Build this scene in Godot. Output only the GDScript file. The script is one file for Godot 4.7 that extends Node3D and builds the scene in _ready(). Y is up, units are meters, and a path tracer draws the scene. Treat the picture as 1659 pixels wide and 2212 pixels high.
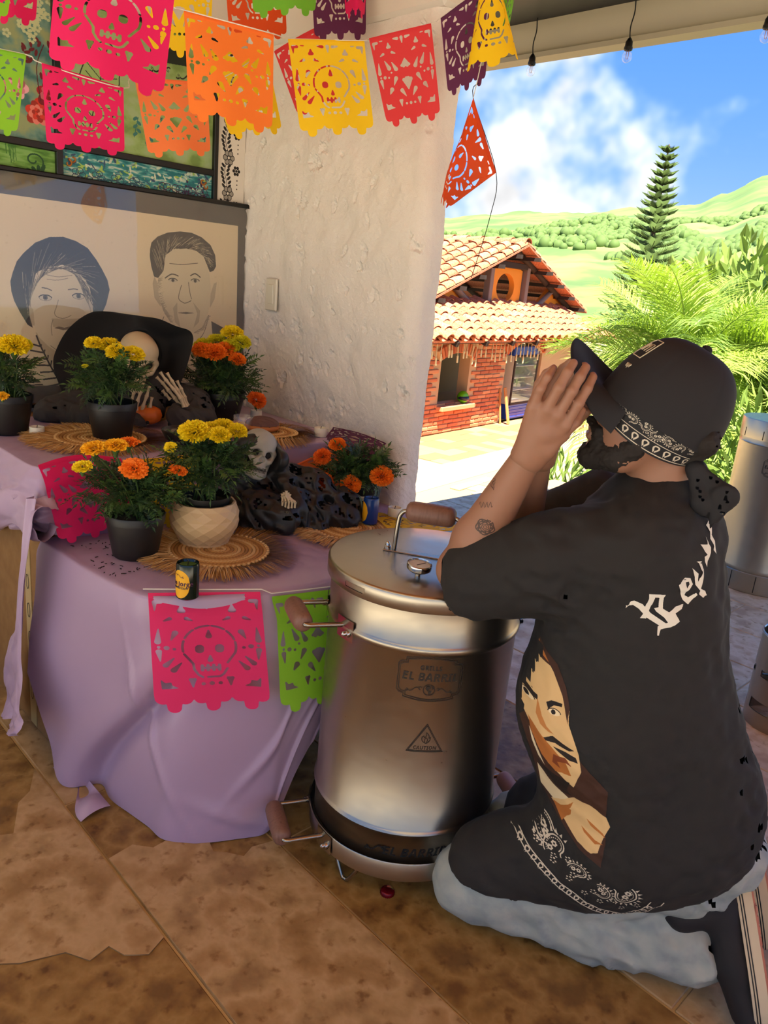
extends Node3D

const ROOM := PI / 4.0                       # the house stands at 45 degrees to the line of sight
var M := {}                                  # materials by name
var rng := RandomNumberGenerator.new()

func _ready():
	# ---------------------------------------------------------------- camera
	var cam := Camera3D.new()
	cam.name = "camera"
	cam.keep_aspect = Camera3D.KEEP_HEIGHT
	cam.fov = rad_to_deg(2.0 * atan(1106.0 / 1665.0))
	cam.near = 0.05
	cam.far = 6000.0
	cam.transform = Transform3D(Basis(Vector3.RIGHT, deg_to_rad(-16.6)) * Basis(Vector3.BACK, deg_to_rad(5.41)), Vector3(0, 1.40, 0))
	add_child(cam)
	cam.current = true
	# ---------------------------------------------------------------- sky, sun, exposure
	var env := Environment.new()
	env.background_mode = Environment.BG_SKY
	var sky := Sky.new()
	var pano := PanoramaSkyMaterial.new()
	pano.panorama = sky_texture()
	pano.energy_multiplier = 1.0
	sky.sky_material = pano
	env.sky = sky
	env.background_energy_multiplier = SKY_ENERGY
	env.tonemap_mode = Environment.TONE_MAPPER_LINEAR
	env.tonemap_exposure = EXPOSURE
	env.sdfgi_enabled = true
	env.ssao_enabled = true
	env.ssil_enabled = true
	var we := WorldEnvironment.new()
	we.name = "world_environment"
	we.environment = env
	add_child(we)
	var sun := DirectionalLight3D.new()
	sun.name = "sun"
	sun.light_color = Color(1.0, 0.955, 0.87)
	sun.light_energy = SUN_ENERGY
	sun.light_angular_distance = 0.6
	sun.shadow_enabled = true
	sun.sky_mode = DirectionalLight3D.SKY_MODE_LIGHT_ONLY
	add_child(sun)
	sun.look_at_from_position(SUN_FROM, Vector3.ZERO, Vector3.UP)
	# ---------------------------------------------------------------- the place
	rng.seed = 20241
	materials()
	structure()
	outside()
	altar()
	garlands()
	barrels()
	kneeling_person()
	small_things()

const SKY_ENERGY := 0.58
const EXPOSURE := 2.15
const SUN_ENERGY := 3.3
const SUN_FROM := Vector3(0.1, 1.5, 0.75)

# ==================================================================== helpers: objects
var taken := {}

func numbered(called: String) -> String:
	if not taken.has(called):
		taken[called] = 0
		return called
	taken[called] += 1
	return "%s_%03d" % [called, taken[called]]

func tag(o: Node3D, label: String, category: String, group := ""):
	o.set_meta("label", label)
	o.set_meta("category", category)
	if group != "":
		o.set_meta("group", group)
	return o

func thing(called: String, label: String, category: String, at := Vector3.ZERO, turn := 0.0, group := "") -> Node3D:
	var o := Node3D.new()
	o.name = numbered(called)
	add_child(o)
	o.position = at
	o.rotation.y = turn
	return tag(o, label, category, group)

func put(called: String, mesh: Mesh, m: Material, parent: Node = null, at := Transform3D.IDENTITY) -> MeshInstance3D:
	var o := MeshInstance3D.new()
	o.mesh = mesh
	o.material_override = m
	if parent == null:
		o.name = numbered(called)
		add_child(o)
	else:
		o.name = called
		parent.add_child(o, true)
	o.transform = at
	return o

func struct(called: String, mesh: Mesh, m: Material, at := Transform3D.IDENTITY) -> MeshInstance3D:
	var o := put(called, mesh, m, null, at)
	o.set_meta("kind", "structure")
	return o

func roomed(x := 0.0, y := 0.0, z := 0.0, turn := 0.0) -> Transform3D:      # room axes to world
	return Transform3D(Basis(Vector3.UP, ROOM), Vector3.ZERO) * Transform3D(Basis(Vector3.UP, turn), Vector3(x, y, z))

func rw(x: float, y: float, z: float) -> Vector3:
	return roomed() * Vector3(x, y, z)

# ==================================================================== helpers: meshes
class MB:                                    # a bag of triangles; front faces clockwise
	var st := SurfaceTool.new()
	var n := 0
	func _init():
		st.begin(Mesh.PRIMITIVE_TRIANGLES)
	func tri(a: Vector3, b: Vector3, c: Vector3, sg := 0, ua := Vector2.ZERO, ub := Vector2.ZERO, uc := Vector2.ZERO):
		st.set_smooth_group(sg)
		st.set_uv(ua); st.add_vertex(a)
		st.set_uv(ub); st.add_vertex(b)
		st.set_uv(uc); st.add_vertex(c)
		n += 1
	func quad(a: Vector3, b: Vector3, c: Vector3, d: Vector3, sg := 0, ua := Vector2.ZERO, ub := Vector2.ZERO, uc := Vector2.ZERO, ud := Vector2.ZERO):
		tri(a, b, c, sg, ua, ub, uc)
		tri(a, c, d, sg, ua, uc, ud)
	func done() -> ArrayMesh:
		st.generate_normals()
		return st.commit()
	# box with chamfered edges
	func box(c: Vector3, s: Vector3, ch := 0.0, basis := Basis.IDENTITY):
		var h := s * 0.5
		ch = minf(ch, minf(h.x, minf(h.y, h.z)) * 0.9)
		var F := -1
		if ch <= 0.0:
			var q := []
			for k in 8:
				q.append(c + basis * Vector3(h.x if k & 1 else -h.x, h.y if k & 2 else -h.y, h.z if k & 4 else -h.z))
			quad(q[4], q[6], q[7], q[5], F); quad(q[1], q[3], q[2], q[0], F)
			quad(q[5], q[7], q[3], q[1], F); quad(q[0], q[2], q[6], q[4], F)
			quad(q[6], q[2], q[3], q[7], F); quad(q[0], q[4], q[5], q[1], F)
			return
		var P := func(sx, sy, sz, ax):       # corner vertex belonging to the face across axis ax
			var v := Vector3(sx * (h.x - (0.0 if ax == 0 else ch)), sy * (h.y - (0.0 if ax == 1 else ch)), sz * (h.z - (0.0 if ax == 2 else ch)))
			return c + basis * v
		for sg in [-1.0, 1.0]:
			_f([P.call(sg, -1, -1, 0), P.call(sg, 1, -1, 0), P.call(sg, 1, 1, 0), P.call(sg, -1, 1, 0)], c)
			_f([P.call(-1, sg, -1, 1), P.call(1, sg, -1, 1), P.call(1, sg, 1, 1), P.call(-1, sg, 1, 1)], c)
			_f([P.call(-1, -1, sg, 2), P.call(1, -1, sg, 2), P.call(1, 1, sg, 2), P.call(-1, 1, sg, 2)], c)
		for a in [-1.0, 1.0]:
			for b in [-1.0, 1.0]:
				_f([P.call(a, b, -1, 0), P.call(a, b, 1, 0), P.call(a, b, 1, 1), P.call(a, b, -1, 1)], c)
				_f([P.call(a, -1, b, 0), P.call(a, 1, b, 0), P.call(a, 1, b, 2), P.call(a, -1, b, 2)], c)
				_f([P.call(-1, a, b, 1), P.call(1, a, b, 1), P.call(1, a, b, 2), P.call(-1, a, b, 2)], c)
				for d in [-1.0, 1.0]:
					_f([P.call(a, b, d, 0), P.call(a, b, d, 1), P.call(a, b, d, 2)], c)
	func _f(p: Array, inside: Vector3):      # a flat face turned away from a point
		var nn: Vector3 = (p[1] - p[0]).cross(p[2] - p[0])
		if nn.dot(p[0] - inside) > 0:
			p.reverse()
		for k in range(1, p.size() - 1):
			tri(p[0], p[k], p[k + 1], -1)
	# surface of revolution round y; pr = [(r, y), ...] from bottom to top on the outside
	func lathe(pr: Array, seg := 32, at := Transform3D.IDENTITY, crease := 40.0, ruffle := 0.0, lobes := 0):
		var sg := 1
		var prev := Vector2.ZERO
		for k in pr.size() - 1:
			var d: Vector2 = (pr[k + 1] - pr[k]).normalized()
			if k > 0 and absf(rad_to_deg(prev.angle_to(d))) > crease:
				sg += 1
			prev = d
			for j in seg:
				var a0 := TAU * j / seg
				var a1 := TAU * (j + 1) / seg
				var w0 := 1.0 + ruffle * cos(a0 * lobes)
				var w1 := 1.0 + ruffle * cos(a1 * lobes)
				var A := at * Vector3(pr[k].x * w0 * cos(a0), pr[k].y, pr[k].x * w0 * sin(a0))
				var B := at * Vector3(pr[k].x * w1 * cos(a1), pr[k].y, pr[k].x * w1 * sin(a1))
				var C := at * Vector3(pr[k + 1].x * w1 * cos(a1), pr[k + 1].y, pr[k + 1].x * w1 * sin(a1))
				var D := at * Vector3(pr[k + 1].x * w0 * cos(a0), pr[k + 1].y, pr[k + 1].x * w0 * sin(a0))
				var u0 := float(j) / seg
				var u1 := float(j + 1) / seg
				var v0 := float(k) / (pr.size() - 1)
				var v1 := float(k + 1) / (pr.size() - 1)
				if pr[k + 1].x > 1e-6:
					tri(A, D, C, sg, Vector2(u0, v0), Vector2(u0, v1), Vector2(u1, v1))
				if pr[k].x > 1e-6:
					tri(A, C, B, sg, Vector2(u0, v0), Vector2(u1, v1), Vector2(u1, v0))
	# round tube along a line of points
	func tube(pts: Array, r, seg := 8, caps := true):
		var rings := []
		var up := Vector3.UP
		var t0: Vector3 = (pts[1] - pts[0]).normalized()
		if absf(t0.dot(up)) > 0.9:
			up = Vector3.RIGHT
		for k in pts.size():
			var t: Vector3 = (pts[mini(k + 1, pts.size() - 1)] - pts[maxi(k - 1, 0)]).normalized()
			up = (up - t * up.dot(t)).normalized()
			var s := t.cross(up)
			var rr: float = r[k] if r is Array else r
			var ring := []
			for j in seg:
				var a := TAU * j / seg
				ring.append(pts[k] + (up * cos(a) + s * sin(a)) * rr)
			rings.append(ring)
		for k in pts.size() - 1:
			for j in seg:
				var j1 := (j + 1) % seg
				quad(rings[k][j], rings[k + 1][j], rings[k + 1][j1], rings[k][j1], 1)
		if caps:
			for j in range(1, seg - 1):
				tri(rings[0][0], rings[0][j], rings[0][j + 1], 2)
				var e: Array = rings[-1]
				tri(e[0], e[j + 1], e[j], 3)
	# grid of points g[row][col]; uv 0..1 or in metres by scale
	func grid(g: Array, sg := 1, flip := false, us := 1.0, vs := 1.0):
		var R := g.size()
		var Cn: int = g[0].size()
		for i in R - 1:
			for j in Cn - 1:
				var a: Vector3 = g[i][j]
				var b: Vector3 = g[i][j + 1]
				var c: Vector3 = g[i + 1][j + 1]
				var d: Vector3 = g[i + 1][j]
				var ua := Vector2(us * j / (Cn - 1), vs * i / (R - 1))
				var ub := Vector2(us * (j + 1) / (Cn - 1), vs * i / (R - 1))
				var uc := Vector2(us * (j + 1) / (Cn - 1), vs * (i + 1) / (R - 1))
				var ud := Vector2(us * j / (Cn - 1), vs * (i + 1) / (R - 1))
				if flip:
					quad(a, d, c, b, sg, ua, ud, uc, ub)
				else:
					quad(a, b, c, d, sg, ua, ub, uc, ud)
	# flat outline given thickness: outline in x, y; from z0 to z1
	func prism(poly: PackedVector2Array, z0: float, z1: float, at := Transform3D.IDENTITY, side_sg := -1):
		var p := poly
		if Geometry2D.is_polygon_clockwise(p):
			p = p.duplicate()
			p.reverse()
		var idx := Geometry2D.triangulate_polygon(p)
		for k in range(0, idx.size(), 3):
			var a := p[idx[k]]
			var b := p[idx[k + 1]]
			var c := p[idx[k + 2]]
			if (b - a).cross(c - a) < 0:
				var sw := b
				b = c
				c = sw
			tri(at * Vector3(a.x, a.y, z1), at * Vector3(c.x, c.y, z1), at * Vector3(b.x, b.y, z1), -1)
			tri(at * Vector3(a.x, a.y, z0), at * Vector3(b.x, b.y, z0), at * Vector3(c.x, c.y, z0), -1)
		for k in p.size():
			var a := p[k]
			var b := p[(k + 1) % p.size()]
			quad(at * Vector3(a.x, a.y, z0), at * Vector3(a.x, a.y, z1), at * Vector3(b.x, b.y, z1), at * Vector3(b.x, b.y, z0), side_sg)
	func ball(c: Vector3, r: Vector3, seg := 12, rows := 8, basis := Basis.IDENTITY):
		var g := []
		for i in rows + 1:
			var la := PI * i / rows
			var row := []
			for j in seg + 1:
				var lo := TAU * j / seg
				row.append(c + basis * Vector3(r.x * sin(la) * cos(lo), r.y * cos(la), r.z * sin(la) * sin(lo)))
			g.append(row)
		grid(g, 1, true)

func curve(pts: Array, steps := 6) -> Array:                # Catmull-Rom through points
	var out := []
	for k in pts.size() - 1:
		var p0 = pts[maxi(k - 1, 0)]
		var p1 = pts[k]
		var p2 = pts[k + 1]
		var p3 = pts[mini(k + 2, pts.size() - 1)]
		for s in steps:
			var t := float(s) / steps
			out.append(0.5 * ((2.0 * p1) + (p2 - p0) * t + (2.0 * p0 - 5.0 * p1 + 4.0 * p2 - p3) * t * t + (3.0 * p1 - p0 - 3.0 * p2 + p3) * t * t * t))
	out.append(pts[-1])
	return out

func noise(freq: float, octaves := 3, sd := 1, kind := FastNoiseLite.TYPE_SIMPLEX_SMOOTH) -> FastNoiseLite:
	var f := FastNoiseLite.new()
	f.noise_type = kind
	f.frequency = freq
	f.fractal_octaves = octaves
	f.seed = sd
	if octaves <= 1:
		f.fractal_type = FastNoiseLite.FRACTAL_NONE
	return f

# ==================================================================== helpers: materials
func mat(called: String, c: Color, rough := 0.7, metal := 0.0) -> StandardMaterial3D:
	var m := StandardMaterial3D.new()
	m.resource_name = called
	m.albedo_color = c
	m.roughness = rough
	m.metallic = metal
	m.cull_mode = BaseMaterial3D.CULL_DISABLED
	M[called] = m
	return m

func noise_tex(size: int, f: FastNoiseLite, colors: Array, offsets: Array = []) -> ImageTexture:
	var src := f.get_seamless_image(size, size)
	var ramp := Gradient.new()
	var cs := PackedColorArray(colors)
	var os := PackedFloat32Array()
	for k in cs.size():
		os.append(offsets[k] if offsets.size() else float(k) / (cs.size() - 1))
	ramp.colors = cs
	ramp.offsets = os
	var lut := []
	for k in 256:
		lut.append(ramp.sample(k / 255.0))
	var d := src.get_data()
	var out := PackedByteArray()
	out.resize(size * size * 3)
	var step := d.size() / (size * size)
	for k in size * size:
		var c: Color = lut[d[k * step]]
		out[k * 3] = int(c.r * 255)
		out[k * 3 + 1] = int(c.g * 255)
		out[k * 3 + 2] = int(c.b * 255)
	return ImageTexture.create_from_image(Image.create_from_data(size, size, false, Image.FORMAT_RGB8, out))

func grey_tex(size: int, f: FastNoiseLite, lo := 0.0, hi := 1.0) -> ImageTexture:
	return noise_tex(size, f, [Color(lo, lo, lo), Color(hi, hi, hi)])

func triplanar(m: StandardMaterial3D, scale: float, world := false):
	m.uv1_triplanar = true
	m.uv1_world_triplanar = world
	m.uv1_scale = Vector3.ONE * scale
	return m

func relief(m: StandardMaterial3D, t: Texture2D, cm: float):
	m.heightmap_enabled = true
	m.heightmap_texture = t
	m.heightmap_scale = cm
	return m

# ==================================================================== helpers: pictures
class Canvas:                                # a plain raster for prints and drawings
	var im: Image
	var w: int
	var h: int
	func _init(ww: int, hh: int, c: Color):
		w = ww; h = hh
		im = Image.create(w, h, false, Image.FORMAT_RGBA8)
		im.fill(c)
	func poly(p: Array, c: Color, sx := 1.0, sy := 1.0, ox := 0.0, oy := 0.0):
		var y0 := 1e9
		var y1 := -1e9
		var q := []
		for v in p:
			var t := Vector2(v.x * sx + ox, v.y * sy + oy)
			q.append(t)
			y0 = minf(y0, t.y)
			y1 = maxf(y1, t.y)
		for y in range(maxi(0, int(floor(y0))), mini(h - 1, int(ceil(y1))) + 1):
			var yc := y + 0.5
			var xs := []
			for k in q.size():
				var a: Vector2 = q[k]
				var b: Vector2 = q[(k + 1) % q.size()]
				if (a.y <= yc) != (b.y <= yc):
					xs.append(a.x + (yc - a.y) / (b.y - a.y) * (b.x - a.x))
			xs.sort()
			for k in range(0, xs.size() - 1, 2):
				var xa := int(round(xs[k]))
				var xb := int(round(xs[k + 1]))
				if xb > xa:
					im.fill_rect(Rect2i(xa, y, xb - xa, 1), c)
	func line(p: Array, wd, c: Color):
		var L := []
		var R := []
		for k in p.size():
			var t: Vector2 = (p[mini(k + 1, p.size() - 1)] - p[maxi(k - 1, 0)]).normalized()
			var ww: float = (wd[k] if wd is Array else wd) * 0.5
			var nn := Vector2(-t.y, t.x) * ww
			L.append(p[k] + nn)
			R.push_front(p[k] - nn)
		poly(L + R, c)
	func disc(c: Vector2, r: Vector2, col: Color, seg := 24, rot := 0.0):
		var p := []
		for k in seg:
			p.append(c + Vector2(cos(TAU * k / seg) * r.x, sin(TAU * k / seg) * r.y).rotated(rot))
		poly(p, col)
	func ring(c: Vector2, r: Vector2, wd: float, col: Color, a0 := 0.0, a1 := TAU):
		var p := []
		for k in 33:
			var a := lerpf(a0, a1, k / 32.0)
			p.append(c + Vector2(cos(a) * r.x, sin(a) * r.y))
		line(p, wd, col)
	func tex() -> ImageTexture:
		return ImageTexture.create_from_image(im)

# ==================================================================== sky
func sky_texture() -> ImageTexture:
	var W := 3072
	var H := 1536
	var half := H / 2
	var n1 := noise(0.0042, 6, 11, FastNoiseLite.TYPE_SIMPLEX_SMOOTH).get_image(W, half)
	var n2 := noise(0.019, 4, 12, FastNoiseLite.TYPE_SIMPLEX_SMOOTH).get_image(W, half)
	var a := n1.get_data()
	var b := n2.get_data()
	# heaps of cumulus where the photograph has them: azimuth, elevation, half width, half height (degrees), weight
	var heaps := [[11.9, 12.6, 4.2, 2.0, 0.42], [8.9, 12.6, 2.4, 1.3, 0.30], [13.6, 13.2, 1.8, 1.6, 0.26], [10.8, 9.6, 2.8, 1.3, 0.36], [17.4, 10.5, 1.7, 0.7, 0.34], [17.9, 12.0, 1.0, 0.7, 0.34],
		[5.2, 8.6, 2.6, 1.5, 0.34], [4.6, 6.6, 3.4, 1.2, 0.36], [9.0, 7.2, 3.0, 1.0, 0.30], [18.5, 8.9, 1.2, 0.4, 0.2], [22.5, 8.0, 1.6, 0.7, 0.36], [13.0, 6.6, 3.2, 0.6, 0.24], [5.6, 11.4, 1.4, 0.9, 0.2], [3.0, 9.6, 2.0, 1.0, 0.24]]
	var dens := PackedFloat32Array()
	dens.resize(W * half)
	for y in half:
		var el := 90.0 - 90.0 * (y + 0.5) / half
		var base := 0.50 + 0.10 * exp(-pow((el - 6.0) / 9.0, 2.0))
		if el > 40.0:
			base = 0.44
		for x in W:
			var k := y * W + x
			dens[k] = base + (a[k] - 128) / 460.0 + (b[k] - 128) / 900.0 - 0.66
	for hp in heaps:
		var x0 := int((hp[0] - hp[2] * 2.0 + 180.0) / 360.0 * W)
		var x1 := int((hp[0] + hp[2] * 2.0 + 180.0) / 360.0 * W)
		var y0 := int((90.0 - hp[1] - hp[3] * 2.2) / 90.0 * half)
		var y1 := int((90.0 - hp[1] + hp[3] * 2.2) / 90.0 * half)
		for y in range(maxi(0, y0), mini(half, y1)):
			var el := 90.0 - 90.0 * (y + 0.5) / half
			for x in range(x0, x1):
				var az := (x + 0.5) / W * 360.0 - 180.0
				var dx: float = (az - hp[0]) / hp[2]
				var dy: float = (el - hp[1]) / hp[3]
				if dy < 0.0:
					dy *= 1.7
				var f := exp(-(dx * dx + dy * dy) * 1.1)
				dens[y * W + x] += hp[4] * f
	var out := PackedByteArray()
	out.resize(W * H * 3)
	for y in H:
		if y >= half:
			# below the horizon: ground seen through haze
			for x in W:
				var q := (y * W + x) * 3
				out[q] = 150; out[q + 1] = 160; out[q + 2] = 130
			continue
		var el := 90.0 - 90.0 * (y + 0.5) / half
		var t := clampf(1.0 - exp(-el / 8.5), 0.0, 1.0)
		var sr := lerpf(0.86, 0.30, t)
		var sg := lerpf(0.93, 0.56, t)
		var sb := lerpf(1.0, 0.93, t)
		var below := W * mini(12, half - 1 - y)
		var above := W * mini(22, y)
		for x in W:
			var k := y * W + x
			var d := dens[k]
			var q := k * 3
			if d < -0.10:
				out[q] = int(sr * 255); out[q + 1] = int(sg * 255); out[q + 2] = int(sb * 255)
				continue
			var cov := clampf((d + 0.07) / 0.19, 0.0, 1.0)
			cov = cov * cov * (3.0 - 2.0 * cov)
			var lit := clampf(0.93 - (dens[k - above] - 0.10) * 0.75, 0.60, 1.0)
			var cr := lit
			var cg := lit * 0.995 + 0.004
			var cb := lit * 0.97 + 0.03
			out[q] = int(lerpf(sr, cr, cov) * 255)
			out[q + 1] = int(lerpf(sg, cg, cov) * 255)
			out[q + 2] = int(lerpf(sb, cb, cov) * 255)
	return ImageTexture.create_from_image(Image.create_from_data(W, H, false, Image.FORMAT_RGB8, out))

# ==================================================================== materials
func materials():
	var cloth_n := grey_tex(256, noise(0.18, 3, 31))
	var grain := grey_tex(512, noise(0.05, 5, 32))
	var fine := grey_tex(512, noise(0.22, 4, 33))
	# stone floor: honed sandstone with its clefts and stains
	var tan_t := noise_tex(1024, noise(0.006, 6, 41), [Color(0.55, 0.43, 0.28), Color(0.66, 0.54, 0.37), Color(0.70, 0.58, 0.42), Color(0.64, 0.51, 0.34), Color(0.56, 0.43, 0.26)], [0.15, 0.38, 0.5, 0.64, 0.85])
	var och_t := noise_tex(1024, noise(0.007, 6, 42), [Color(0.43, 0.31, 0.15), Color(0.54, 0.41, 0.21), Color(0.60, 0.47, 0.27), Color(0.53, 0.40, 0.20), Color(0.42, 0.29, 0.13)], [0.15, 0.38, 0.5, 0.64, 0.85])
	var pale_t := noise_tex(1024, noise(0.006, 5, 43), [Color(0.66, 0.55, 0.42), Color(0.76, 0.66, 0.52), Color(0.80, 0.71, 0.58), Color(0.70, 0.58, 0.43)], [0.2, 0.42, 0.55, 0.8])
	var spots := noise_tex(1024, noise(0.022, 5, 44), [Color(0.80, 0.74, 0.66), Color(0.94, 0.92, 0.89), Color(1, 1, 1), Color(1, 1, 1)], [0.16, 0.27, 0.36, 1.0])
	for d in [["stone_tan", tan_t], ["stone_ochre", och_t], ["stone_pale", pale_t]]:
		var m := mat(d[0], Color.WHITE, 0.55)
		m.albedo_texture = d[1]
		triplanar(m, 0.83, true)
		m.detail_enabled = true
		m.detail_blend_mode = BaseMaterial3D.BLEND_MODE_MUL
		m.detail_albedo = spots
		m.detail_uv_layer = BaseMaterial3D.DETAIL_UV_1
		relief(m, grain, 0.14)
		m.roughness = 0.55
	mat("grout", Color(0.72, 0.60, 0.42), 0.9)
	# plaster and other walls
	var plaster := mat("plaster", Color(0.90, 0.875, 0.83), 0.85)
	triplanar(plaster, 2.2, true)
	relief(plaster, fine, 0.16)
	var pl2 := mat("plaster_smooth", Color(0.88, 0.86, 0.81), 0.85)
	triplanar(pl2, 1.4, true)
	relief(pl2, grain, 0.10)
	mat("fascia", Color(0.66, 0.62, 0.53), 0.6)
	mat("steel_black", Color(0.08, 0.08, 0.085), 0.5)
	var wood := mat("wood_orange", Color.WHITE, 0.6)
	wood.albedo_texture = noise_tex(512, noise(0.02, 5, 51), [Color(0.62, 0.34, 0.13), Color(0.80, 0.50, 0.22), Color(0.72, 0.42, 0.17)])
	wood.uv1_triplanar = true
	wood.uv1_scale = Vector3(0.4, 4, 4)
	# cloths
	for d in [["lilac", Color(0.66, 0.565, 0.67), 0.36], ["lilac_under", Color(0.69, 0.595, 0.70), 0.38]]:
		var m := mat(d[0], d[1], d[2])
		m.backlight_enabled = true
		m.backlight = Color(0.20, 0.16, 0.20)
	var card := mat("cardboard", Color.WHITE, 0.9)
	card.albedo_texture = noise_tex(256, noise(0.03, 4, 52), [Color(0.50, 0.36, 0.19), Color(0.57, 0.42, 0.24)])
	triplanar(card, 2.0)
	mat("tape", Color(0.70, 0.60, 0.40), 0.35)
	mat("ink", Color(0.09, 0.09, 0.095), 0.6)
	mat("robe", Color(0.075, 0.073, 0.075), 0.5).rim_enabled = true
	M["robe"].rim = 0.25
	var sh := mat("grey_shirt", Color(0.20, 0.19, 0.185), 0.8)
	triplanar(sh, 14.0)
	relief(sh, cloth_n, 0.03)
	mat("hat_felt", Color(0.065, 0.062, 0.060), 0.75).rim_enabled = true
	M["hat_felt"].rim = 0.15
	mat("bone", Color(0.78, 0.71, 0.57), 0.45)
	mat("bone_dark", Color(0.08, 0.07, 0.06), 0.8)
	mat("mask_grey", Color(0.60, 0.60, 0.56), 0.5)
	mat("pot_black", Color(0.085, 0.083, 0.080), 0.45)
	mat("pot_cream", Color(0.80, 0.68, 0.50), 0.5)
	var soil := mat("soil", Color.WHITE, 0.95)
	soil.albedo_texture = noise_tex(256, noise(0.12, 3, 53), [Color(0.12, 0.09, 0.07), Color(0.30, 0.23, 0.17)])
	triplanar(soil, 9.0)
	relief(soil, fine, 0.6)
	for d in [["leaf_a", Color(0.19, 0.29, 0.14)], ["leaf_b", Color(0.25, 0.36, 0.15)], ["leaf_c", Color(0.14, 0.23, 0.13)]]:
		var m := mat(d[0], d[1], 0.5)
		m.backlight_enabled = true
		m.backlight = Color(0.12, 0.20, 0.06)
	mat("stem_green", Color(0.28, 0.38, 0.16), 0.6)
	for d in [["petal_yellow", Color(0.98, 0.87, 0.06)], ["petal_gold", Color(0.99, 0.74, 0.05)], ["petal_orange", Color(0.98, 0.50, 0.05)], ["petal_deep", Color(0.94, 0.42, 0.05)], ["petal_lemon", Color(0.88, 0.84, 0.10)]]:
		var m := mat(d[0], d[1], 0.7)
		m.backlight_enabled = true
		m.backlight = d[1] * 0.4
	for d in [["straw_a", Color(0.74, 0.56, 0.31)], ["straw_b", Color(0.62, 0.44, 0.21)], ["straw_c", Color(0.82, 0.68, 0.45)]]:
		mat(d[0], d[1], 0.7)
	mat("wax_white", Color(0.86, 0.83, 0.74), 0.45).subsurf_scatter_enabled = true
	M["wax_white"].subsurf_scatter_strength = 0.2
	mat("wax_blue", Color(0.07, 0.21, 0.47), 0.25)
	mat("wax_green", Color(0.035, 0.095, 0.06), 0.12)
	mat("wax_green_top", Color(0.20, 0.33, 0.10), 0.4)
	mat("wick", Color(0.05, 0.045, 0.04), 0.9)
	mat("label_yellow", Color(0.90, 0.66, 0.06), 0.5)
	mat("print_purple", Color(0.25, 0.06, 0.22), 0.5)
	mat("bread", Color(0.72, 0.43, 0.18), 0.6)
	mat("cocoa", Color(0.38, 0.26, 0.23), 0.75)
	mat("orange_skin", Color(0.80, 0.40, 0.10), 0.5)
	mat("black_clay", Color(0.10, 0.10, 0.10), 0.3)
	var glass := mat("clear_glass", Color(1, 1, 1, 0.06), 0.03)
	glass.transparency = BaseMaterial3D.TRANSPARENCY_ALPHA
	mat("switch_white", Color(0.86, 0.84, 0.76), 0.3)
	mat("frame_black", Color(0.02, 0.019, 0.018), 0.35)
	mat("mat_grey", Color(0.31, 0.285, 0.25), 0.9)
	var pane := mat("pane_glass", Color(1, 1, 1, 0.03), 0.02)
	pane.transparency = BaseMaterial3D.TRANSPARENCY_ALPHA
	# papers
	for d in [["paper_magenta", Color(0.86, 0.07, 0.37)], ["paper_pink", Color(0.93, 0.20, 0.45)], ["paper_orange", Color(0.97, 0.50, 0.17)], ["paper_orange_red", Color(0.85, 0.30, 0.08)], ["paper_yellow", Color(0.95, 0.79, 0.06)], ["paper_red", Color(0.87, 0.24, 0.26)],
			["paper_purple", Color(0.31, 0.08, 0.25)], ["paper_lime", Color(0.52, 0.76, 0.16)], ["paper_green", Color(0.38, 0.63, 0.13)], ["paper_salmon", Color(0.98, 0.52, 0.28)]]:
		var m := mat(d[0], d[1], 0.8)
		m.backlight_enabled = true
		m.backlight = Color(d[1].r, d[1].g, d[1].b) * 0.9
	mat("string_white", Color(0.85, 0.83, 0.78), 0.8)
	mat("string_black", Color(0.03, 0.03, 0.03), 0.7)
	# barrels
	var brushed := grey_tex(512, noise(0.012, 4, 61), 0.72, 1.0)
	for d in [["steel", Color(0.66, 0.62, 0.56), 0.30], ["steel_lid", Color(0.68, 0.645, 0.59), 0.36], ["steel_rod", Color(0.62, 0.59, 0.54), 0.25]]:
		var m := mat(d[0], d[1], d[2], 1.0)
		m.anisotropy_enabled = false
	for nme in ["steel", "steel_lid"]:
		var m: StandardMaterial3D = M[nme]
		m.roughness_texture = brushed
		m.roughness = 0.36
		m.uv1_triplanar = true
		m.uv1_scale = Vector3(2.2, 5, 2.2)
	mat("engraved", Color(0.20, 0.17, 0.14), 0.6, 0.3)
	mat("cutout_shade", Color(0.012, 0.010, 0.009), 0.9)  # near-black colour put in for the shade inside slots, slits and gaps
	var hw := mat("handle_wood", Color.WHITE, 0.5)
	hw.albedo_texture = noise_tex(256, noise(0.03, 4, 54), [Color(0.38, 0.25, 0.20), Color(0.50, 0.36, 0.30), Color(0.44, 0.30, 0.25)])
	hw.uv1_triplanar = true
	hw.uv1_scale = Vector3(12, 3, 12)
	mat("handle_rubber", Color(0.66, 0.47, 0.42), 0.6)
	mat("chrome", Color(0.75, 0.75, 0.75), 0.12, 1.0)
	mat("dial_face", Color(0.82, 0.82, 0.80), 0.4)
	mat("cap_red", Color(0.45, 0.04, 0.10), 0.2, 0.5)
	# outside
	for d in [["brick_a", Color(0.76, 0.47, 0.32)], ["brick_b", Color(0.69, 0.40, 0.28)], ["brick_c", Color(0.80, 0.56, 0.40)]]:
		mat(d[0], d[1], 0.9)
	mat("mortar", Color(0.74, 0.62, 0.48), 0.95)
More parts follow.
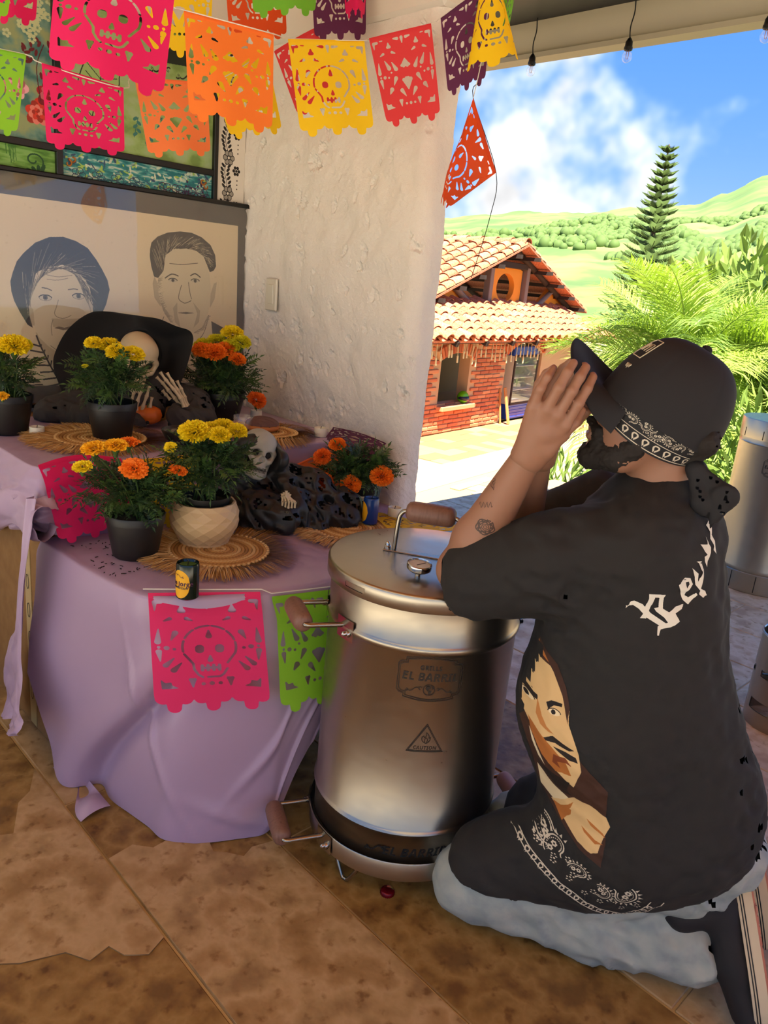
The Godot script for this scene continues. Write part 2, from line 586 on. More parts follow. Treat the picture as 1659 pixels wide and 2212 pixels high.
	for d in [["tile_a", Color(0.78, 0.49, 0.33)], ["tile_b", Color(0.72, 0.43, 0.30)], ["tile_c", Color(0.82, 0.56, 0.40)]]:
		var m := mat(d[0], Color.WHITE, 0.85)
		m.albedo_texture = noise_tex(256, noise(0.04, 4, 70 + d[0].unicode_at(5)), [d[1].darkened(0.35), d[1], d[1].lightened(0.12)], [0.22, 0.42, 0.8])
		triplanar(m, 2.0, true)
	mat("gable_orange", Color(0.90, 0.58, 0.18), 0.85)
	mat("beam_dark", Color(0.18, 0.14, 0.12), 0.8)
	mat("beam_grey", Color(0.50, 0.45, 0.42), 0.8)
	mat("room_plaster", Color(0.72, 0.64, 0.54), 0.9)
	mat("kerb_white", Color(0.80, 0.78, 0.72), 0.8)
	mat("apron_red", Color(0.76, 0.46, 0.32), 0.8)
	mat("paver", Color(0.68, 0.61, 0.48), 0.9)
	mat("paver_b", Color(0.62, 0.54, 0.42), 0.9)
	mat("paver_yellow", Color(0.80, 0.67, 0.38), 0.9)
	mat("ground", Color(0.60, 0.54, 0.42), 0.95)
	for d in [["palm_a", Color(0.50, 0.60, 0.24)], ["palm_b", Color(0.60, 0.69, 0.30)], ["palm_c", Color(0.42, 0.52, 0.24)]]:
		var m := mat(d[0], d[1], 0.45)
		m.backlight_enabled = true
		m.backlight = Color(0.45, 0.55, 0.12)
	mat("palm_rib", Color(0.50, 0.52, 0.20), 0.6)
	mat("palm_trunk", Color(0.48, 0.38, 0.26), 0.9)
	mat("conifer_green", Color(0.33, 0.43, 0.20), 0.8)
	mat("shrub_green", Color(0.44, 0.54, 0.22), 0.7)
	M["shrub_green"].backlight_enabled = true
	M["shrub_green"].backlight = Color(0.2, 0.3, 0.08)
	var hill := mat("hill_near", Color.WHITE, 1.0)
	hill.albedo_texture = noise_tex(1024, noise(0.012, 6, 81), [Color(0.30, 0.40, 0.22), Color(0.36, 0.47, 0.25), Color(0.47, 0.55, 0.28), Color(0.52, 0.57, 0.33)], [0.3, 0.46, 0.58, 0.8])
	triplanar(hill, 0.0022, true)
	var far := mat("hill_far", Color.WHITE, 1.0)
	far.albedo_texture = noise_tex(512, noise(0.014, 6, 82), [Color(0.30, 0.40, 0.22), Color(0.36, 0.47, 0.25), Color(0.45, 0.53, 0.29)], [0.3, 0.5, 0.7])
	triplanar(far, 0.0006, true)
	mat("fridge_blue", Color(0.14, 0.28, 0.68), 0.35)
	mat("fridge_white", Color(0.80, 0.82, 0.80), 0.5)
	mat("helmet_green", Color(0.42, 0.75, 0.06), 0.25)
	mat("helmet_pink", Color(0.75, 0.12, 0.40), 0.25)
	mat("icicle", Color(0.85, 0.80, 0.62), 0.3)
	mat("bulb_socket", Color(0.015, 0.015, 0.015), 0.4)
	mat("filament", Color(0.70, 0.45, 0.20), 0.4, 0.5)
	mat("board_wood", Color(0.72, 0.52, 0.30), 0.8)
	mat("pink_tube", Color(0.80, 0.42, 0.36), 0.4)
	mat("dark_blue", Color(0.10, 0.12, 0.22), 0.5)

# ==================================================================== the room
func sheet_mesh(nu: int, nv: int, f: Callable) -> ArrayMesh:       # a smooth sheet of points f(u, v), u and v from 0 to 1
	var v := PackedVector3Array()
	v.resize(nu * nv)
	var uv := PackedVector2Array()
	uv.resize(nu * nv)
	for j in nv:
		for i in nu:
			var a := float(i) / (nu - 1)
			var b := float(j) / (nv - 1)
			v[j * nu + i] = f.call(a, b)
			uv[j * nu + i] = Vector2(a, b)
	return sheet_from(v, uv, nu, nv)

func sheet_from(v: PackedVector3Array, uv: PackedVector2Array, nu: int, nv: int) -> ArrayMesh:
	var nn := PackedVector3Array()
	nn.resize(nu * nv)
	var idx := PackedInt32Array()
	idx.resize((nu - 1) * (nv - 1) * 6)
	var q := 0
	for j in nv:
		for i in nu:
			var k := j * nu + i
			var du := v[j * nu + mini(i + 1, nu - 1)] - v[j * nu + maxi(i - 1, 0)]
			var dv := v[mini(j + 1, nv - 1) * nu + i] - v[maxi(j - 1, 0) * nu + i]
			nn[k] = du.cross(dv).normalized()
			if i < nu - 1 and j < nv - 1:
				idx[q] = k; idx[q + 1] = k + nu; idx[q + 2] = k + 1
				idx[q + 3] = k + 1; idx[q + 4] = k + nu; idx[q + 5] = k + nu + 1
				q += 6
	var arr := []
	arr.resize(Mesh.ARRAY_MAX)
	arr[Mesh.ARRAY_VERTEX] = v
	arr[Mesh.ARRAY_NORMAL] = nn
	arr[Mesh.ARRAY_TEX_UV] = uv
	arr[Mesh.ARRAY_INDEX] = idx
	var m := ArrayMesh.new()
	m.add_surface_from_arrays(Mesh.PRIMITIVE_TRIANGLES, arr)
	return m

func boxmesh(s: Vector3, ch := 0.0) -> ArrayMesh:
	var b := MB.new()
	b.box(Vector3.ZERO, s, ch)
	return b.done()

func structure():
	# ---- floor: a slab of bedding mortar, with the stone tiles in it; their rows run along the room's z
	var slab := MB.new()
	slab.box(Vector3(2.4, -0.104, 0.35), Vector3(5.72, 0.2, 7.4))
	var fl := struct("floor", slab.done(), M["grout"], roomed())
	var pitch := 0.361
	var n_edge := noise(6.0, 2, 5)
	for k in range(-1, 13):
		var x0 := 0.306 + pitch * k
		if x0 + pitch < -0.4 or x0 > 5.2:
			continue
		var starts := {1: -1.755, 2: -1.30, 3: -0.40, 0: -2.2}
		var z: float = starts.get(k, -2.9 + fposmod(k * 0.47, 1.3))
		while z > -3.34:
			z -= 1.3
		while z < 4.0:
			var za := maxf(z, -3.34)
			var zb := minf(z + 1.3, 4.0)
			z += 1.3
			if zb - za < 0.06:
				continue
			var w := pitch - 0.006
			var l := zb - za - 0.006
			var kind := "stone_tan"
			if k == 2 or (k == 1 and za < -1.5 and za > -2.0) or (k == 0 and zb < -0.8) or (k == 4 and int(za * 3) % 2 == 0):
				kind = "stone_ochre"
			if x0 > 1.9:
				kind = "stone_pale"
			var b := MB.new()
			b.box(Vector3.ZERO, Vector3(w, 0.03, l), 0.0025)
			var t := put("stone_tile", b.done(), M[kind], fl, Transform3D(Basis.IDENTITY, Vector3(x0 + pitch / 2, -0.015 + rng.randf_range(-0.0006, 0.0006), (za + zb) / 2)))
			# layered stone: a thin upper bed with a broken edge lies over the ochre
			if kind == "stone_ochre" and k in [0, 1]:
				var e: Array = []
				if k == 1:
					e = [[-0.155, -1.47], [-0.09, -1.46], [-0.065, -1.485], [-0.03, -1.43], [0.01, -1.45], [0.03, -1.37], [0.075, -1.40], [0.10, -1.33], [0.135, -1.35], [0.1755, -1.30]]
				else:
					e = [[-0.1755, -1.66], [-0.10, -1.70], [-0.05, -1.68], [0.0, -1.74], [0.04, -1.72], [0.09, -1.83], [0.13, -1.86], [0.1755, -1.95]]
				var p := PackedVector2Array()
				var mid := (za + zb) / 2
				if k == 1:
					e = [[0.1755, -1.31], [0.12, -1.325], [0.085, -1.31], [0.06, -1.345], [0.035, -1.37], [0.045, -1.405], [0.02, -1.43], [-0.01, -1.44], [-0.03, -1.475], [-0.075, -1.47], [-0.11, -1.51], [-0.1755, -1.50]]
					# the top bed ends in a ragged line: toward the viewer it is whole
					for v in e:
						p.append(Vector2(v[0], -(v[1] - mid)))
					p.append(Vector2(-0.1755, -(zb - 0.004 - mid)))
					p.append(Vector2(0.1755, -(zb - 0.004 - mid)))
				else:
					for v in e:
						p.append(Vector2(v[0], -(v[1] - mid)))
					p.append(Vector2(0.1755, -(-1.21 - mid)))
					for v in [[0.13, -1.19], [0.09, -1.22], [0.075, -1.26], [0.03, -1.25], [0.0, -1.30], [-0.08, -1.33], [-0.1755, -1.40]]:
						p.append(Vector2(v[0], -(v[1] - mid)))
				var fb := MB.new()
				fb.prism(p, 0.0, 0.0035, Transform3D(Basis(Vector3.RIGHT, -PI / 2), Vector3(0, 0.0145, 0)))
				put("stone_bed", fb.done(), M["stone_tan"], t)
	# ---- rough white side wall with a rounded free end: its face is x = 1.853, from the corner at z = -2.814 to z = -1.711
	var bump := noise(3.2, 4, 7)
	var coarse := noise(9.0, 4, 8)
	var grit := noise(60.0, 2, 9)
	var pits := []
	var pr := RandomNumberGenerator.new()
	pr.seed = 77
	for k in 130:
		pits.append([pr.randf_range(-2.80, -1.80), pr.randf_range(0.86, 2.16), pr.randf_range(0.008, 0.026), pr.randf_range(0.6, 2.2), pr.randf_range(-0.9, 0.9), pr.randf_range(0.005, 0.013)])
	var bins := {}
	for p in pits:
		for a in range(int((p[0] - 0.06) * 10) - 1, int((p[0] + 0.06) * 10) + 2):
			for b in range(int((p[1] - 0.06) * 10) - 1, int((p[1] + 0.06) * 10) + 2):
				var key := a * 1000 + b
				if not bins.has(key):
					bins[key] = []
				bins[key].append(p)
	var length := 0.964
	var rad := 0.05
	var total := length + rad * PI / 2 + 0.05
	var wall_f := func(u: float, v: float) -> Vector3:
		var s := u * total
		var y := v * 2.185
		var base: Vector3
		var out: Vector3
		if s < length:
			base = Vector3(1.853, y, -2.814 + s)
			out = Vector3(-1, 0, 0)
		elif s < length + rad * PI / 2:
			var a := (s - length) / rad
			out = Vector3(-cos(a), 0, sin(a))
			base = Vector3(1.853 + rad, y, -2.814 + length) + out * rad
		else:
			out = Vector3(0, 0, 1)
			base = Vector3(1.853 + rad + (s - length - rad * PI / 2), y, -2.814 + length + rad)
		var zz := -2.814 + s
		var h := bump.get_noise_2d(zz, y) * 0.011 + coarse.get_noise_2d(zz, y) * 0.0045 + grit.get_noise_2d(zz, y) * 0.0018
		var list: Array = bins.get(int(zz * 10) * 1000 + int(y * 10), [])
		for p in list:
			var d := Vector2(zz - p[0], y - p[1]).rotated(p[4])
			var q: float = Vector2(d.x * p[3], d.y).length() / p[2] + coarse.get_noise_2d(zz * 4.0, y * 4.0) * 0.9
			if q < 1.25:
				h -= p[5] * (smoothstep(1.1, 0.55, q) - 0.5 * smoothstep(1.25, 1.08, q) * smoothstep(0.95, 1.1, q)) * (0.75 + 0.6 * grit.get_noise_2d(zz * 2.0, y * 2.0))
		return base + out * h
	var ws := MB.new()
	var side := struct("wall_side", sheet_mesh(240, 400, wall_f), M["plaster"], roomed())
	var core := MB.new()
	core.box(Vector3(1.915, 1.09, -2.32), Vector3(0.07, 2.18, 1.02))
	put("wall_core", core.done(), M["plaster_smooth"], side)
	# beam on top of the side wall
	var lint := MB.new()
	lint.box(Vector3(1.905, 2.43, -2.30), Vector3(0.13, 0.49, 1.02), 0.012)
	struct("trim_1", lint.done(), M["plaster_smooth"], roomed())
	# ---- wall with the pictures, and the closed left end of the room
	var wb := MB.new()
	wb.box(Vector3(0.0, 1.31, -2.914), Vector3(4.0, 2.62, 0.2))
	struct("wall_back", wb.done(), M["plaster_smooth"], roomed())
	# ---- ceiling of stained boards, black joists, eaves beam
	var cb := MB.new()
	cb.box(Vector3(0.30, 2.72, 0.6), Vector3(5.6, 0.10, 7.0))
	var ceil := struct("ceiling", cb.done(), M["plaster_smooth"], roomed())
	for k in 24:
		var pb := MB.new()
		pb.box(Vector3.ZERO, Vector3(0.13, 0.02, 6.9), 0.003)
		put("board", pb.done(), M["wood_orange"], ceil, Transform3D(Basis.IDENTITY, Vector3(-0.1 + 0.134 * k, 2.66, 0.6)))
	var j1 := MB.new()
	j1.box(Vector3(2.86, 2.585, 0.3), Vector3(0.30, 0.13, 6.4), 0.004)
	struct("trim_2", j1.done(), M["steel_black"], roomed())
	var j2 := MB.new()
	for z in [-1.62, -0.2, 1.2]:
		j2.box(Vector3(1.6, 2.615, z), Vector3(2.4, 0.05, 0.06), 0.003)
	struct("trim_3", j2.done(), M["fascia"], roomed())
	# eaves beam: rounded channel with a lip
	var prof := [Vector2(2.98, 2.66), Vector2(2.985, 2.56), Vector2(2.985, 2.50), Vector2(3.00, 2.465), Vector2(3.03, 2.44), Vector2(3.06, 2.43), Vector2(3.065, 2.425), Vector2(3.05, 2.42), Vector2(3.05, 2.40), Vector2(3.13, 2.40), Vector2(3.13, 2.66)]
	var eb := MB.new()
	for k in prof.size() - 1:
		var a: Vector2 = prof[k]
		var b: Vector2 = prof[k + 1]
		eb.quad(Vector3(a.x, a.y, -3.4), Vector3(a.x, a.y, 3.5), Vector3(b.x, b.y, 3.5), Vector3(b.x, b.y, -3.4), 1 if k in [1, 2, 3, 4, 5] else 10 + k)
	struct("trim_4", eb.done(), M["fascia"], roomed())
	# added unseen box over the roof, blocks the sun from the terrace
	var us := MB.new()
	us.box(Vector3(0.30, 4.4, 0.6), Vector3(5.6, 3.2, 7.0), 0.02)
	struct("added_sun_block", us.done(), M["plaster_smooth"], roomed())
	# ---- light switch
	var sw := thing("light_switch", "cream rocker light switch plate screwed to the rough white wall", "light switch", rw(1.846, 1.31, -2.578), ROOM - PI / 2)
	var pl := MB.new()
	pl.box(Vector3(0, 0, 0.002), Vector3(0.072, 0.122, 0.012), 0.004)
	put("plate", pl.done(), M["switch_white"], sw)
	var rk := MB.new()
	rk.box(Vector3(0.002, 0.002, 0.0085), Vector3(0.036, 0.074, 0.006), 0.002)
	put("rocker", rk.done(), M["switch_white"], sw, Transform3D(Basis(Vector3.RIGHT, 0.04), Vector3.ZERO))

# ==================================================================== outside
func in_hill(az: float, r: float) -> Vector2:
	return Vector2(sin(deg_to_rad(az)) * r, -cos(deg_to_rad(az)) * r)

func hill_mesh(r0: float, r1: float, ridge: Array, az0: float, az1: float, rough: float, sd: int) -> ArrayMesh:
	var f := noise(1.0, 5, sd)
	return sheet_mesh(220, 34, func(u: float, v: float) -> Vector3:
		var az := lerpf(az0, az1, u)
		var e: float = ridge[-1][1]
		for k in ridge.size() - 1:
			if az <= ridge[k + 1][0]:
				e = lerpf(ridge[k][1], ridge[k + 1][1], smoothstep(0.0, 1.0, clampf((az - ridge[k][0]) / (ridge[k + 1][0] - ridge[k][0]), 0.0, 1.0)))
				break
		var r := lerpf(r0, r1, v)
		var top := r1 * tan(deg_to_rad(e))
		var p := in_hill(az, r)
		var y := lerpf(-8.0, top, pow(v, 0.85)) + f.get_noise_2d(p.x / r1 * 9.0, p.y / r1 * 9.0) * rough * r1 * v + f.get_noise_2d(p.x / r1 * 60.0, p.y / r1 * 60.0) * rough * 0.22 * r1 * v
		return Vector3(p.x, y, p.y))

func outside():
	# ---- ground and hills
	var g := MB.new()
	g.box(Vector3(0, -2.35, -40), Vector3(260, 1.0, 160))
	struct("ground", g.done(), M["ground"])
	var ap := MB.new()                             # added unseen pale ground, bounces sunlight into the room
	ap.box(Vector3(-6.0, -0.16, 4.0), Vector3(11.0, 0.2, 16.0))
	ap.box(Vector3(2.4, -0.16, 8.05), Vector3(5.72, 0.2, 8.0))
	struct("added_bounce_ground", ap.done(), M["kerb_white"], roomed())
	struct("hill_1", hill_mesh(120.0, 520.0, [[-30, 3.0], [2.2, 3.4], [6.8, 4.25], [9.8, 4.8], [12.6, 5.2], [16, 5.4], [20.4, 5.8], [23, 6.7], [40, 7.0]], -30.0, 45.0, 0.012, 21), M["hill_near"])
	struct("hill_2", hill_mesh(900.0, 2600.0, [[-30, 4.5], [2.2, 4.6], [5.4, 5.15], [8.2, 5.5], [11.3, 5.65], [14.8, 6.1], [18.5, 6.6], [20.2, 7.3], [22.5, 8.4], [26, 9.2], [45, 9.0]], -30.0, 50.0, 0.006, 22), M["hill_far"])
	# woods on the nearer hill
	var crown := MB.new()
	crown.ball(Vector3.ZERO, Vector3(1, 0.9, 1), 7, 5)
	var mm := MultiMesh.new()
	mm.transform_format = MultiMesh.TRANSFORM_3D
	mm.mesh = crown.done()
	var where: Array[Transform3D] = []
	var tr := RandomNumberGenerator.new()
	tr.seed = 5
	var patch := noise(0.012, 3, 77)
	var ridge := [[-30, 3.0], [2.2, 3.4], [6.8, 4.25], [9.8, 4.8], [12.6, 5.2], [16, 5.4], [20.4, 5.8], [23, 6.7], [40, 7.0]]
	var fh := noise(1.0, 5, 21)
	while where.size() < 2600:
		var az := tr.randf_range(0.0, 27.0)
		var v := sqrt(tr.randf_range(0.05, 1.0))
		var r := lerpf(120.0, 520.0, v)
		var p := in_hill(az, r)
		if patch.get_noise_2d(p.x, p.y) < 0.02:
			continue
		var e: float = 5.0
		for k in ridge.size() - 1:
			if az <= ridge[k + 1][0]:
				e = lerpf(ridge[k][1], ridge[k + 1][1], smoothstep(0.0, 1.0, clampf((az - ridge[k][0]) / (ridge[k + 1][0] - ridge[k][0]), 0.0, 1.0)))
				break
		var y := lerpf(-8.0, 520.0 * tan(deg_to_rad(e)), pow(v, 0.85)) + fh.get_noise_2d(p.x / 520.0 * 9.0, p.y / 520.0 * 9.0) * 0.012 * 520.0 * v
		var s := tr.randf_range(1.0, 2.6)
		where.append(Transform3D(Basis(Vector3.UP, tr.randf() * TAU).scaled(Vector3(s, s * tr.randf_range(0.8, 1.3), s)), Vector3(p.x, y + s * 0.2, p.y)))
	mm.instance_count = where.size()
	for k in where.size():
		mm.set_instance_transform(k, where[k])
	var woods := MultiMeshInstance3D.new()
	woods.name = "woods"
	woods.multimesh = mm
	woods.material_override = M["conifer_green"]
	add_child(woods)
	tag(woods, "patches of dark green woodland scattered over the nearer hillside", "woods")
	woods.set_meta("kind", "stuff")
	courtyard()
	brick_house()
	plants_outside()

func house_at() -> Transform3D:
	return Transform3D(Basis(Vector3.UP, deg_to_rad(54.91)), Vector3(0.66, 0, -15.32))

func courtyard():
	var H := house_at()
	# paved yard: pavers laid on the ground, a yellow band among them
	var yard_b := MB.new()
	yard_b.box(Vector3(2.0, -1.83, 5.0), Vector3(14.0, 0.05, 6.6))
	var yard := struct("courtyard_ground", yard_b.done(), M["ground"], H)
	var pm := boxmesh(Vector3(0.40, 0.03, 0.19), 0.008)
	for i in 14:
		for j in 20:
			var x := -1.9 + i * 0.42 + (0.21 if j % 2 else 0.0)
			var z := 2.05 + j * 0.21
			var m := "paver" if rng.randf() < 0.6 else "paver_b"
			if j > 14 and i < 9:
				m = "paver_yellow"
			put("paver", pm, M[m], yard, Transform3D(Basis(Vector3.UP, rng.randf_range(-0.03, 0.03)), Vector3(x, -1.795 + rng.randf_range(-0.004, 0.004), z)))
	# raised walk of red tiles in front of the house behind a white kerb
	var walk_b := MB.new()
	walk_b.box(Vector3(2.0, -1.68, 0.8), Vector3(11.0, 0.32, 1.66))
	var walk := struct("pavement_walk", walk_b.done(), M["mortar"], H)
	var tm := boxmesh(Vector3(0.315, 0.02, 0.315), 0.004)
	for i in 22:
		for j in 5:
			put("floor_tile", tm, M["apron_red" if rng.randf() < 0.7 else "brick_c"], walk, Transform3D(Basis.IDENTITY, Vector3(-1.6 + i * 0.325, -1.512 + rng.randf_range(-0.002, 0.002), 0.17 + j * 0.325)))
	var kb := MB.new()
	kb.box(Vector3(2.0, -1.65, 1.70), Vector3(11.0, 0.33, 0.16), 0.015)
	struct("kerb", kb.done(), M["kerb_white"], H)

func tile_arc(w: float, l: float, up: bool) -> ArrayMesh:      # a barrel tile along z, a little narrower at its upper end
	var g := []
	for i in 3:
		var row := []
		var z := -l / 2 + l * i / 2.0
		var ww := w * (0.90 + 0.10 * i / 2.0)
		for j in 9:
			var a := PI * j / 8.0
			row.append(Vector3(-cos(a) * ww / 2, sin(a) * ww * 0.36 * (1.0 if up else -1.0) + 0.012 * i, z))
		g.append(row)
	var b := MB.new()
	b.grid(g, 1)
	var g2 := []                                # thickness shown at the lower end
	for k in 2:
		var row := []
		for j in 9:
			var a := PI * j / 8.0
			var ww := w - 0.03 * k
			row.append(Vector3(-cos(a) * ww / 2, sin(a) * ww * 0.36 * (1.0 if up else -1.0) + 0.024, l / 2))
		g2.append(row)
	b.grid(g2, 2)
	return b.done()

func brick_house():
	var H := house_at()
	var house := thing("brick_house", "brick house with clay tile roofs and an orange gable across the yard", "house")
	house.transform = H
	# ---- the front wall: backing with openings, bricks proud of the mortar
	var window_in := func(x: float, y: float) -> bool:
		return x > 0.36 and x < 1.54 and y > -0.90 and y < 0.08 + 0.20 * (1.0 - pow((x - 0.95) / 0.59, 2.0))
	var door_in := func(x: float, y: float) -> bool:
		return x > 3.12 and x < 5.0 and y < 0.02 + 0.32 * (1.0 - pow((x - 4.06) / 0.94, 2.0))
	var back := MB.new()
	var cell := 0.06
	for i in 150:
		var x := -1.6 + (i + 0.5) * cell
		var y_from := -1.5
		var j := 0
		while j < 36:                            # runs of solid wall in this column
			var y := -1.5 + (j + 0.5) * cell
			if window_in.call(x, y) or door_in.call(x, y):
				j += 1
				continue
			var j0 := j
			while j < 36 and not (window_in.call(x, -1.5 + (j + 0.5) * cell) or door_in.call(x, -1.5 + (j + 0.5) * cell)):
				j += 1
			back.box(Vector3(x, -1.5 + (j0 + j) * 0.5 * cell, -0.15), Vector3(cell, (j - j0) * cell, 0.26))
	put("wall", back.done(), M["mortar"], house)
	var wall: Node3D = house.get_child(0)
	var meshes := []
	for k in 4:
		var b := MB.new()
		b.box(Vector3.ZERO, Vector3(0.335 + 0.01 * k, 0.068 + 0.002 * k, 0.05), 0.012)
		meshes.append(b.done())
	var mats := ["brick_a", "brick_a", "brick_b", "brick_c"]
	for r in 23:
		var y := -1.45 + r * 0.0885
		for c in 14:
			var x := -1.4 + c * 0.375 + (0.19 if r % 2 else 0.0)
			if x > 3.05 or window_in.call(x, y) or window_in.call(x - 0.15, y) or window_in.call(x + 0.15, y) or Vector2((x - 0.95) / 1.0, (y - 0.20) / 0.24).length() < 0.9:
				continue
			put("brick", meshes[rng.randi() % 4], M[mats[rng.randi() % 4]], wall, Transform3D(Basis(Vector3.BACK, rng.randf_range(-0.03, 0.03)), Vector3(x, y + rng.randf_range(-0.005, 0.005), -0.015 + rng.randf_range(-0.006, 0.006))))
	# arches of bricks on edge
	var vous := boxmesh(Vector3(0.075, 0.24, 0.10), 0.012)
	for k in 15:
		var t := lerpf(-0.78, 0.78, k / 14.0)
		put("brick", vous, M[mats[rng.randi() % 4] if k % 3 else "mortar"], wall, Transform3D(Basis(Vector3.BACK, -t * 0.7), Vector3(0.95 + t * 0.92, 0.26 - 0.27 * t * t, 0.0)))
	for k in 18:
		var t := lerpf(-0.9, 0.9, k / 17.0)
		put("brick", vous, M[mats[rng.randi() % 4]], wall, Transform3D(Basis(Vector3.BACK, -t * 0.7), Vector3(4.06 + t * 1.10, 0.47 - 0.36 * t * t, 0.0)))
	var sill := MB.new()
	sill.box(Vector3(0.98, -0.97, 0.04), Vector3(1.32, 0.10, 0.24), 0.015)
	put("sill", sill.done(), M["brick_c"], house)
	# reveal of the window and the room behind
	var ins := MB.new()
	ins.box(Vector3(3.0, -0.3, -3.4), Vector3(9.4, 2.4, 0.1))
	ins.box(Vector3(3.0, -1.5, -1.8), Vector3(9.4, 0.06, 3.2))
	ins.box(Vector3(3.0, 0.62, -1.8), Vector3(9.4, 0.06, 3.2))
	ins.box(Vector3(-1.6, -0.4, -1.8), Vector3(0.1, 2.2, 3.2))
	put("interior", ins.done(), M["room_plaster"], house)
	# ---- lower roof: slopes from y 1.16 at z = -1.2 down to 0.49 at z = 0.62
	var slope := atan2(0.66, 1.75)
	var roof_b := MB.new()
	roof_b.box(Vector3(0, -0.05, 0), Vector3(10.4, 0.05, 1.98))
	var roof := put("lower_roof", roof_b.done(), M["tile_b"], house, Transform3D(Basis(Vector3.RIGHT, slope), Vector3(3.3, 0.82, -0.38)))
	var cover := tile_arc(0.27, 0.40, true)
	var pan := tile_arc(0.22, 0.40, false)
	var tm := ["tile_a", "tile_b", "tile_c", "tile_a"]
	for c in 25:
		for r in 6:
			var x := -4.9 + c * 0.40
			var z := -0.84 + r * 0.335
			put("roof_tile", cover, M[tm[rng.randi() % 4]], roof, Transform3D(Basis(Vector3.UP, rng.randf_range(-0.03, 0.03)), Vector3(x, 0.01 + rng.randf_range(-0.008, 0.008), z)))
			if r > 3:
				put("pan_tile", pan, M[tm[rng.randi() % 4]], roof, Transform3D(Basis.IDENTITY, Vector3(x + 0.20, 0.03, z)))
	var eave := MB.new()
	eave.box(Vector3(3.3, 0.41, 0.42), Vector3(10.2, 0.07, 0.06), 0.008)
	for k in 9:
		eave.box(Vector3(-1.2 + k * 1.15, 0.50, 0.25), Vector3(0.09, 0.11, 0.70), 0.01, Basis(Vector3.RIGHT, slope))
	put("eave_timber", eave.done(), M["beam_dark"], house)
	# ---- gable: orange panel with an oval opening, posts, braces
	var ring := PackedVector2Array()
	var gb := MB.new()
	var N := 40
	for k in N:
		var a0 := TAU * k / N
		var a1 := TAU * (k + 1) / N
		var P := func(a: float, inner: bool) -> Vector3:
			if inner:
				return Vector3(4.86 + cos(a) * 0.46, 1.52 + sin(a) * 0.34, -1.2)
			var c := cos(a)
			var s := sin(a)
			var q := minf(0.82 / maxf(absf(c), 1e-4), 0.46 / maxf(absf(s), 1e-4))
			return Vector3(4.86 + c * q, 1.54 + s * q, -1.2)
		var i0: Vector3 = P.call(a0, true)
		var i1: Vector3 = P.call(a1, true)
		var o0: Vector3 = P.call(a0, false)
		var o1: Vector3 = P.call(a1, false)
		gb.quad(i0, i1, o1, o0, -1)
		gb.quad(i0, i0 + Vector3(0, 0, -0.14), i1 + Vector3(0, 0, -0.14), i1, 2)
		gb.quad(o0 + Vector3(0, 0, -0.14), o1 + Vector3(0, 0, -0.14), i1 + Vector3(0, 0, -0.14), i0 + Vector3(0, 0, -0.14), -1)
	gb.prism(PackedVector2Array([Vector2(0.6, 1.10), Vector2(2.95, 1.10), Vector2(2.05, 1.52), Vector2(1.7, 1.44)]), -1.34, -1.2)
	gb.prism(PackedVector2Array([Vector2(6.7, 1.10), Vector2(9.3, 1.10), Vector2(8.2, 1.52), Vector2(7.5, 1.62)]), -1.34, -1.2)
	put("gable_panel", gb.done(), M["gable_orange"], house)
	var fr := MB.new()
	for x in [3.93, 5.80]:
		fr.box(Vector3(x, 1.56, -1.16), Vector3(0.17, 0.98, 0.17), 0.012)
	fr.tube([Vector3(3.15, 1.08, -1.16), Vector3(2.2, 1.52, -1.16)], 0.09, 4)
	fr.tube([Vector3(6.6, 1.08, -1.16), Vector3(7.6, 1.62, -1.16)], 0.09, 4)
	put("gable_post", fr.done(), M["beam_grey"], house)
	var dk := MB.new()
	dk.box(Vector3(4.86, 2.06, -1.16), Vector3(2.5, 0.14, 0.16), 0.01)
	for s in [-1.0, 1.0]:
		dk.tube([Vector3(4.86, 2.46, -1.1), Vector3(4.86 + s * 4.2, 2.46 - 4.2 * 0.35, -1.1)], 0.09, 4)
		dk.tube([Vector3(4.86, 2.46, -4.0), Vector3(4.86 + s * 4.2, 2.46 - 4.2 * 0.35, -4.0)], 0.09, 4)
	for k in 5:
		for s in [-1.0, 1.0]:
			dk.box(Vector3(4.86 + s * (0.5 + k * 0.8), 2.42 - 0.35 * (0.5 + k * 0.8), -3.4), Vector3(0.09, 0.09, 5.6), 0.0)
	put("gable_timber", dk.done(), M["beam_dark"], house)
	# ---- upper roof: ridge at y 2.56 running back, two slopes
	for s in [-1.0, 1.0]:
		var run := 4.2
		var ang := atan(0.35)
		var sl := run / cos(ang)
		var rb := MB.new()
		rb.box(Vector3.ZERO, Vector3(sl, 0.04, 7.6))
		var B := Basis(Vector3.BACK, -s * ang)
		var up := put("upper_roof", rb.done(), M["tile_b"], house, Transform3D(B, Vector3(4.86 + s * run / 2, 2.53 - 0.35 * run / 2, -4.5)))
		var turn := Basis(Vector3.UP, s * PI / 2)
		for c in (19 if s < 0 else 2):
			for r in 12:
				put("roof_tile", cover, M[tm[rng.randi() % 4]], up, Transform3D(turn.rotated(Vector3.UP, rng.randf_range(-0.03, 0.03)), Vector3(-s * sl / 2 + s * (0.2 + r * 0.365), 0.03 + rng.randf_range(-0.006, 0.006), 3.66 - c * 0.40)))
	var rm := tile_arc(0.34, 0.46, true)
	for k in 18:
		put("ridge_tile", rm, M[tm[rng.randi() % 4]], house, Transform3D(Basis.IDENTITY, Vector3(4.86, 2.56, -0.95 - k * 0.42)))
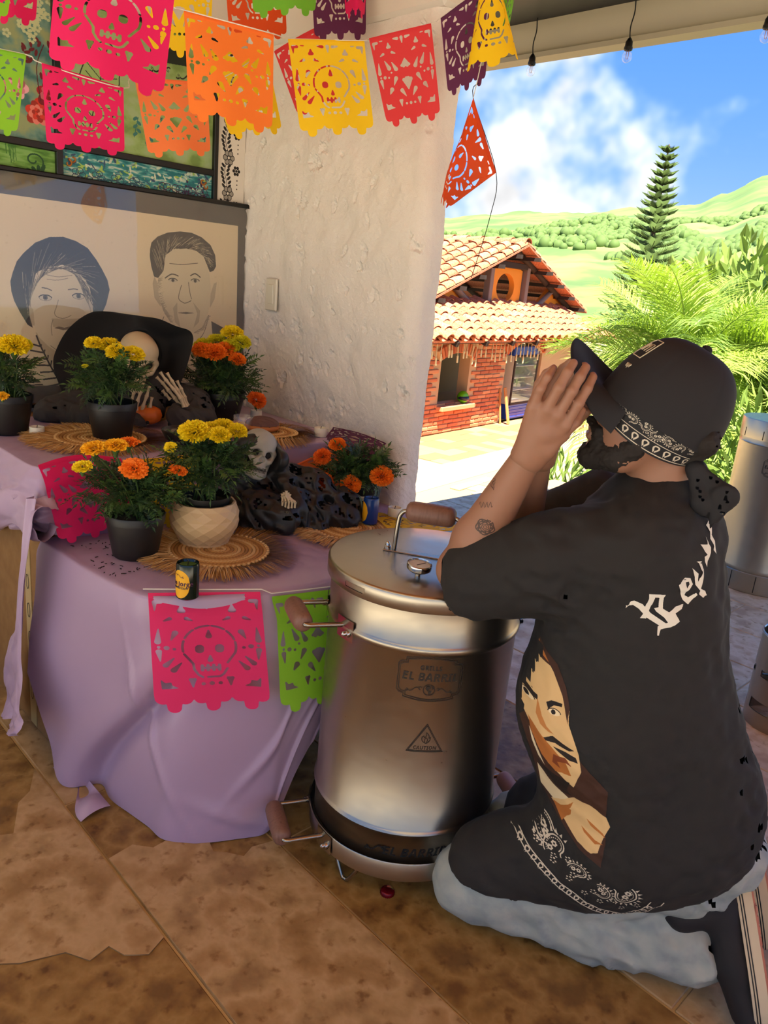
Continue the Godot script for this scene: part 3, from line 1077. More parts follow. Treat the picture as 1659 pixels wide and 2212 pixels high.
	# ---- icicle lights hanging from the eave
	for k in 26:
		var ib := MB.new()
		var x := -0.9 + k * 0.19 + rng.randf_range(-0.05, 0.05)
		var l := rng.randf_range(0.16, 0.42)
		ib.tube([Vector3(x, 0.42, 0.42), Vector3(x, 0.42 - l, 0.42)], 0.008, 4)
		ib.tube([Vector3(x, 0.42 - l, 0.42), Vector3(x + 0.01, 0.28 - l, 0.42)], 0.018, 6)
		var ic := put("icicle_light", ib.done(), M["icicle"], null, H)
		tag(ic, "small white icicle light hanging on a wire under the tiled eave", "string light", "icicle lights under the eave")
	# ---- drinks cooler in the doorway
	var fr2 := thing("drinks_cooler", "glass-door drinks cooler with a blue base in the brick doorway", "cooler")
	fr2.transform = H * Transform3D(Basis(Vector3.UP, 0.0), Vector3(4.25, -1.5, -0.35))
	var fb := MB.new()
	fb.box(Vector3(0, 0.19, 0), Vector3(1.3, 0.36, 0.6), 0.02)
	for k in 4:
		fb.box(Vector3(0, 0.07 + k * 0.075, 0.305), Vector3(1.2, 0.03, 0.02), 0.004)
	fb.box(Vector3(0, 1.62, 0), Vector3(1.3, 0.22, 0.6), 0.02)
	put("base", fb.done(), M["fridge_blue"], fr2)
	var fc := MB.new()
	fc.box(Vector3(0, 0.94, -0.27), Vector3(1.26, 1.14, 0.05))
	for x in [-0.62, 0.62]:
		fc.box(Vector3(x, 0.94, 0.0), Vector3(0.04, 1.14, 0.58))
	for k in 4:
		fc.box(Vector3(0, 0.42 + k * 0.28, 0), Vector3(1.2, 0.015, 0.5))
	put("cabinet", fc.done(), M["fridge_white"], fr2)
	var gd := MB.new()
	gd.box(Vector3(-0.60, 0.94, 0.31), Vector3(0.06, 1.16, 0.03), 0.006)
	gd.box(Vector3(0.60, 0.94, 0.31), Vector3(0.06, 1.16, 0.03), 0.006)
	gd.box(Vector3(0, 0.385, 0.31), Vector3(1.26, 0.05, 0.03), 0.006)
	gd.box(Vector3(0, 1.50, 0.31), Vector3(1.26, 0.05, 0.03), 0.006)
	put("door_frame", gd.done(), M["beam_dark"], fr2)
	put("glass_door", boxmesh(Vector3(1.16, 1.10, 0.008)), M["pane_glass"], fr2, Transform3D(Basis.IDENTITY, Vector3(0, 0.94, 0.31)))
	# ---- plank leaning by the doorway
	var pk := MB.new()
	pk.box(Vector3(0, 0.42, 0), Vector3(0.10, 0.84, 0.03), 0.005)
	pk.box(Vector3(-0.10, 0.42, -0.12), Vector3(0.05, 0.82, 0.03), 0.005, Basis(Vector3.RIGHT, 0.1))
	var pko := put("easel_board", pk.done(), M["board_wood"], null, H * Transform3D(Basis(Vector3.RIGHT, -0.22) * Basis(Vector3.BACK, 0.05), Vector3(3.12, -1.49, 0.26)))
	tag(pko, "narrow pale wooden board leaning against the brick doorway", "board")
	# ---- chairs seen through the window
	for k in 2:
		var ch := thing("dark_chair", ["dark wooden slat-back chair just inside the arched window", "second dark wooden chair behind the helmet in the arched window"][k], "chair", Vector3.ZERO, 0.0)
		ch.transform = H * Transform3D(Basis(Vector3.UP, 0.3 - 0.7 * k), Vector3(0.72 + k * 0.62, -1.47, -0.95 - k * 0.3))
		for c in [[-0.2, -0.18], [0.2, -0.18], [-0.2, 0.2], [0.2, 0.2]]:
			put("leg", boxmesh(Vector3(0.045, 1.40 if c[1] < 0 else 0.7, 0.045), 0.004), M["beam_dark"], ch, Transform3D(Basis.IDENTITY, Vector3(c[0], 0.70 if c[1] < 0 else 0.35, c[1])))
		put("seat", boxmesh(Vector3(0.46, 0.05, 0.44), 0.01), M["beam_dark"], ch, Transform3D(Basis.IDENTITY, Vector3(0, 0.70, 0.01)))
		for q in 3:
			put("slat", boxmesh(Vector3(0.40, 0.07, 0.025), 0.004), M["beam_dark"], ch, Transform3D(Basis.IDENTITY, Vector3(0, 0.90 + q * 0.20, -0.18)))
	# ---- helmet on the sill
	var he := thing("motorcycle_helmet", "green, pink and black motorcycle helmet on the window sill", "helmet")
	he.transform = H * Transform3D(Basis(Vector3.UP, 0.6), Vector3(1.32, -0.92, 0.02))
	var hb := MB.new()
	hb.ball(Vector3(0, 0.13, 0), Vector3(0.15, 0.13, 0.125), 16, 10)
	put("shell", hb.done(), M["helmet_green"], he)
	var hv := MB.new()
	hv.ball(Vector3(-0.03, 0.12, 0.01), Vector3(0.135, 0.075, 0.128), 16, 8)
	put("visor", hv.done(), M["dark_blue"], he)
	var hp := MB.new()
	hp.ball(Vector3(0.04, 0.075, 0.02), Vector3(0.12, 0.05, 0.118), 16, 8)
	put("stripe", hp.done(), M["helmet_pink"], he)

func frond_mesh(L: float, droop: float, pairs: int, leaf: float, sd: int, w := 0.022) -> ArrayMesh:    # arching feather leaf along +x
	var r := RandomNumberGenerator.new()
	r.seed = sd
	var b := MB.new()
	var spine := []
	for k in 15:
		var t := k / 14.0
		spine.append(Vector3(L * (t - 0.16 * droop * t * t), L * (0.42 * t - (0.30 + 0.55 * droop) * t * t), 0))
	var rad := []
	for k in 15:
		rad.append(lerpf(0.016, 0.003, k / 14.0))
	b.tube(spine, rad, 5)
	for k in pairs:
		var t := lerpf(0.13, 0.99, float(k) / (pairs - 1))
		var f := t * 14.0
		var i := mini(int(f), 13)
		var p: Vector3 = spine[i].lerp(spine[i + 1], f - i)
		var d: Vector3 = (spine[i + 1] - spine[i]).normalized()
		var up := Vector3(-d.y, d.x, 0)
		for s in [-1.0, 1.0]:
			var l := leaf * (0.45 + 0.75 * sin(PI * clampf(t * 0.92 + 0.08, 0, 1))) * r.randf_range(0.85, 1.1)
			var dir := (d * r.randf_range(0.5, 0.75) + Vector3(0, 0, s) * 0.85 + up * r.randf_range(0.05, 0.45)).normalized()
			var m1: Vector3 = p + dir * l * 0.5
			var e: Vector3 = p + dir * l + Vector3.DOWN * l * r.randf_range(0.18, 0.42)
			var side: Vector3 = (d - dir * d.dot(dir)).normalized() * w
			b.quad(p - side * 0.6, m1 - side, m1 + side, p + side * 0.6, 1)
			b.tri(m1 - side, e, m1 + side, 1)
	return b.done()

func palm(called: String, label: String, at: Vector3, fronds: int, L: float, sd: int, h := 1.2):
	var r := RandomNumberGenerator.new()
	r.seed = sd
	var p := thing(called, label, "palm", at)
	var meshes := []
	for k in 5:
		meshes.append(frond_mesh(L, 0.55 + 0.22 * k, 60, 0.44, sd + k, 0.0085))
	var tb := MB.new()
	for k in 4:
		var a := TAU * k / 4.0 + 0.4
		var q := Vector3(cos(a) * 0.16, 0, sin(a) * 0.16)
		tb.tube(curve([q, q * 1.1 + Vector3(0, h * 0.5, 0), q * 1.5 + Vector3(0, h, 0)], 4), 0.05, 8)
	put("trunk", tb.done(), M["palm_trunk"], p)
	for k in fronds:
		var t := float(k) / fronds
		var a := k * 2.399963 + r.randf_range(-0.3, 0.3)
		var tilt := lerpf(1.05, -0.25, t) + r.randf_range(-0.12, 0.12)
		var m: ArrayMesh = meshes[clampi(int(t * 5.0), 0, 4)]
		var B := Basis(Vector3.UP, a) * Basis(Vector3.BACK, tilt) * Basis(Vector3.RIGHT, r.randf_range(-0.5, 0.5))
		put("frond", m, M[["palm_a", "palm_b", "palm_b", "palm_c"][r.randi() % 4]], p, Transform3D(B.scaled(Vector3.ONE * r.randf_range(0.8, 1.12)), Vector3(cos(a) * 0.12, h * r.randf_range(0.85, 1.05), -sin(a) * 0.12)))

func bushy(called: String, label: String, cat: String, at: Vector3, size: Vector3, n: int, leaf: float, m: String, sd: int, w := 0.22):
	var r := RandomNumberGenerator.new()
	r.seed = sd
	var p := thing(called, label, cat, at)
	var sb := MB.new()
	for k in 7:
		var e := Vector3(r.randf_range(-0.6, 0.6) * size.x, size.y * r.randf_range(0.5, 0.9), r.randf_range(-0.6, 0.6) * size.z)
		sb.tube([Vector3.ZERO, e * 0.5 + Vector3(0, 0.1 * size.y, 0), e], [0.02, 0.014, 0.006], 5)
	put("stem", sb.done(), M["palm_trunk"], p)
	var lb := MB.new()
	for k in 3:
		var y := (k - 1) * 0.0
	lb.quad(Vector3(0, 0, 0), Vector3(-w, 0.05, 0.5), Vector3(0, -0.08, 1.0), Vector3(w, 0.05, 0.5), -1)
	var mm := MultiMesh.new()
	mm.transform_format = MultiMesh.TRANSFORM_3D
	mm.mesh = lb.done()
	mm.instance_count = n
	for k in n:
		var d := Vector3(r.randfn(), r.randfn(), r.randfn()).normalized() * pow(r.randf(), 0.4)
		var q := Vector3(d.x * size.x, (d.y * 0.5 + 0.5) * size.y, d.z * size.z)
		var out := (d + Vector3(r.randf_range(-0.6, 0.6), r.randf_range(-0.3, 0.7), r.randf_range(-0.6, 0.6))).normalized()
		var B := Basis.looking_at(-out, Vector3.UP if absf(out.y) < 0.95 else Vector3.RIGHT) * Basis(Vector3.BACK, r.randf() * TAU)
		mm.set_instance_transform(k, Transform3D(B.scaled(Vector3.ONE * leaf * r.randf_range(0.6, 1.3)), q))
	var mi := MultiMeshInstance3D.new()
	mi.name = "foliage"
	mi.multimesh = mm
	mi.material_override = M[m]
	mi.set_meta("kind", "stuff")
	p.add_child(mi, true)
	return p

func plants_outside():
	palm("feathery_palm", "large feathery palm with bright fronds spreading behind the man's cap", Vector3(3.25, -1.8, -8.8), 58, 1.55, 300, 2.6)
	palm("feathery_palm", "lower feathery palm clump at the photo's edge above the pink tube", Vector3(4.75, -1.8, -8.6), 40, 1.5, 340, 2.2)
	# conifer far behind
	var c := thing("tall_conifer", "tall narrow conifer rising above the palm in front of the clouds", "tree", Vector3(10.7, -2.0, -36.5))
	var tb := MB.new()
	tb.tube([Vector3(0, 0, 0), Vector3(0, 10.1, 0)], [0.22, 0.03], 7)
	put("trunk", tb.done(), M["palm_trunk"], c)
	var r := RandomNumberGenerator.new()
	r.seed = 91
	for tier in 22:
		var y := 3.0 + tier * 0.325
		var reach := lerpf(1.75, 0.20, pow(float(tier) / 21.0, 0.8))
		for k in 7:
			var a := TAU * k / 7.0 + tier * 0.5 + r.randf_range(-0.2, 0.2)
			var bb := MB.new()
			var pts := []
			for q in 5:
				var t := q / 4.0
				pts.append(Vector3(cos(a) * reach * t, y + reach * (0.30 * t * t - 0.06 * t), sin(a) * reach * t))
			bb.tube(pts, 0.02, 4)
			for q in 12:
				var t := 0.15 + 0.85 * q / 11.0
				var p := Vector3(cos(a) * reach * t, y + reach * (0.30 * t * t - 0.06 * t), sin(a) * reach * t)
				var o := Vector3(-sin(a), 0, cos(a))
				for s in [-1.0, 1.0]:
					bb.tri(p + Vector3(0, 0.05, 0), p + o * s * 0.30 + Vector3(cos(a) * 0.18, 0.16, sin(a) * 0.18), p - Vector3(0, 0.05, 0), -1)
			put("branch", bb.done(), M["conifer_green"], c)
	# planting beyond the terrace edge and behind the palms
	bushy("leafy_shrub", "bright leafy shrub beyond the terrace edge between the man's chin and shoulder", "shrub", Vector3(1.55, -1.75, -6.9), Vector3(0.55, 1.75, 0.5), 1100, 0.20, "shrub_green", 401, 0.10)
	bushy("leafy_shrub", "dense green shrub behind the second steel barrel at the terrace edge", "shrub", Vector3(3.6, -1.8, -7.2), Vector3(1.1, 2.5, 0.8), 2200, 0.22, "shrub_green", 402, 0.12)
	bushy("garden_tree", "round green tree standing behind the feathery palms", "tree", Vector3(6.0, -1.8, -13.0), Vector3(2.2, 4.4, 1.8), 2600, 0.34, "shrub_green", 403, 0.2)
	bushy("garden_tree", "broad green tree below the hillside behind the house's gable", "tree", Vector3(9.5, -1.8, -24.0), Vector3(3.2, 4.6, 2.4), 2600, 0.5, "shrub_green", 404, 0.25)

# ==================================================================== bodies from smoothly joined shapes (surface nets)
class Field:
	var o: Vector3                            # corner of the grid
	var c: float                              # cell
	var nx: int
	var ny: int
	var nz: int
	var d := PackedFloat32Array()
	func _init(lo: Vector3, hi: Vector3, cell: float):
		o = lo
		c = cell
		nx = int(ceil((hi.x - lo.x) / cell)) + 1
		ny = int(ceil((hi.y - lo.y) / cell)) + 1
		nz = int(ceil((hi.z - lo.z) / cell)) + 1
		d.resize(nx * ny * nz)
		d.fill(0.3)
	func _range(lo: Vector3, hi: Vector3) -> Array:
		return [clampi(int((lo.x - o.x) / c), 0, nx - 1), clampi(int((hi.x - o.x) / c) + 1, 0, nx - 1), clampi(int((lo.y - o.y) / c), 0, ny - 1), clampi(int((hi.y - o.y) / c) + 1, 0, ny - 1), clampi(int((lo.z - o.z) / c), 0, nz - 1), clampi(int((hi.z - o.z) / c) + 1, 0, nz - 1)]
	# tapered capsule joined in with a blend of k; flat > 0 squeezes it along axis "thin"
	func bone(a: Vector3, b: Vector3, ra: float, rb: float, k := 0.02, thin := Vector3.ZERO, flat := 1.0):
		var m := maxf(ra, rb) * maxf(1.0, flat) + k + 2.0 * c
		var lo := Vector3(minf(a.x, b.x) - m, minf(a.y, b.y) - m, minf(a.z, b.z) - m)
		var hi := Vector3(maxf(a.x, b.x) + m, maxf(a.y, b.y) + m, maxf(a.z, b.z) + m)
		var r := _range(lo, hi)
		var ab := b - a
		var ll := maxf(ab.length_squared(), 1e-9)
		var use := flat != 1.0
		for z in range(r[4], r[5] + 1):
			for y in range(r[2], r[3] + 1):
				var row: int = (z * ny + y) * nx
				var p := Vector3(0, o.y + y * c, o.z + z * c)
				for x in range(r[0], r[1] + 1):
					p.x = o.x + x * c
					var ap := p - a
					var t := clampf(ap.dot(ab) / ll, 0.0, 1.0)
					var q := ap - ab * t
					if use:
						q += thin * q.dot(thin) * (flat - 1.0)
					var e := q.length() - (ra + (rb - ra) * t)
					var v := d[row + x]
					if e > v + k:
						continue
					var h := maxf(k - absf(v - e), 0.0) / k
					d[row + x] = minf(v, e) - h * h * k * 0.25
	func chain(pts: Array, rad: Array, k := 0.02):
		for i in pts.size() - 1:
			bone(pts[i], pts[i + 1], rad[i], rad[i + 1], k)
	# ellipsoid; cut = true takes it away
	func ell(ctr: Vector3, rad: Vector3, k := 0.02, B := Basis.IDENTITY, cut := false):
		var m := maxf(rad.x, maxf(rad.y, rad.z)) + k + 2.0 * c
		var r := _range(ctr - Vector3.ONE * m, ctr + Vector3.ONE * m)
		var inv := B.inverse()
		var rm := minf(rad.x, minf(rad.y, rad.z))
		for z in range(r[4], r[5] + 1):
			for y in range(r[2], r[3] + 1):
				var row: int = (z * ny + y) * nx
				for x in range(r[0], r[1] + 1):
					var p := inv * (Vector3(o.x + x * c, o.y + y * c, o.z + z * c) - ctr)
					var s := p / rad
					var k0 := s.length()
					var k1 := (s / rad).length()
					var e := k0 * (k0 - 1.0) / k1 if k1 > 1e-6 else -rm
					var v := d[row + x]
					if cut:
						e = -e
						var h := maxf(k - absf(v - e), 0.0) / k
						d[row + x] = maxf(v, e) + h * h * k * 0.25
					elif e <= v + k:
						var h := maxf(k - absf(v - e), 0.0) / k
						d[row + x] = minf(v, e) - h * h * k * 0.25
	func above(p: Vector3, n: Vector3):          # cut away what lies on the side of n
		for z in nz:
			for y in ny:
				var row := (z * ny + y) * nx
				for x in nx:
					var e := (Vector3(o.x + x * c, o.y + y * c, o.z + z * c) - p).dot(n)
					if e > d[row + x]:
						d[row + x] = e
	func shape(f: Callable):                     # near the surface, add f(p) to the distance
		for z in nz:
			for y in ny:
				var row := (z * ny + y) * nx
				for x in nx:
					var v := d[row + x]
					if v < 0.05 and v > -0.05:
						d[row + x] = v + f.call(Vector3(o.x + x * c, o.y + y * c, o.z + z * c))
	func at(p: Vector3) -> float:
		var q := (p - o) / c
		var x := clampi(int(q.x), 0, nx - 2)
		var y := clampi(int(q.y), 0, ny - 2)
		var z := clampi(int(q.z), 0, nz - 2)
		var f := Vector3(clampf(q.x - x, 0, 1), clampf(q.y - y, 0, 1), clampf(q.z - z, 0, 1))
		var k := (z * ny + y) * nx + x
		var s := ny * nx
		var a := lerpf(lerpf(d[k], d[k + 1], f.x), lerpf(d[k + nx], d[k + nx + 1], f.x), f.y)
		var b := lerpf(lerpf(d[k + s], d[k + s + 1], f.x), lerpf(d[k + s + nx], d[k + s + nx + 1], f.x), f.y)
		return lerpf(a, b, f.z)
	func grad(p: Vector3) -> Vector3:
		var h := c * 0.7
		return Vector3(at(p + Vector3(h, 0, 0)) - at(p - Vector3(h, 0, 0)), at(p + Vector3(0, h, 0)) - at(p - Vector3(0, h, 0)), at(p + Vector3(0, 0, h)) - at(p - Vector3(0, 0, h)))
	func hit(from: Vector3, dir: Vector3, far: float) -> float:     # first distance along dir where the surface is met, or -1
		var t := 0.0
		while t < far:
			var e := at(from + dir * t)
			if e < 0.0004:
				return t
			t += maxf(e * 0.7, 0.0015)
		return -1.0
	func mesh(into: ArrayMesh = null) -> ArrayMesh:
		var id := PackedInt32Array()
		id.resize(nx * ny * nz)
		id.fill(-1)
		var V := PackedVector3Array()
		var N := PackedVector3Array()
		var I := PackedInt32Array()
		var s := ny * nx
		var corner := [0, 1, nx, nx + 1, s, s + 1, s + nx, s + nx + 1]
		var off := [Vector3(0, 0, 0), Vector3(1, 0, 0), Vector3(0, 1, 0), Vector3(1, 1, 0), Vector3(0, 0, 1), Vector3(1, 0, 1), Vector3(0, 1, 1), Vector3(1, 1, 1)]
		var edges := [[0, 1], [2, 3], [4, 5], [6, 7], [0, 2], [1, 3], [4, 6], [5, 7], [0, 4], [1, 5], [2, 6], [3, 7]]
		for z in nz - 1:
			for y in ny - 1:
				var row := (z * ny + y) * nx
				for x in nx - 1:
					var k := row + x
					var a := d[k]
					if a > c * 2.0 or a < -c * 2.0:
						continue
					var sg := 0
					for q in 8:
						if d[k + corner[q]] < 0.0:
							sg += 1
					if sg == 0 or sg == 8:
						continue
					var sum := Vector3.ZERO
					var n := 0
					for e in edges:
						var va := d[k + corner[e[0]]]
						var vb := d[k + corner[e[1]]]
						if (va < 0.0) != (vb < 0.0):
							sum += (off[e[0]] as Vector3).lerp(off[e[1]], va / (va - vb))
							n += 1
					id[k] = V.size()
					var p := o + (Vector3(x, y, z) + sum / n) * c
					V.append(p)
					N.append(grad(p).normalized())
		for z in range(1, nz - 1):
			for y in range(1, ny - 1):
				var row := (z * ny + y) * nx
				for x in range(1, nx - 1):
					var k := row + x
					var a := d[k]
					if a > c * 2.0 or a < -c * 2.0:
						continue
					var ins := a < 0.0
					if ins != (d[k + 1] < 0.0):
						_q(I, id, k - nx - s, k - s, k, k - nx, ins)
					if ins != (d[k + nx] < 0.0):
						_q(I, id, k - 1 - s, k - 1, k, k - s, ins)
					if ins != (d[k + s] < 0.0):
						_q(I, id, k - 1 - nx, k - nx, k, k - 1, ins)
		var arr := []
		arr.resize(Mesh.ARRAY_MAX)
		arr[Mesh.ARRAY_VERTEX] = V
		arr[Mesh.ARRAY_NORMAL] = N
		arr[Mesh.ARRAY_INDEX] = I
		var m := into if into else ArrayMesh.new()
		m.add_surface_from_arrays(Mesh.PRIMITIVE_TRIANGLES, arr)
		return m
	func _q(I: PackedInt32Array, id: PackedInt32Array, a: int, b: int, e: int, f: int, ins: bool):
		a = id[a]; b = id[b]; e = id[e]; f = id[f]
		if a < 0 or b < 0 or e < 0 or f < 0:
			return
		if ins:
			I.append_array([a, e, b, a, f, e])
		else:
			I.append_array([a, b, e, a, e, f])

# ==================================================================== the altar
func altar():
	altar_tables()
	portrait_and_panels()
	altar_plants()
	altar_mats()
	altar_small()
	skeleton()
	reaper()

func along(pts: Array, u: float):               # point at share u along a list of equal steps
	var f := clampf(u, 0.0, 1.0) * (pts.size() - 1)
	var k := mini(int(f), pts.size() - 2)
	return pts[k].lerp(pts[k + 1], f - k)

func by_length(pts: Array, n: int) -> Array:      # resampled to n points of equal spacing
	var L := [0.0]
	for k in range(1, pts.size()):
		L.append(L[-1] + (pts[k] - pts[k - 1]).length())
	var out := []
	var j := 0
	for i in n:
		var s: float = L[-1] * i / (n - 1)
		while j < pts.size() - 2 and L[j + 1] < s:
			j += 1
		out.append(pts[j].lerp(pts[j + 1], (s - L[j]) / maxf(L[j + 1] - L[j], 1e-6)))
	return out

func altar_tables():
	# cardboard carton under the upper cloth
	var cb := MB.new()
	cb.box(Vector3(1.26, 0.425, -2.42), Vector3(1.04, 0.85, 0.74), 0.006)
	var carton := thing("cardboard_carton", "brown cardboard carton with a taped edge under the upper lilac cloth", "carton")
	carton.transform = roomed()
	put("body", cb.done(), M["cardboard"], carton)
	var tp := MB.new()
	tp.box(Vector3(0.7385, 0.42, -2.16), Vector3(0.002, 0.82, 0.045))
	put("tape", tp.done(), M["tape"], carton)
	var pm := []
	for k in 8:
		var l := []
		for q in 14:
			l.append(Vector2(-2.16 + cos(TAU * q / 12.0) * 0.010, 0.12 + k * 0.09 + sin(TAU * q / 12.0) * 0.022))
		pm.append(l)
	var pr := strokes(pm, 0.003)
	put("tape_print", pr, M["ink"], carton, Transform3D(Basis(Vector3(0, 0, 1), Vector3(0, 1, 0), Vector3(-1, 0, 0)), Vector3(0.7372, 0, 0)))
	# low table: plain wooden top and legs, wholly under its cloth
	var lt := thing("low_table", "low wooden table hidden under the lower lilac cloth", "table")
	lt.transform = roomed()
	var tb := MB.new()
	tb.box(Vector3(1.34, 0.63, -1.76), Vector3(0.86, 0.03, 0.48), 0.004)
	put("tabletop", tb.done(), M["board_wood"], lt)
	for q in [[0.98, -1.60], [1.70, -1.60], [0.98, -1.94], [1.70, -1.94]]:
		put("leg", boxmesh(Vector3(0.045, 0.615, 0.045), 0.004), M["board_wood"], lt, Transform3D(Basis.IDENTITY, Vector3(q[0], 0.3075, q[1])))
	# ---- lower cloth
	var f1 := noise(5.0, 3, 101)
	var f2 := noise(14.0, 3, 102)
	var fold := noise(5.0, 1, 103)
	var ctr := Vector3(1.30, 0.652, -1.95)
	var rim := []
	for q in [[0.735, -2.03], [0.742, -1.90], [0.752, -1.75], [0.772, -1.62], [0.795, -1.548], [0.86, -1.50], [0.94, -1.46], [1.03, -1.43], [1.15, -1.412], [1.35, -1.412], [1.55, -1.44], [1.70, -1.49], [1.80, -1.545], [1.845, -1.62], [1.846, -1.80], [1.846, -2.03]]:
		rim.append(Vector3(q[0], 0.652, q[1]))
	rim = by_length(curve(rim, 8), 260)
	var hem := []
	for q in [[0.70, 0.26, -2.03], [0.70, 0.12, -1.95], [0.715, 0.012, -1.86], [0.745, 0.004, -1.79], [0.785, 0.004, -1.69], [0.805, 0.004, -1.56], [0.812, 0.004, -1.485], [0.87, 0.004, -1.43], [0.95, 0.004, -1.39], [1.035, 0.005, -1.362], [1.075, 0.05, -1.368], [1.14, 0.16, -1.375], [1.24, 0.26, -1.385], [1.42, 0.33, -1.40], [1.62, 0.36, -1.44], [1.82, 0.38, -1.54], [1.85, 0.38, -1.8], [1.85, 0.38, -2.03]]:
		hem.append(Vector3(q[0], q[1], q[2]))
	hem = by_length(curve(hem, 8), 260)
	var drop := func(u: float, v: float) -> Vector3:
		var P: Vector3 = along(rim, u)
		if v < 0.30:
			var t := v / 0.30
			var p := ctr.lerp(P, t)
			var w := f1.get_noise_2d(p.x, p.z) * 0.0022 + absf(f2.get_noise_2d(p.x * 0.6, p.z * 0.6)) * 0.003
			p.y += w * smoothstep(0.0, 0.25, t) - 0.006 * smoothstep(0.92, 1.0, t)
			return p
		var t := (v - 0.30) / 0.70
		var Hm: Vector3 = along(hem, u)
		var out := (Vector3(P.x, 0, P.z) - Vector3(1.3, 0, -1.85)).normalized()
		var p := P.lerp(Hm, t)
		p += out * 0.012 * sin(PI * minf(t * 8.0, 1.0) * 0.5)
		# the long fold that runs from the corner down to the floor on the left
		var uf := lerpf(0.315, 0.165, smoothstep(0.05, 1.0, t))
		var x := (u - uf) / 0.022
		p -= out * 0.045 * smoothstep(0.04, 0.35, t) * exp(-x * x) * (1.0 if x > 0 else exp(-x * x * 3.0))
		p += out * 0.020 * smoothstep(0.04, 0.35, t) * exp(-pow((u - uf + 0.035) / 0.03, 2.0))
		# a few long slack creases, otherwise taut plastic
		for q in [[0.24, 0.45, 0.9, 0.010], [0.40, 0.62, -0.55, 0.012], [0.44, 0.80, -0.5, 0.013], [0.50, 0.50, -0.35, 0.008], [0.36, 0.90, 0.2, 0.012], [0.53, 0.75, -0.9, 0.010], [0.28, 0.75, 0.7, 0.008]]:
			var e := Vector2((u - q[0]) * 7.0, t - q[1])
			var cr := Vector2(e.x * cos(q[2]) + e.y * sin(q[2]), -e.x * sin(q[2]) + e.y * cos(q[2]))
			p += out * q[3] * exp(-pow(cr.y / 0.028, 2.0)) * exp(-pow(cr.x / 0.32, 2.0))
		p += out * (fold.get_noise_2d(u * 1.4, t * 0.35) * 0.010) * t
		# belly at the bottom front
		p += out * 0.020 * sin(PI * t) * smoothstep(0.30, 0.42, u) * smoothstep(0.62, 0.5, u)
		return p
	var low := thing("lower_tablecloth", "lilac plastic tablecloth draped over the low table down to the floor", "tablecloth")
	low.transform = roomed()
	put("cloth", sheet_mesh(260, 90, drop), M["lilac"], low)
	# torn scrap of cloth pulled out on the floor
	put("torn_corner", sheet_mesh(24, 10, func(u: float, v: float) -> Vector3:
		var p := Vector3(lerpf(0.75, 0.70, v), 0.006 + 0.022 * sin(u * 9.0) * v * (1.0 - v) * 4.0 + 0.012 * (1.0 - v), lerpf(-1.92, -1.66, u))
		p.x += 0.03 * sin(u * 5.0) * v
		return p), M["lilac"], low)
	# ---- upper cloth: top, front and left sides, and a long tail bunched at the left corner
	var up := thing("upper_tablecloth", "lilac plastic cloth over the upper tier, its tail bunched and hanging at the corner", "tablecloth")
	up.transform = roomed()
	var edge := []
	for q in [[0.722, -2.80], [0.722, -2.5], [0.722, -2.2], [0.722, -2.06], [0.732, -2.015], [0.76, -1.997], [0.9, -1.995], [1.2, -1.993], [1.5, -1.993], [1.75, -1.995], [1.782, -2.003], [1.79, -2.03], [1.79, -2.2], [1.79, -2.5], [1.79, -2.80]]:
		edge.append(Vector3(q[0], 0.86, q[1]))
	edge = by_length(curve(edge, 6), 260)
	var c2 := Vector3(1.26, 0.86, -2.42)
	put("cloth", sheet_mesh(260, 60, func(u: float, v: float) -> Vector3:
		var P: Vector3 = along(edge, u)
		if v < 0.4:
			var t := v / 0.4
			var p := c2.lerp(P, t)
			p.y += absf(f2.get_noise_2d(p.x * 0.7, p.z * 0.7)) * 0.004 * smoothstep(0.3, 0.7, t) - 0.006 * smoothstep(0.94, 1.0, t)
			return p
		var t := (v - 0.4) / 0.6
		var left := smoothstep(0.36, 0.30, u)
		var L := lerpf(0.215, 0.20, left) + 0.02 * sin(u * 60.0) * left
		var out := (Vector3(P.x, 0, P.z) - Vector3(1.26, 0, -2.42)).normalized()
		out = Vector3(-1, 0, 0) if P.x < 0.728 else out
		var p := P + Vector3(0, -L * t, 0)
		p += out * (0.006 + left * 0.030 * sin(PI * t) + fold.get_noise_2d(u * 3.0, t * 0.5) * 0.016 * t)
		p += out * (0.010 - absf(fold.get_noise_2d(u * 4.0 + t * 0.5, t * 0.6)) * 0.035) * t * left
		return p), M["lilac"], up)
	# bunched roll at the bottom of the left side
	put("bunched_roll", sheet_mesh(40, 26, func(u: float, v: float) -> Vector3:
		var z := lerpf(-2.62, -1.90, u)
		var a := lerpf(-2.4, 2.5, v)
		var r := lerpf(0.060, 0.042, u) * (1.0 + 0.25 * sin(u * 14.0 + a * 1.5)) + f1.get_noise_2d(z, a * 0.12) * 0.012
		return Vector3(0.712 - cos(a) * r * 0.9, lerpf(0.665, 0.742, smoothstep(0.3, 1.0, u)) - sin(a) * r * 1.25, z)), M["lilac_under"], up)
	# the tail: a band that falls from the corner and opens into a wide flap
	var mid := [Vector3(0.690, 0.80, -1.945), Vector3(0.672, 0.66, -1.960), Vector3(0.664, 0.52, -1.985), Vector3(0.660, 0.40, -2.005), Vector3(0.654, 0.29, -2.03), Vector3(0.645, 0.18, -2.035), Vector3(0.632, 0.105, -2.04)]
	mid = curve(mid, 6)
	var wid := curve([Vector2(0.05, 0), Vector2(0.085, 0), Vector2(0.085, 0), Vector2(0.09, 0), Vector2(0.20, 0), Vector2(0.27, 0), Vector2(0.25, 0)], 6)
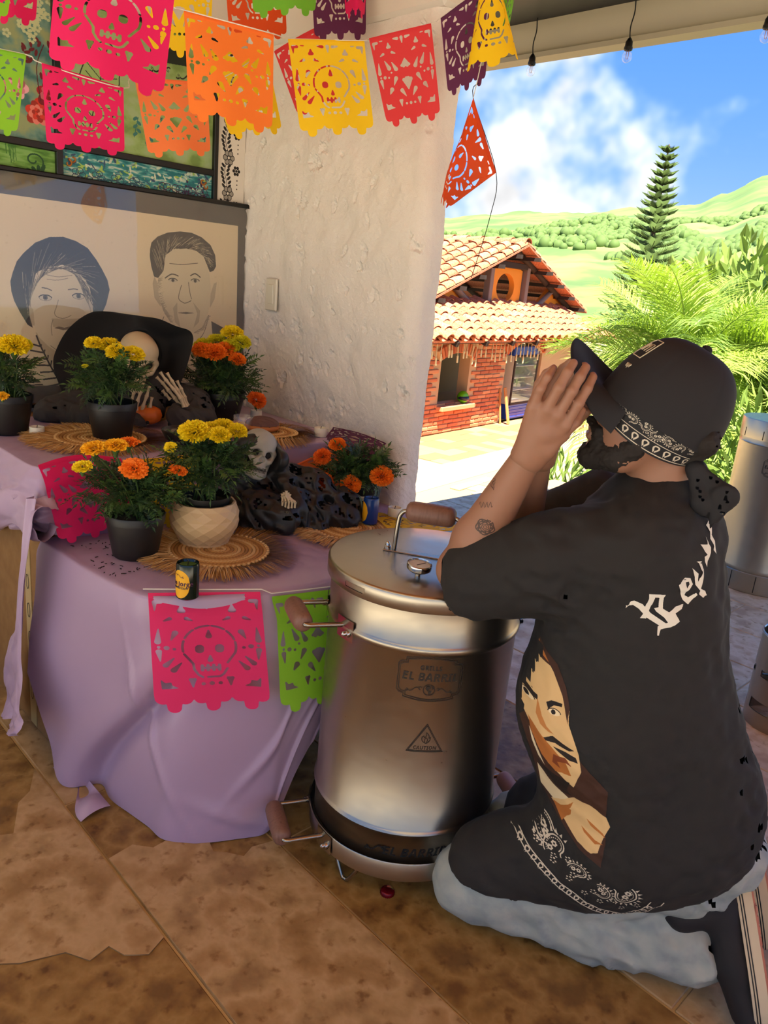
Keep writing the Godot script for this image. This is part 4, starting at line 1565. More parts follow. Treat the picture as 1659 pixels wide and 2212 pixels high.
	put("hanging_tail", sheet_mesh(44, 70, func(u: float, v: float) -> Vector3:
		var p: Vector3 = along(mid, v)
		var w: float = along(wid, v).x
		var s := u - 0.5
		p.z += s * w * 1.5
		p.x -= s * w * 0.40 - 0.010 * sin(s * 9.0 + v * 3.0) * smoothstep(0.0, 0.3, v)
		p.y += s * 0.16 * smoothstep(0.62, 1.0, v) 
		p.x += -0.022 * exp(-pow((s - 0.18 + 0.2 * v) / 0.10, 2.0)) * smoothstep(0.75, 0.4, v) + f1.get_noise_2d(u * 0.5, v * 0.7) * 0.026 * smoothstep(0.4, 0.9, v)
		return p), M["lilac_under"], up)

# ---------------------------------------------------------------- plants
func marigold(sd: int, petals: int, open: bool) -> ArrayMesh:      # unit radius, facing up; full pompon or open layers
	var r := RandomNumberGenerator.new()
	r.seed = sd
	var b := MB.new()
	for k in petals:
		var t := (k + 0.5) / petals
		var th := acos(1.0 - t * (1.25 if not open else 1.08))
		var ph := k * 2.399963 + r.randf_range(-0.2, 0.2)
		var dir := Vector3(sin(th) * cos(ph), cos(th) * 0.85, sin(th) * sin(ph))
		var side := Vector3(-sin(ph), 0, cos(ph)).rotated(dir.normalized(), r.randf_range(-0.5, 0.5))
		var up := dir.cross(side).normalized()
		var w := (0.13 if not open else lerpf(0.14, 0.30, t)) * r.randf_range(0.8, 1.25)
		var len := r.randf_range(0.88, 1.05) * (1.0 if not open else lerpf(0.62, 1.0, t))
		var prev := []
		for row in 3:
			var f: float = [0.45, 0.80, 1.0][row]
			var ww: float = w * [0.45, 1.0, 1.05][row]
			var cur := []
			for j in 5:
				var s := (j - 2) / 2.0
				var ruff := (0.055 if j % 2 else -0.035) * (1.0 if row == 2 else 0.35)
				cur.append(dir * len * f + side * s * ww + up * ((0.10 if open else 0.05) * s * s - 0.04) * (1.0 + row) * 0.5 + dir * ruff + up * r.randf_range(-0.03, 0.03) * row)
			if row > 0:
				for j in 4:
					b.quad(prev[j], prev[j + 1], cur[j + 1], cur[j], -1)
			prev = cur
	return b.done()

func pinnate(sd: int) -> ArrayMesh:               # a feathered marigold leaf along +z, about 1 long
	var r := RandomNumberGenerator.new()
	r.seed = sd
	var b := MB.new()
	var spine := []
	for k in 9:
		var t := k / 8.0
		spine.append(Vector3(0, 0.22 * sin(t * 2.2) - 0.16 * t * t, t))
	for k in 8:
		b.quad(spine[k] + Vector3(-0.012, 0, 0), spine[k] + Vector3(0.012, 0, 0), spine[k + 1] + Vector3(0.008, 0, 0), spine[k + 1] + Vector3(-0.008, 0, 0), 1)
	for k in 7:
		var p: Vector3 = spine[k + 1]
		for s in [-1.0, 1.0]:
			var l := (0.40 - 0.035 * absf(k - 3)) * r.randf_range(0.85, 1.1)
			var dir := Vector3(s * 0.86, r.randf_range(-0.05, 0.18), 0.55).normalized()
			var wv := Vector3(-dir.z * s, 0.0, dir.x * s).normalized() * l * 0.17
			var m: Vector3 = p + dir * l * 0.5 + Vector3(0, 0.02, 0)
			var e: Vector3 = p + dir * l - Vector3(0, 0.05, 0)
			b.tri(p, m - wv, m, 1); b.tri(m - wv, e, m, 1)
			b.tri(p, m, m + wv, 1); b.tri(m, e, m + wv, 1)
	var p2: Vector3 = spine[8]
	b.quad(p2, p2 + Vector3(-0.06, 0.02, 0.15), p2 + Vector3(0, -0.04, 0.36), p2 + Vector3(0.06, 0.02, 0.15), -1)
	return b.done()

var flower_full: Array = []
var flower_open: Array = []
var leaves: Array = []

func marigold_plant(called: String, label: String, at: Vector3, rim_r: float, h: float, cream: bool, fol: Vector3, fsize: Vector3, n_leaf: int, leaf: float, flowers: Array, open_kind: bool, sd: int):
	var r := RandomNumberGenerator.new()
	r.seed = sd
	var p := thing(called, label, "potted plant", at, 0.0, "marigolds in pots on the altar")
	var y0 := h
	if cream:
		# faceted pot: staggered diamonds
		var b := MB.new()
		var N := 14
		var rows := 9
		var g := []
		for i in rows + 1:
			var t := float(i) / rows
			var rad := lerpf(0.066, 0.092, smoothstep(0.0, 0.55, t)) - 0.010 * smoothstep(0.75, 1.0, t)
			var row := []
			for j in N:
				var a := TAU * (j + 0.5 * (i % 2)) / N
				var rr := rad * (1.03 if i % 1 == 0 else 0.99)
				row.append(Vector3(cos(a) * rr, t * 0.125, sin(a) * rr))
			g.append(row)
		for i in rows:
			for j in N:
				var j1 := (j + 1) % N
				if i % 2 == 0:
					b.tri(g[i][j], g[i + 1][j], g[i][j1], -1); b.tri(g[i][j1], g[i + 1][j], g[i + 1][j1], -1)
				else:
					b.tri(g[i][j], g[i + 1][j], g[i + 1][j1], -1); b.tri(g[i][j], g[i + 1][j1], g[i][j1], -1)
		var tops := []
		for j in N:
			var a: Vector3 = g[rows][j]
			var c: Vector3 = g[rows][(j + 1) % N]
			b.quad(a, a * Vector3(0.93, 1, 0.93), c * Vector3(0.93, 1, 0.93), c, -1)
			b.quad(a * Vector3(0.93, 1, 0.93), a * Vector3(0.92, 0.6, 0.92), c * Vector3(0.92, 0.6, 0.92), c * Vector3(0.93, 1, 0.93), -1)
		b.lathe([Vector2(0.0, 0.0), Vector2(0.066, 0.0)], 14)
		put("cover_pot", b.done(), M["pot_cream"], p)
		y0 = 0.142
	var pot := MB.new()
	var base := y0 - h if cream else 0.0
	var rb := rim_r * 0.76
	pot.lathe([Vector2(0.0, base + 0.001), Vector2(rb - 0.004, base + 0.001), Vector2(rb, base + 0.005), Vector2(rim_r * 0.955, y0 - 0.026), Vector2(rim_r * 0.96, y0 - 0.022), Vector2(rim_r * 0.985, y0 - 0.021), Vector2(rim_r, y0 - 0.002), Vector2(rim_r - 0.001, y0), Vector2(rim_r - 0.004, y0 - 0.001), Vector2(rim_r * 0.94, y0 - 0.03)] if not cream else [Vector2(rb, base + 0.03), Vector2(rim_r * 0.95, y0 - 0.018), Vector2(rim_r, y0 - 0.003), Vector2(rim_r, y0), Vector2(rim_r - 0.003, y0), Vector2(rim_r * 0.93, y0 - 0.03)], 40, Transform3D.IDENTITY, 40)
	put("pot", pot.done(), M["pot_black"], p)
	var so := MB.new()
	so.lathe([Vector2(rim_r * 0.945, y0 - 0.022), Vector2(rim_r * 0.6, y0 - 0.016), Vector2(0.0, y0 - 0.013)], 24)
	put("soil", so.done(), M["soil"], p)
	var root := Vector3(0, y0 - 0.02, 0)
	var sb := MB.new()
	for f in flowers:
		var q := Vector3(f[0], f[1] - at.y, f[2])
		var s := root + Vector3(r.randf_range(-0.5, 0.5) * rim_r, 0, r.randf_range(-0.5, 0.5) * rim_r)
		sb.tube(curve([s, s.lerp(q, 0.5) + Vector3(r.randf_range(-0.01, 0.01), 0.01, r.randf_range(-0.01, 0.01)), q - Vector3(0, f[3] * 0.3, 0)], 4), [0.0028] + [0.0025, 0.0024, 0.0023, 0.0022, 0.0022, 0.0021, 0.002] + [0.002], 5)
		sb.lathe([Vector2(0.003, -f[3] * 0.9), Vector2(f[3] * 0.30, -f[3] * 0.35), Vector2(f[3] * 0.42, -0.1 * f[3])], 8, Transform3D(Basis.IDENTITY, q))
	for k in 9:
		var s := root + Vector3(r.randf_range(-0.4, 0.4) * rim_r, 0, r.randf_range(-0.4, 0.4) * rim_r)
		var e := fol + Vector3(r.randf_range(-0.7, 0.7) * fsize.x, r.randf_range(-0.1, 0.8) * fsize.y, r.randf_range(-0.7, 0.7) * fsize.z)
		sb.tube([s, s.lerp(e, 0.5) + Vector3(0, 0.012, 0), e], [0.0026, 0.002, 0.0012], 5)
	put("stem", sb.done(), M["stem_green"], p)
	for k in flowers.size():
		var f: Array = flowers[k]
		var q := Vector3(f[0], f[1] - at.y, f[2])
		var lean := Vector3(q.x - fol.x, 0, q.z - fol.z) * 5.0
		var toward := (Vector3(-at.x, 0, -at.z).normalized() * 0.35 + lean * 0.7 + Vector3.UP).normalized()
		if f.size() > 5:
			toward = (Vector3(-at.x, 0, -at.z).normalized() * f[5] + lean + Vector3.UP * 0.6).normalized()
		var B := Basis(Quaternion(Vector3.UP, toward)) * Basis(Vector3.UP, r.randf() * TAU)
		var list := flower_open if open_kind or f[3] < 0.02 else flower_full
		put("flower_head", list[k % list.size()], M[f[4]], p, Transform3D(B.scaled(Vector3(f[3], f[3] * (0.85 if not open_kind else 0.7), f[3])), q))
	for kind in 3:
		var mm := MultiMesh.new()
		mm.transform_format = MultiMesh.TRANSFORM_3D
		mm.mesh = leaves[kind % 2]
		var n := n_leaf / 3
		mm.instance_count = n
		for k in n:
			var d := Vector3(r.randfn(), r.randfn(), r.randfn()).normalized() * pow(r.randf(), 0.45)
			var q := fol + Vector3(d.x * fsize.x, d.y * fsize.y, d.z * fsize.z)
			var ax := (Vector3(d.x, 0.25 + d.y * 0.5 + r.randf_range(-0.6, 0.5), d.z) + Vector3(r.randf_range(-0.4, 0.4), 0, r.randf_range(-0.4, 0.4))).normalized()
			var B := Basis.looking_at(-ax, Vector3.UP if absf(ax.y) < 0.95 else Vector3.RIGHT)
			B = B * Basis(Vector3.BACK, r.randf_range(-0.7, 0.7))
			mm.set_instance_transform(k, Transform3D(B.scaled(Vector3.ONE * leaf * r.randf_range(0.6, 1.15)), q - ax * leaf * 0.35))
		var mi := MultiMeshInstance3D.new()
		mi.name = "foliage"
		mi.multimesh = mm
		mi.material_override = M[["leaf_a", "leaf_b", "leaf_c"][kind]]
		mi.set_meta("kind", "stuff")
		p.add_child(mi, true)
	return p

func altar_plants():
	for k in 3:
		flower_full.append(marigold(600 + k, 170, false))
		flower_open.append(marigold(620 + k, 60, true))
	leaves = [pinnate(640), pinnate(641)]
	var y := "petal_yellow"
	marigold_plant("potted_marigold", "yellow marigold in a black pot cut off at the photo's left edge", rw(0.786, 0.862, -2.422), 0.078, 0.118, false, Vector3(-0.005, 0.172, 0.0), Vector3(0.085, 0.06, 0.085), 120, 0.062,
		[[0.040, 1.122, 0.013, 0.0449, y], [-0.002, 1.117, 0.001, 0.0341, y], [0.030, 0.985, 0.074, 0.0194, "petal_gold"], [0.034, 1.121, -0.050, 0.0306, "petal_lemon"], [-0.06, 1.10, 0.02, 0.035, y]], false, 701)
	marigold_plant("potted_marigold", "yellow marigold in a black pot in front of the skeleton's hat", rw(1.031, 0.868, -2.235), 0.074, 0.112, false, Vector3(0.0, 0.180, 0.0), Vector3(0.105, 0.075, 0.095), 190, 0.060,
		[[-0.045, 1.147, 0.017, 0.0285, y], [-0.012, 1.140, -0.017, 0.0345, y], [0.025, 1.128, 0.023, 0.0345, y], [0.065, 1.124, -0.002, 0.034, y], [-0.058, 1.085, 0.055, 0.011, "petal_lemon"]], false, 702)
	marigold_plant("potted_marigold", "tall mixed yellow and orange marigold in a black pot by the white wall", rw(1.542, 0.862, -2.434), 0.082, 0.10, false, Vector3(0.0, 0.150, 0.0), Vector3(0.125, 0.085, 0.11), 230, 0.066,
		[[0.023, 1.167, -0.036, 0.0429, y], [0.060, 1.141, -0.013, 0.0375, "petal_lemon"], [0.025, 1.126, -0.006, 0.0358, "petal_lemon"], [-0.075, 1.118, -0.013, 0.0379, "petal_lemon"], [-0.033, 1.135, -0.033, 0.0380, "petal_lemon"], [-0.066, 1.107, 0.047, 0.0372, "petal_orange"],
		[-0.018, 1.103, 0.055, 0.0454, "petal_orange"], [0.012, 1.115, 0.008, 0.0380, "petal_orange"], [-0.042, 1.105, 0.052, 0.038, "petal_orange"], [0.056, 1.083, 0.029, 0.0338, "petal_orange"], [0.130, 0.946, 0.025, 0.0386, "petal_deep", 0.2]], false, 703)
	marigold_plant("potted_marigold", "yellow marigold in a cream faceted pot on the straw mat", rw(1.088, 0.655, -1.788), 0.070, 0.10, true, Vector3(0.005, 0.232, 0.002), Vector3(0.110, 0.060, 0.105), 190, 0.066,
		[[-0.022, 0.973, 0.036, 0.0435, y], [0.042, 0.970, 0.031, 0.0310, y], [0.036, 0.978, -0.039, 0.0334, y], [0.075, 0.974, -0.027, 0.0305, y], [0.010, 0.972, -0.02, 0.032, y], [-0.079, 0.934, 0.063, 0.0185, y, 0.8]], false, 704)
	marigold_plant("potted_marigold", "bushy yellow and orange marigold in a black pot at the table's front corner", rw(0.889, 0.652, -1.797), 0.076, 0.118, false, Vector3(-0.010, 0.175, 0.0), Vector3(0.130, 0.062, 0.115), 260, 0.058,
		[[-0.092, 0.938, 0.034, 0.036, "petal_gold"], [-0.045, 0.946, 0.016, 0.035, "petal_gold"], [-0.028, 0.946, -0.030, 0.030, "petal_orange"], [-0.100, 0.903, 0.088, 0.0275, y], [0.017, 0.902, 0.060, 0.0375, "petal_orange", 1.0], [0.108, 0.892, -0.002, 0.026, "petal_orange"]], true, 705)
	var g: Node3D = marigold_plant("potted_marigold", "orange marigold in a black pot with a white barcode sticker by the white wall", rw(1.700, 0.652, -1.822), 0.075, 0.115, false, Vector3(-0.012, 0.155, 0.02), Vector3(0.125, 0.050, 0.10), 170, 0.068,
		[[-0.084, 0.879, 0.035, 0.0300, "petal_orange"], [-0.127, 0.844, 0.069, 0.0315, "petal_deep", 0.7], [-0.118, 0.768, 0.088, 0.0345, "petal_deep", 0.9], [-0.028, 0.770, 0.105, 0.0355, "petal_orange", 1.3], [0.068, 0.802, 0.085, 0.0390, "petal_orange", 1.4]], false, 706)
	# its sticker
	var a := 0.10
	var at := Transform3D(Basis(Vector3.UP, a), Vector3(0, 0.068, 0))
	var st := MB.new()
	st.box(Vector3(0, 0, 0), Vector3(0.036, 0.021, 0.0008), 0.0)
	var rr := 0.0685
	var lb := MB.new()
	for k in 10:
		var x0 := -0.018 + k * 0.0036
		lb.quad(Vector3(x0, -0.0105, 0.0), Vector3(x0, 0.0105, 0.0), Vector3(x0 + 0.0036, 0.0105, 0.0), Vector3(x0 + 0.0036, -0.0105, 0.0), -1)
	put("sticker", bent(lb.done(), rr), M["switch_white"], g, at)
	put("sticker_print", bent(letters("MARYGOLD", 0.0042, true), rr + 0.0005), M["ink"], g, at * Transform3D(Basis.IDENTITY, Vector3(0, 0.0048, 0)))
	var bars := []
	var x := -0.012
	while x < 0.012:
		bars.append([Vector2(x, -0.008), Vector2(x, 0.0)])
		x += [0.0011, 0.0016, 0.0022][rng.randi() % 3]
	put("barcode", bent(strokes(bars, 0.0007), rr + 0.0005), M["ink"], g, at)

# ---------------------------------------------------------------- straw mats
func straw_mat(label: String, x: float, y: float, z: float, disc: float, R: float, sd: int, droop := 0.0):
	var r := RandomNumberGenerator.new()
	r.seed = sd
	var m := thing("straw_placemat", label, "placemat", rw(x, y, z), r.randf() * 0.6, "straw placemats on the altar")
	var rings := int(disc / 0.0095)
	for k in rings:
		var rad := disc * (k + 0.6) / rings
		var b := MB.new()
		var n := maxi(10, int(rad * 640))
		var g := []
		for i in 7:
			var row := []
			var ph := TAU * i / 6.0
			for j in n * 2 + 1:
				var a := TAU * j / (n * 2.0)
				var bump := 0.0016 * (1.0 if (j + k) % 2 else -0.3)
				var q := Vector3(cos(a), 0, sin(a)) * (rad + cos(ph) * (0.0050 + bump * 0.5)) + Vector3(0, 0.0040 + sin(ph) * (0.0032 + bump), 0)
				row.append(q)
			g.append(row)
		b.grid(g, 1)
		put("braid_ring", b.done(), M[["straw_a", "straw_c", "straw_a", "straw_b"][k % 4]], m)
	# knots round the edge, then the fringe
	var kn := MB.new()
	for k in 56:
		var a := TAU * k / 56.0
		kn.ball(Vector3(cos(a) * (disc + 0.004), 0.005, sin(a) * (disc + 0.004)), Vector3(0.006, 0.0045, 0.006), 6, 4)
	var ko := put("knots", kn.done(), M["straw_c"], m)
	ko.set_meta("kind", "stuff")
	for kind in 3:
		var f := MB.new()
		for k in 420:
			var a := r.randf() * TAU
			var l := (R - disc) * r.randf_range(0.80, 1.06)
			var p0 := Vector3(cos(a) * (disc + 0.003), r.randf_range(0.002, 0.007), sin(a) * (disc + 0.003))
			var sp := r.randf_range(-0.16, 0.16)
			var dir := Vector3(cos(a + sp), 0, sin(a + sp))
			var p1 := p0 + dir * l * 0.5 + Vector3(0, r.randf_range(0.0, 0.010), 0)
			var p2 := p0 + dir * l + Vector3(0, r.randf_range(-0.004, 0.008) - p0.y + 0.004, 0)
			if droop > 0.0 and (roomed().basis.inverse() * (Basis(Vector3.UP, m.rotation.y) * p2)).z > droop:
				p2.y -= 0.02 * r.randf_range(0.5, 1.0)
			var s := Vector3(-dir.z, 0.3, dir.x).normalized() * r.randf_range(0.0007, 0.0014)
			f.quad(p0 - s, p1 - s, p1 + s, p0 + s, -1)
			f.quad(p1 - s, p2 - s * 0.5, p2 + s * 0.5, p1 + s, -1)
		var fo := put("fringe", f.done(), M[["straw_a", "straw_b", "straw_c"][kind]], m)
		fo.set_meta("kind", "stuff")

func altar_mats():
	straw_mat("round straw placemat with long fringe under the cream faceted pot", 1.085, 0.657, -1.705, 0.128, 0.222, 801)
	straw_mat("round straw placemat under the blue candle beside the barrel", 1.545, 0.657, -1.675, 0.120, 0.200, 802)
	straw_mat("round straw placemat on the upper tier under the yellow marigold and the skeleton", 0.995, 0.864, -2.235, 0.125, 0.225, 803, 0.2)
	straw_mat("round straw placemat under the chocolate bread by the white wall", 1.545, 0.864, -2.150, 0.100, 0.180, 804, 0.12)

# ---------------------------------------------------------------- candles, bread, bowl
func tea_candle(label: String, x: float, y: float, z: float, r := 0.021, h := 0.029):
	var c := thing("tea_candle", label, "candle", rw(x, y, z), 0.0, "small white candles on the altar")
	var w := MB.new()
	w.lathe([Vector2(0.0, 0), Vector2(r * 0.95, 0), Vector2(r, 0.002), Vector2(r * 1.02, h - 0.002), Vector2(r * 0.97, h), Vector2(r * 0.92, h - 0.001), Vector2(r * 0.85, h - 0.005), Vector2(r * 0.2, h - 0.006), Vector2(0.0, h - 0.005)], 28, Transform3D.IDENTITY, 50)
	put("wax", w.done(), M["wax_white"], c)
	var k := MB.new()
	k.tube([Vector3(0, h - 0.006, 0), Vector3(0.001, h + 0.001, 0), Vector3(0.002, h + 0.005, 0.001)], 0.0011, 6)
	put("wick", k.done(), M["wick"], c)

func pillar_candle(called: String, label: String, x: float, y: float, z: float, r: float, h: float, m: String, top: String, turn: float) -> Node3D:
	var c := thing(called, label, "candle", rw(x, y, z))
	var w := MB.new()
	w.lathe([Vector2(0.0, 0), Vector2(r - 0.003, 0), Vector2(r, 0.003), Vector2(r, h - 0.004), Vector2(r - 0.0015, h), Vector2(r - 0.004, h), Vector2(r - 0.006, h - 0.006)], 36, Transform3D.IDENTITY, 45)
	put("wax", w.done(), M[m], c)
	var t := MB.new()
	t.lathe([Vector2(r - 0.005, h - 0.006), Vector2(r * 0.6, h - 0.008), Vector2(0.0, h - 0.007)], 28)
	put("wax_top", t.done(), M[top], c)
	var k := MB.new()
	k.tube([Vector3(0, h - 0.008, 0), Vector3(0.001, h, 0), Vector3(0.003, h + 0.005, 0)], 0.0012, 6)
	put("wick", k.done(), M["wick"], c)
	var at := Transform3D(Basis(Vector3.UP, turn), Vector3(0, h * 0.46, 0))
	var lb := MB.new()
	var a := r * 0.95
	for q in 12:
		var x0 := -a + 2.0 * a * q / 12.0
		var x1 := -a + 2.0 * a * (q + 1) / 12.0
		var y0 := sqrt(maxf(0.0, 1.0 - x0 * x0 / (a * a))) * h * 0.40
		var y1 := sqrt(maxf(0.0, 1.0 - x1 * x1 / (a * a))) * h * 0.40
		lb.quad(Vector3(x0, -y0, 0), Vector3(x0, y0, 0), Vector3(x1, y1, 0), Vector3(x1, -y1, 0), -1)
	put("paper_label", bent(lb.done(), r + 0.0004), M["label_yellow"], c, at)
	return c

func altar_small():
	tea_candle("small white candle alone at the left end of the upper tier", 0.847, 0.862, -2.345)
	tea_candle("small white candle on the upper tier's corner beside the chocolate bread", 1.705, 0.862, -2.055, 0.022, 0.030)
	tea_candle("small white candle on the lower table beyond the barrel's lid handle", 1.738, 0.668, -1.690, 0.022, 0.029)
	tea_candle("small white candle behind the tall mixed marigold's pot", 1.675, 0.864, -2.405, 0.021, 0.028)
	tea_candle("small white candle standing behind the empty drinking glass", 1.535, 0.872, -2.225, 0.018, 0.030)
	var gc := pillar_candle("green_candle", "dark green pillar candle with a round yellow label at the table's front edge", 0.862, 0.655, -1.483, 0.0265, 0.086, "wax_green", "wax_green_top", 0.0)
	gc.rotation.y = -0.45
	put("label_print", bent(letters("San Jorge", 0.0105, true), 0.0272), M["print_purple"], gc, Transform3D(Basis.IDENTITY, Vector3(0, 0.041, 0)))
	put("label_print", bent(letters("PROTECCION", 0.0042, true), 0.0272), M["dark_blue"], gc, Transform3D(Basis.IDENTITY, Vector3(0, 0.031, 0)))
	put("label_flourish", bent(strokes([swirl(Vector2(0.0, 0.060), 0.018)], 0.0009), 0.0271), M["print_purple"], gc)
	var bc := pillar_candle("blue_candle", "blue pillar candle with a yellow label on the straw mat beside the barrel", 1.612, 0.668, -1.672, 0.0245, 0.083, "wax_blue", "wax_blue", -1.25)
	# chocolate-topped sweet bread
	var br := thing("sweet_bread", "round sweet bread with a grooved chocolate crust on the straw mat", "bread", rw(1.535, 0.872, -2.165), 0.5)
	var bb := MB.new()
	bb.lathe([Vector2(0.0, 0.0), Vector2(0.045, 0.0), Vector2(0.056, 0.006), Vector2(0.0595, 0.013), Vector2(0.058, 0.018), Vector2(0.055, 0.022)], 40, Transform3D.IDENTITY, 80)
	put("crumb", bb.done(), M["bread"], br)
	var fn := noise(60.0, 3, 5)
	put("crust", sheet_mesh(121, 30, func(u: float, v: float) -> Vector3:
		var a := u * TAU
		var rr := v * 0.0585
		var x := cos(a) * rr
		var z := sin(a) * rr
		var y := 0.018 + 0.030 * sqrt(maxf(0.0, 1.0 - v * v * 0.97))
		# curved grooves fanning out of one side
		var ang := atan2(z, x + 0.062)
		var gr := absf(fposmod(ang / 0.235 + 0.5, 1.0) - 0.5)
		y -= 0.0048 * smoothstep(0.13, 0.0, gr) * smoothstep(0.02, 0.05, Vector2(x + 0.062, z).length()) * (1.0 - v * v * 0.3)
		return Vector3(x, y + fn.get_noise_2d(x * 3.0, z * 3.0) * 0.0008, z)), M["cocoa"], br)
	# bowl, glass, little pumpkin
	var bo := thing("black_bowl", "black clay bowl behind the cream pot's yellow flowers", "bowl", rw(1.185, 0.864, -2.085))
	var bm := MB.new()
	bm.lathe([Vector2(0.0, 0.0), Vector2(0.030, 0.0), Vector2(0.033, 0.004), Vector2(0.052, 0.022), Vector2(0.063, 0.044), Vector2(0.064, 0.048), Vector2(0.061, 0.0485), Vector2(0.056, 0.040), Vector2(0.040, 0.020), Vector2(0.0, 0.012)], 40, Transform3D.IDENTITY, 60)
	put("body", bm.done(), M["black_clay"], bo)
	var bw := MB.new()
	bw.lathe([Vector2(0.0585, 0.0435), Vector2(0.0, 0.0435)], 30)
	put("water", bw.done(), M["pane_glass"], bo)
	var gl := MB.new()
	gl.lathe([Vector2(0.0, 0.0), Vector2(0.029, 0.0), Vector2(0.031, 0.003), Vector2(0.0335, 0.048), Vector2(0.0325, 0.049), Vector2(0.0315, 0.048), Vector2(0.029, 0.008), Vector2(0.0, 0.007)], 36, Transform3D.IDENTITY, 50)
	tag(put("drinking_glass", gl.done(), M["clear_glass"], null, Transform3D(Basis.IDENTITY, rw(1.470, 0.873, -2.185))), "clear drinking glass on the upper tier behind the cream pot's flowers", "glass")
	var pk := thing("small_pumpkin", "small orange pumpkin half hidden between the skeleton's sleeves", "pumpkin", rw(1.225, 0.872, -2.385))
	var pb := MB.new()
	pb.lathe([Vector2(0.0, 0.0), Vector2(0.022, 0.0), Vector2(0.040, 0.012), Vector2(0.046, 0.030), Vector2(0.040, 0.048), Vector2(0.024, 0.056), Vector2(0.0, 0.052)], 40, Transform3D.IDENTITY, 90, 0.05, 9)
	put("body", pb.done(), M["orange_skin"], pk)
	var ps := MB.new()
	ps.tube([Vector3(0, 0.05, 0), Vector3(0.003, 0.062, 0), Vector3(0.009, 0.070, 0)], [0.006, 0.004, 0.0045], 7)
	put("stalk", ps.done(), M["stem_green"], pk)

# ---------------------------------------------------------------- the seated skeleton and its hat
func skull_mesh(cell: float) -> ArrayMesh:           # about 0.17 high, face toward +z, origin at the middle of the cranium
	var f := Field.new(Vector3(-0.09, -0.13, -0.10), Vector3(0.09, 0.09, 0.11), cell)
	f.ell(Vector3(0, 0.010, -0.008), Vector3(0.062, 0.062, 0.078), 0.01)
	f.ell(Vector3(0, 0.020, 0.035), Vector3(0.048, 0.042, 0.036), 0.02)
	for s in [-1.0, 1.0]:
		f.bone(Vector3(s * 0.010, -0.004, 0.066), Vector3(s * 0.046, -0.006, 0.050), 0.0085, 0.008, 0.010)
		f.bone(Vector3(s * 0.052, -0.012, 0.040), Vector3(s * 0.036, -0.042, 0.056), 0.010, 0.011, 0.012)
		f.bone(Vector3(s * 0.052, -0.035, 0.035), Vector3(s * 0.060, -0.028, -0.010), 0.006, 0.006, 0.008)
		f.bone(Vector3(s * 0.050, -0.050, 0.010), Vector3(s * 0.036, -0.098, 0.030), 0.010, 0.010, 0.010)
		f.bone(Vector3(s * 0.036, -0.098, 0.030), Vector3(s * 0.010, -0.108, 0.064), 0.011, 0.012, 0.010)
	f.ell(Vector3(0, -0.048, 0.052), Vector3(0.030, 0.030, 0.024), 0.015)
	f.bone(Vector3(0, -0.010, 0.068), Vector3(0, -0.024, 0.078), 0.007, 0.006, 0.008)
	f.ell(Vector3(0, -0.070, 0.066), Vector3(0.024, 0.012, 0.016), 0.008)
	f.ell(Vector3(0, -0.090, 0.064), Vector3(0.024, 0.011, 0.015), 0.008)
	for s in [-1.0, 1.0]:
		f.ell(Vector3(s * 0.025, -0.020, 0.064), Vector3(0.0165, 0.0145, 0.022), 0.004, Basis(Vector3.BACK, s * -0.2), true)
		f.ell(Vector3(s * 0.006, -0.040, 0.078), Vector3(0.0055, 0.011, 0.014), 0.003, Basis(Vector3.BACK, s * 0.25), true)
	f.ell(Vector3(0, -0.080, 0.078), Vector3(0.026, 0.0016, 0.014), 0.002, Basis.IDENTITY, true)
	return f.mesh()

func bone_finger(pts: Array, r: float) -> ArrayMesh:
	var b := MB.new()
	for k in pts.size() - 1:
		var a: Vector3 = pts[k]
		var c: Vector3 = pts[k + 1]
		var l := []
		var w := []
		for q in 7:
			var t := q / 6.0
			l.append(a.lerp(c, t))
			w.append(r * (1.0 + 0.1 * k) * (0.80 + 0.45 * pow(absf(t - 0.5) * 2.0, 2.0)))
		b.tube(l, w, 8)
	return b.done()

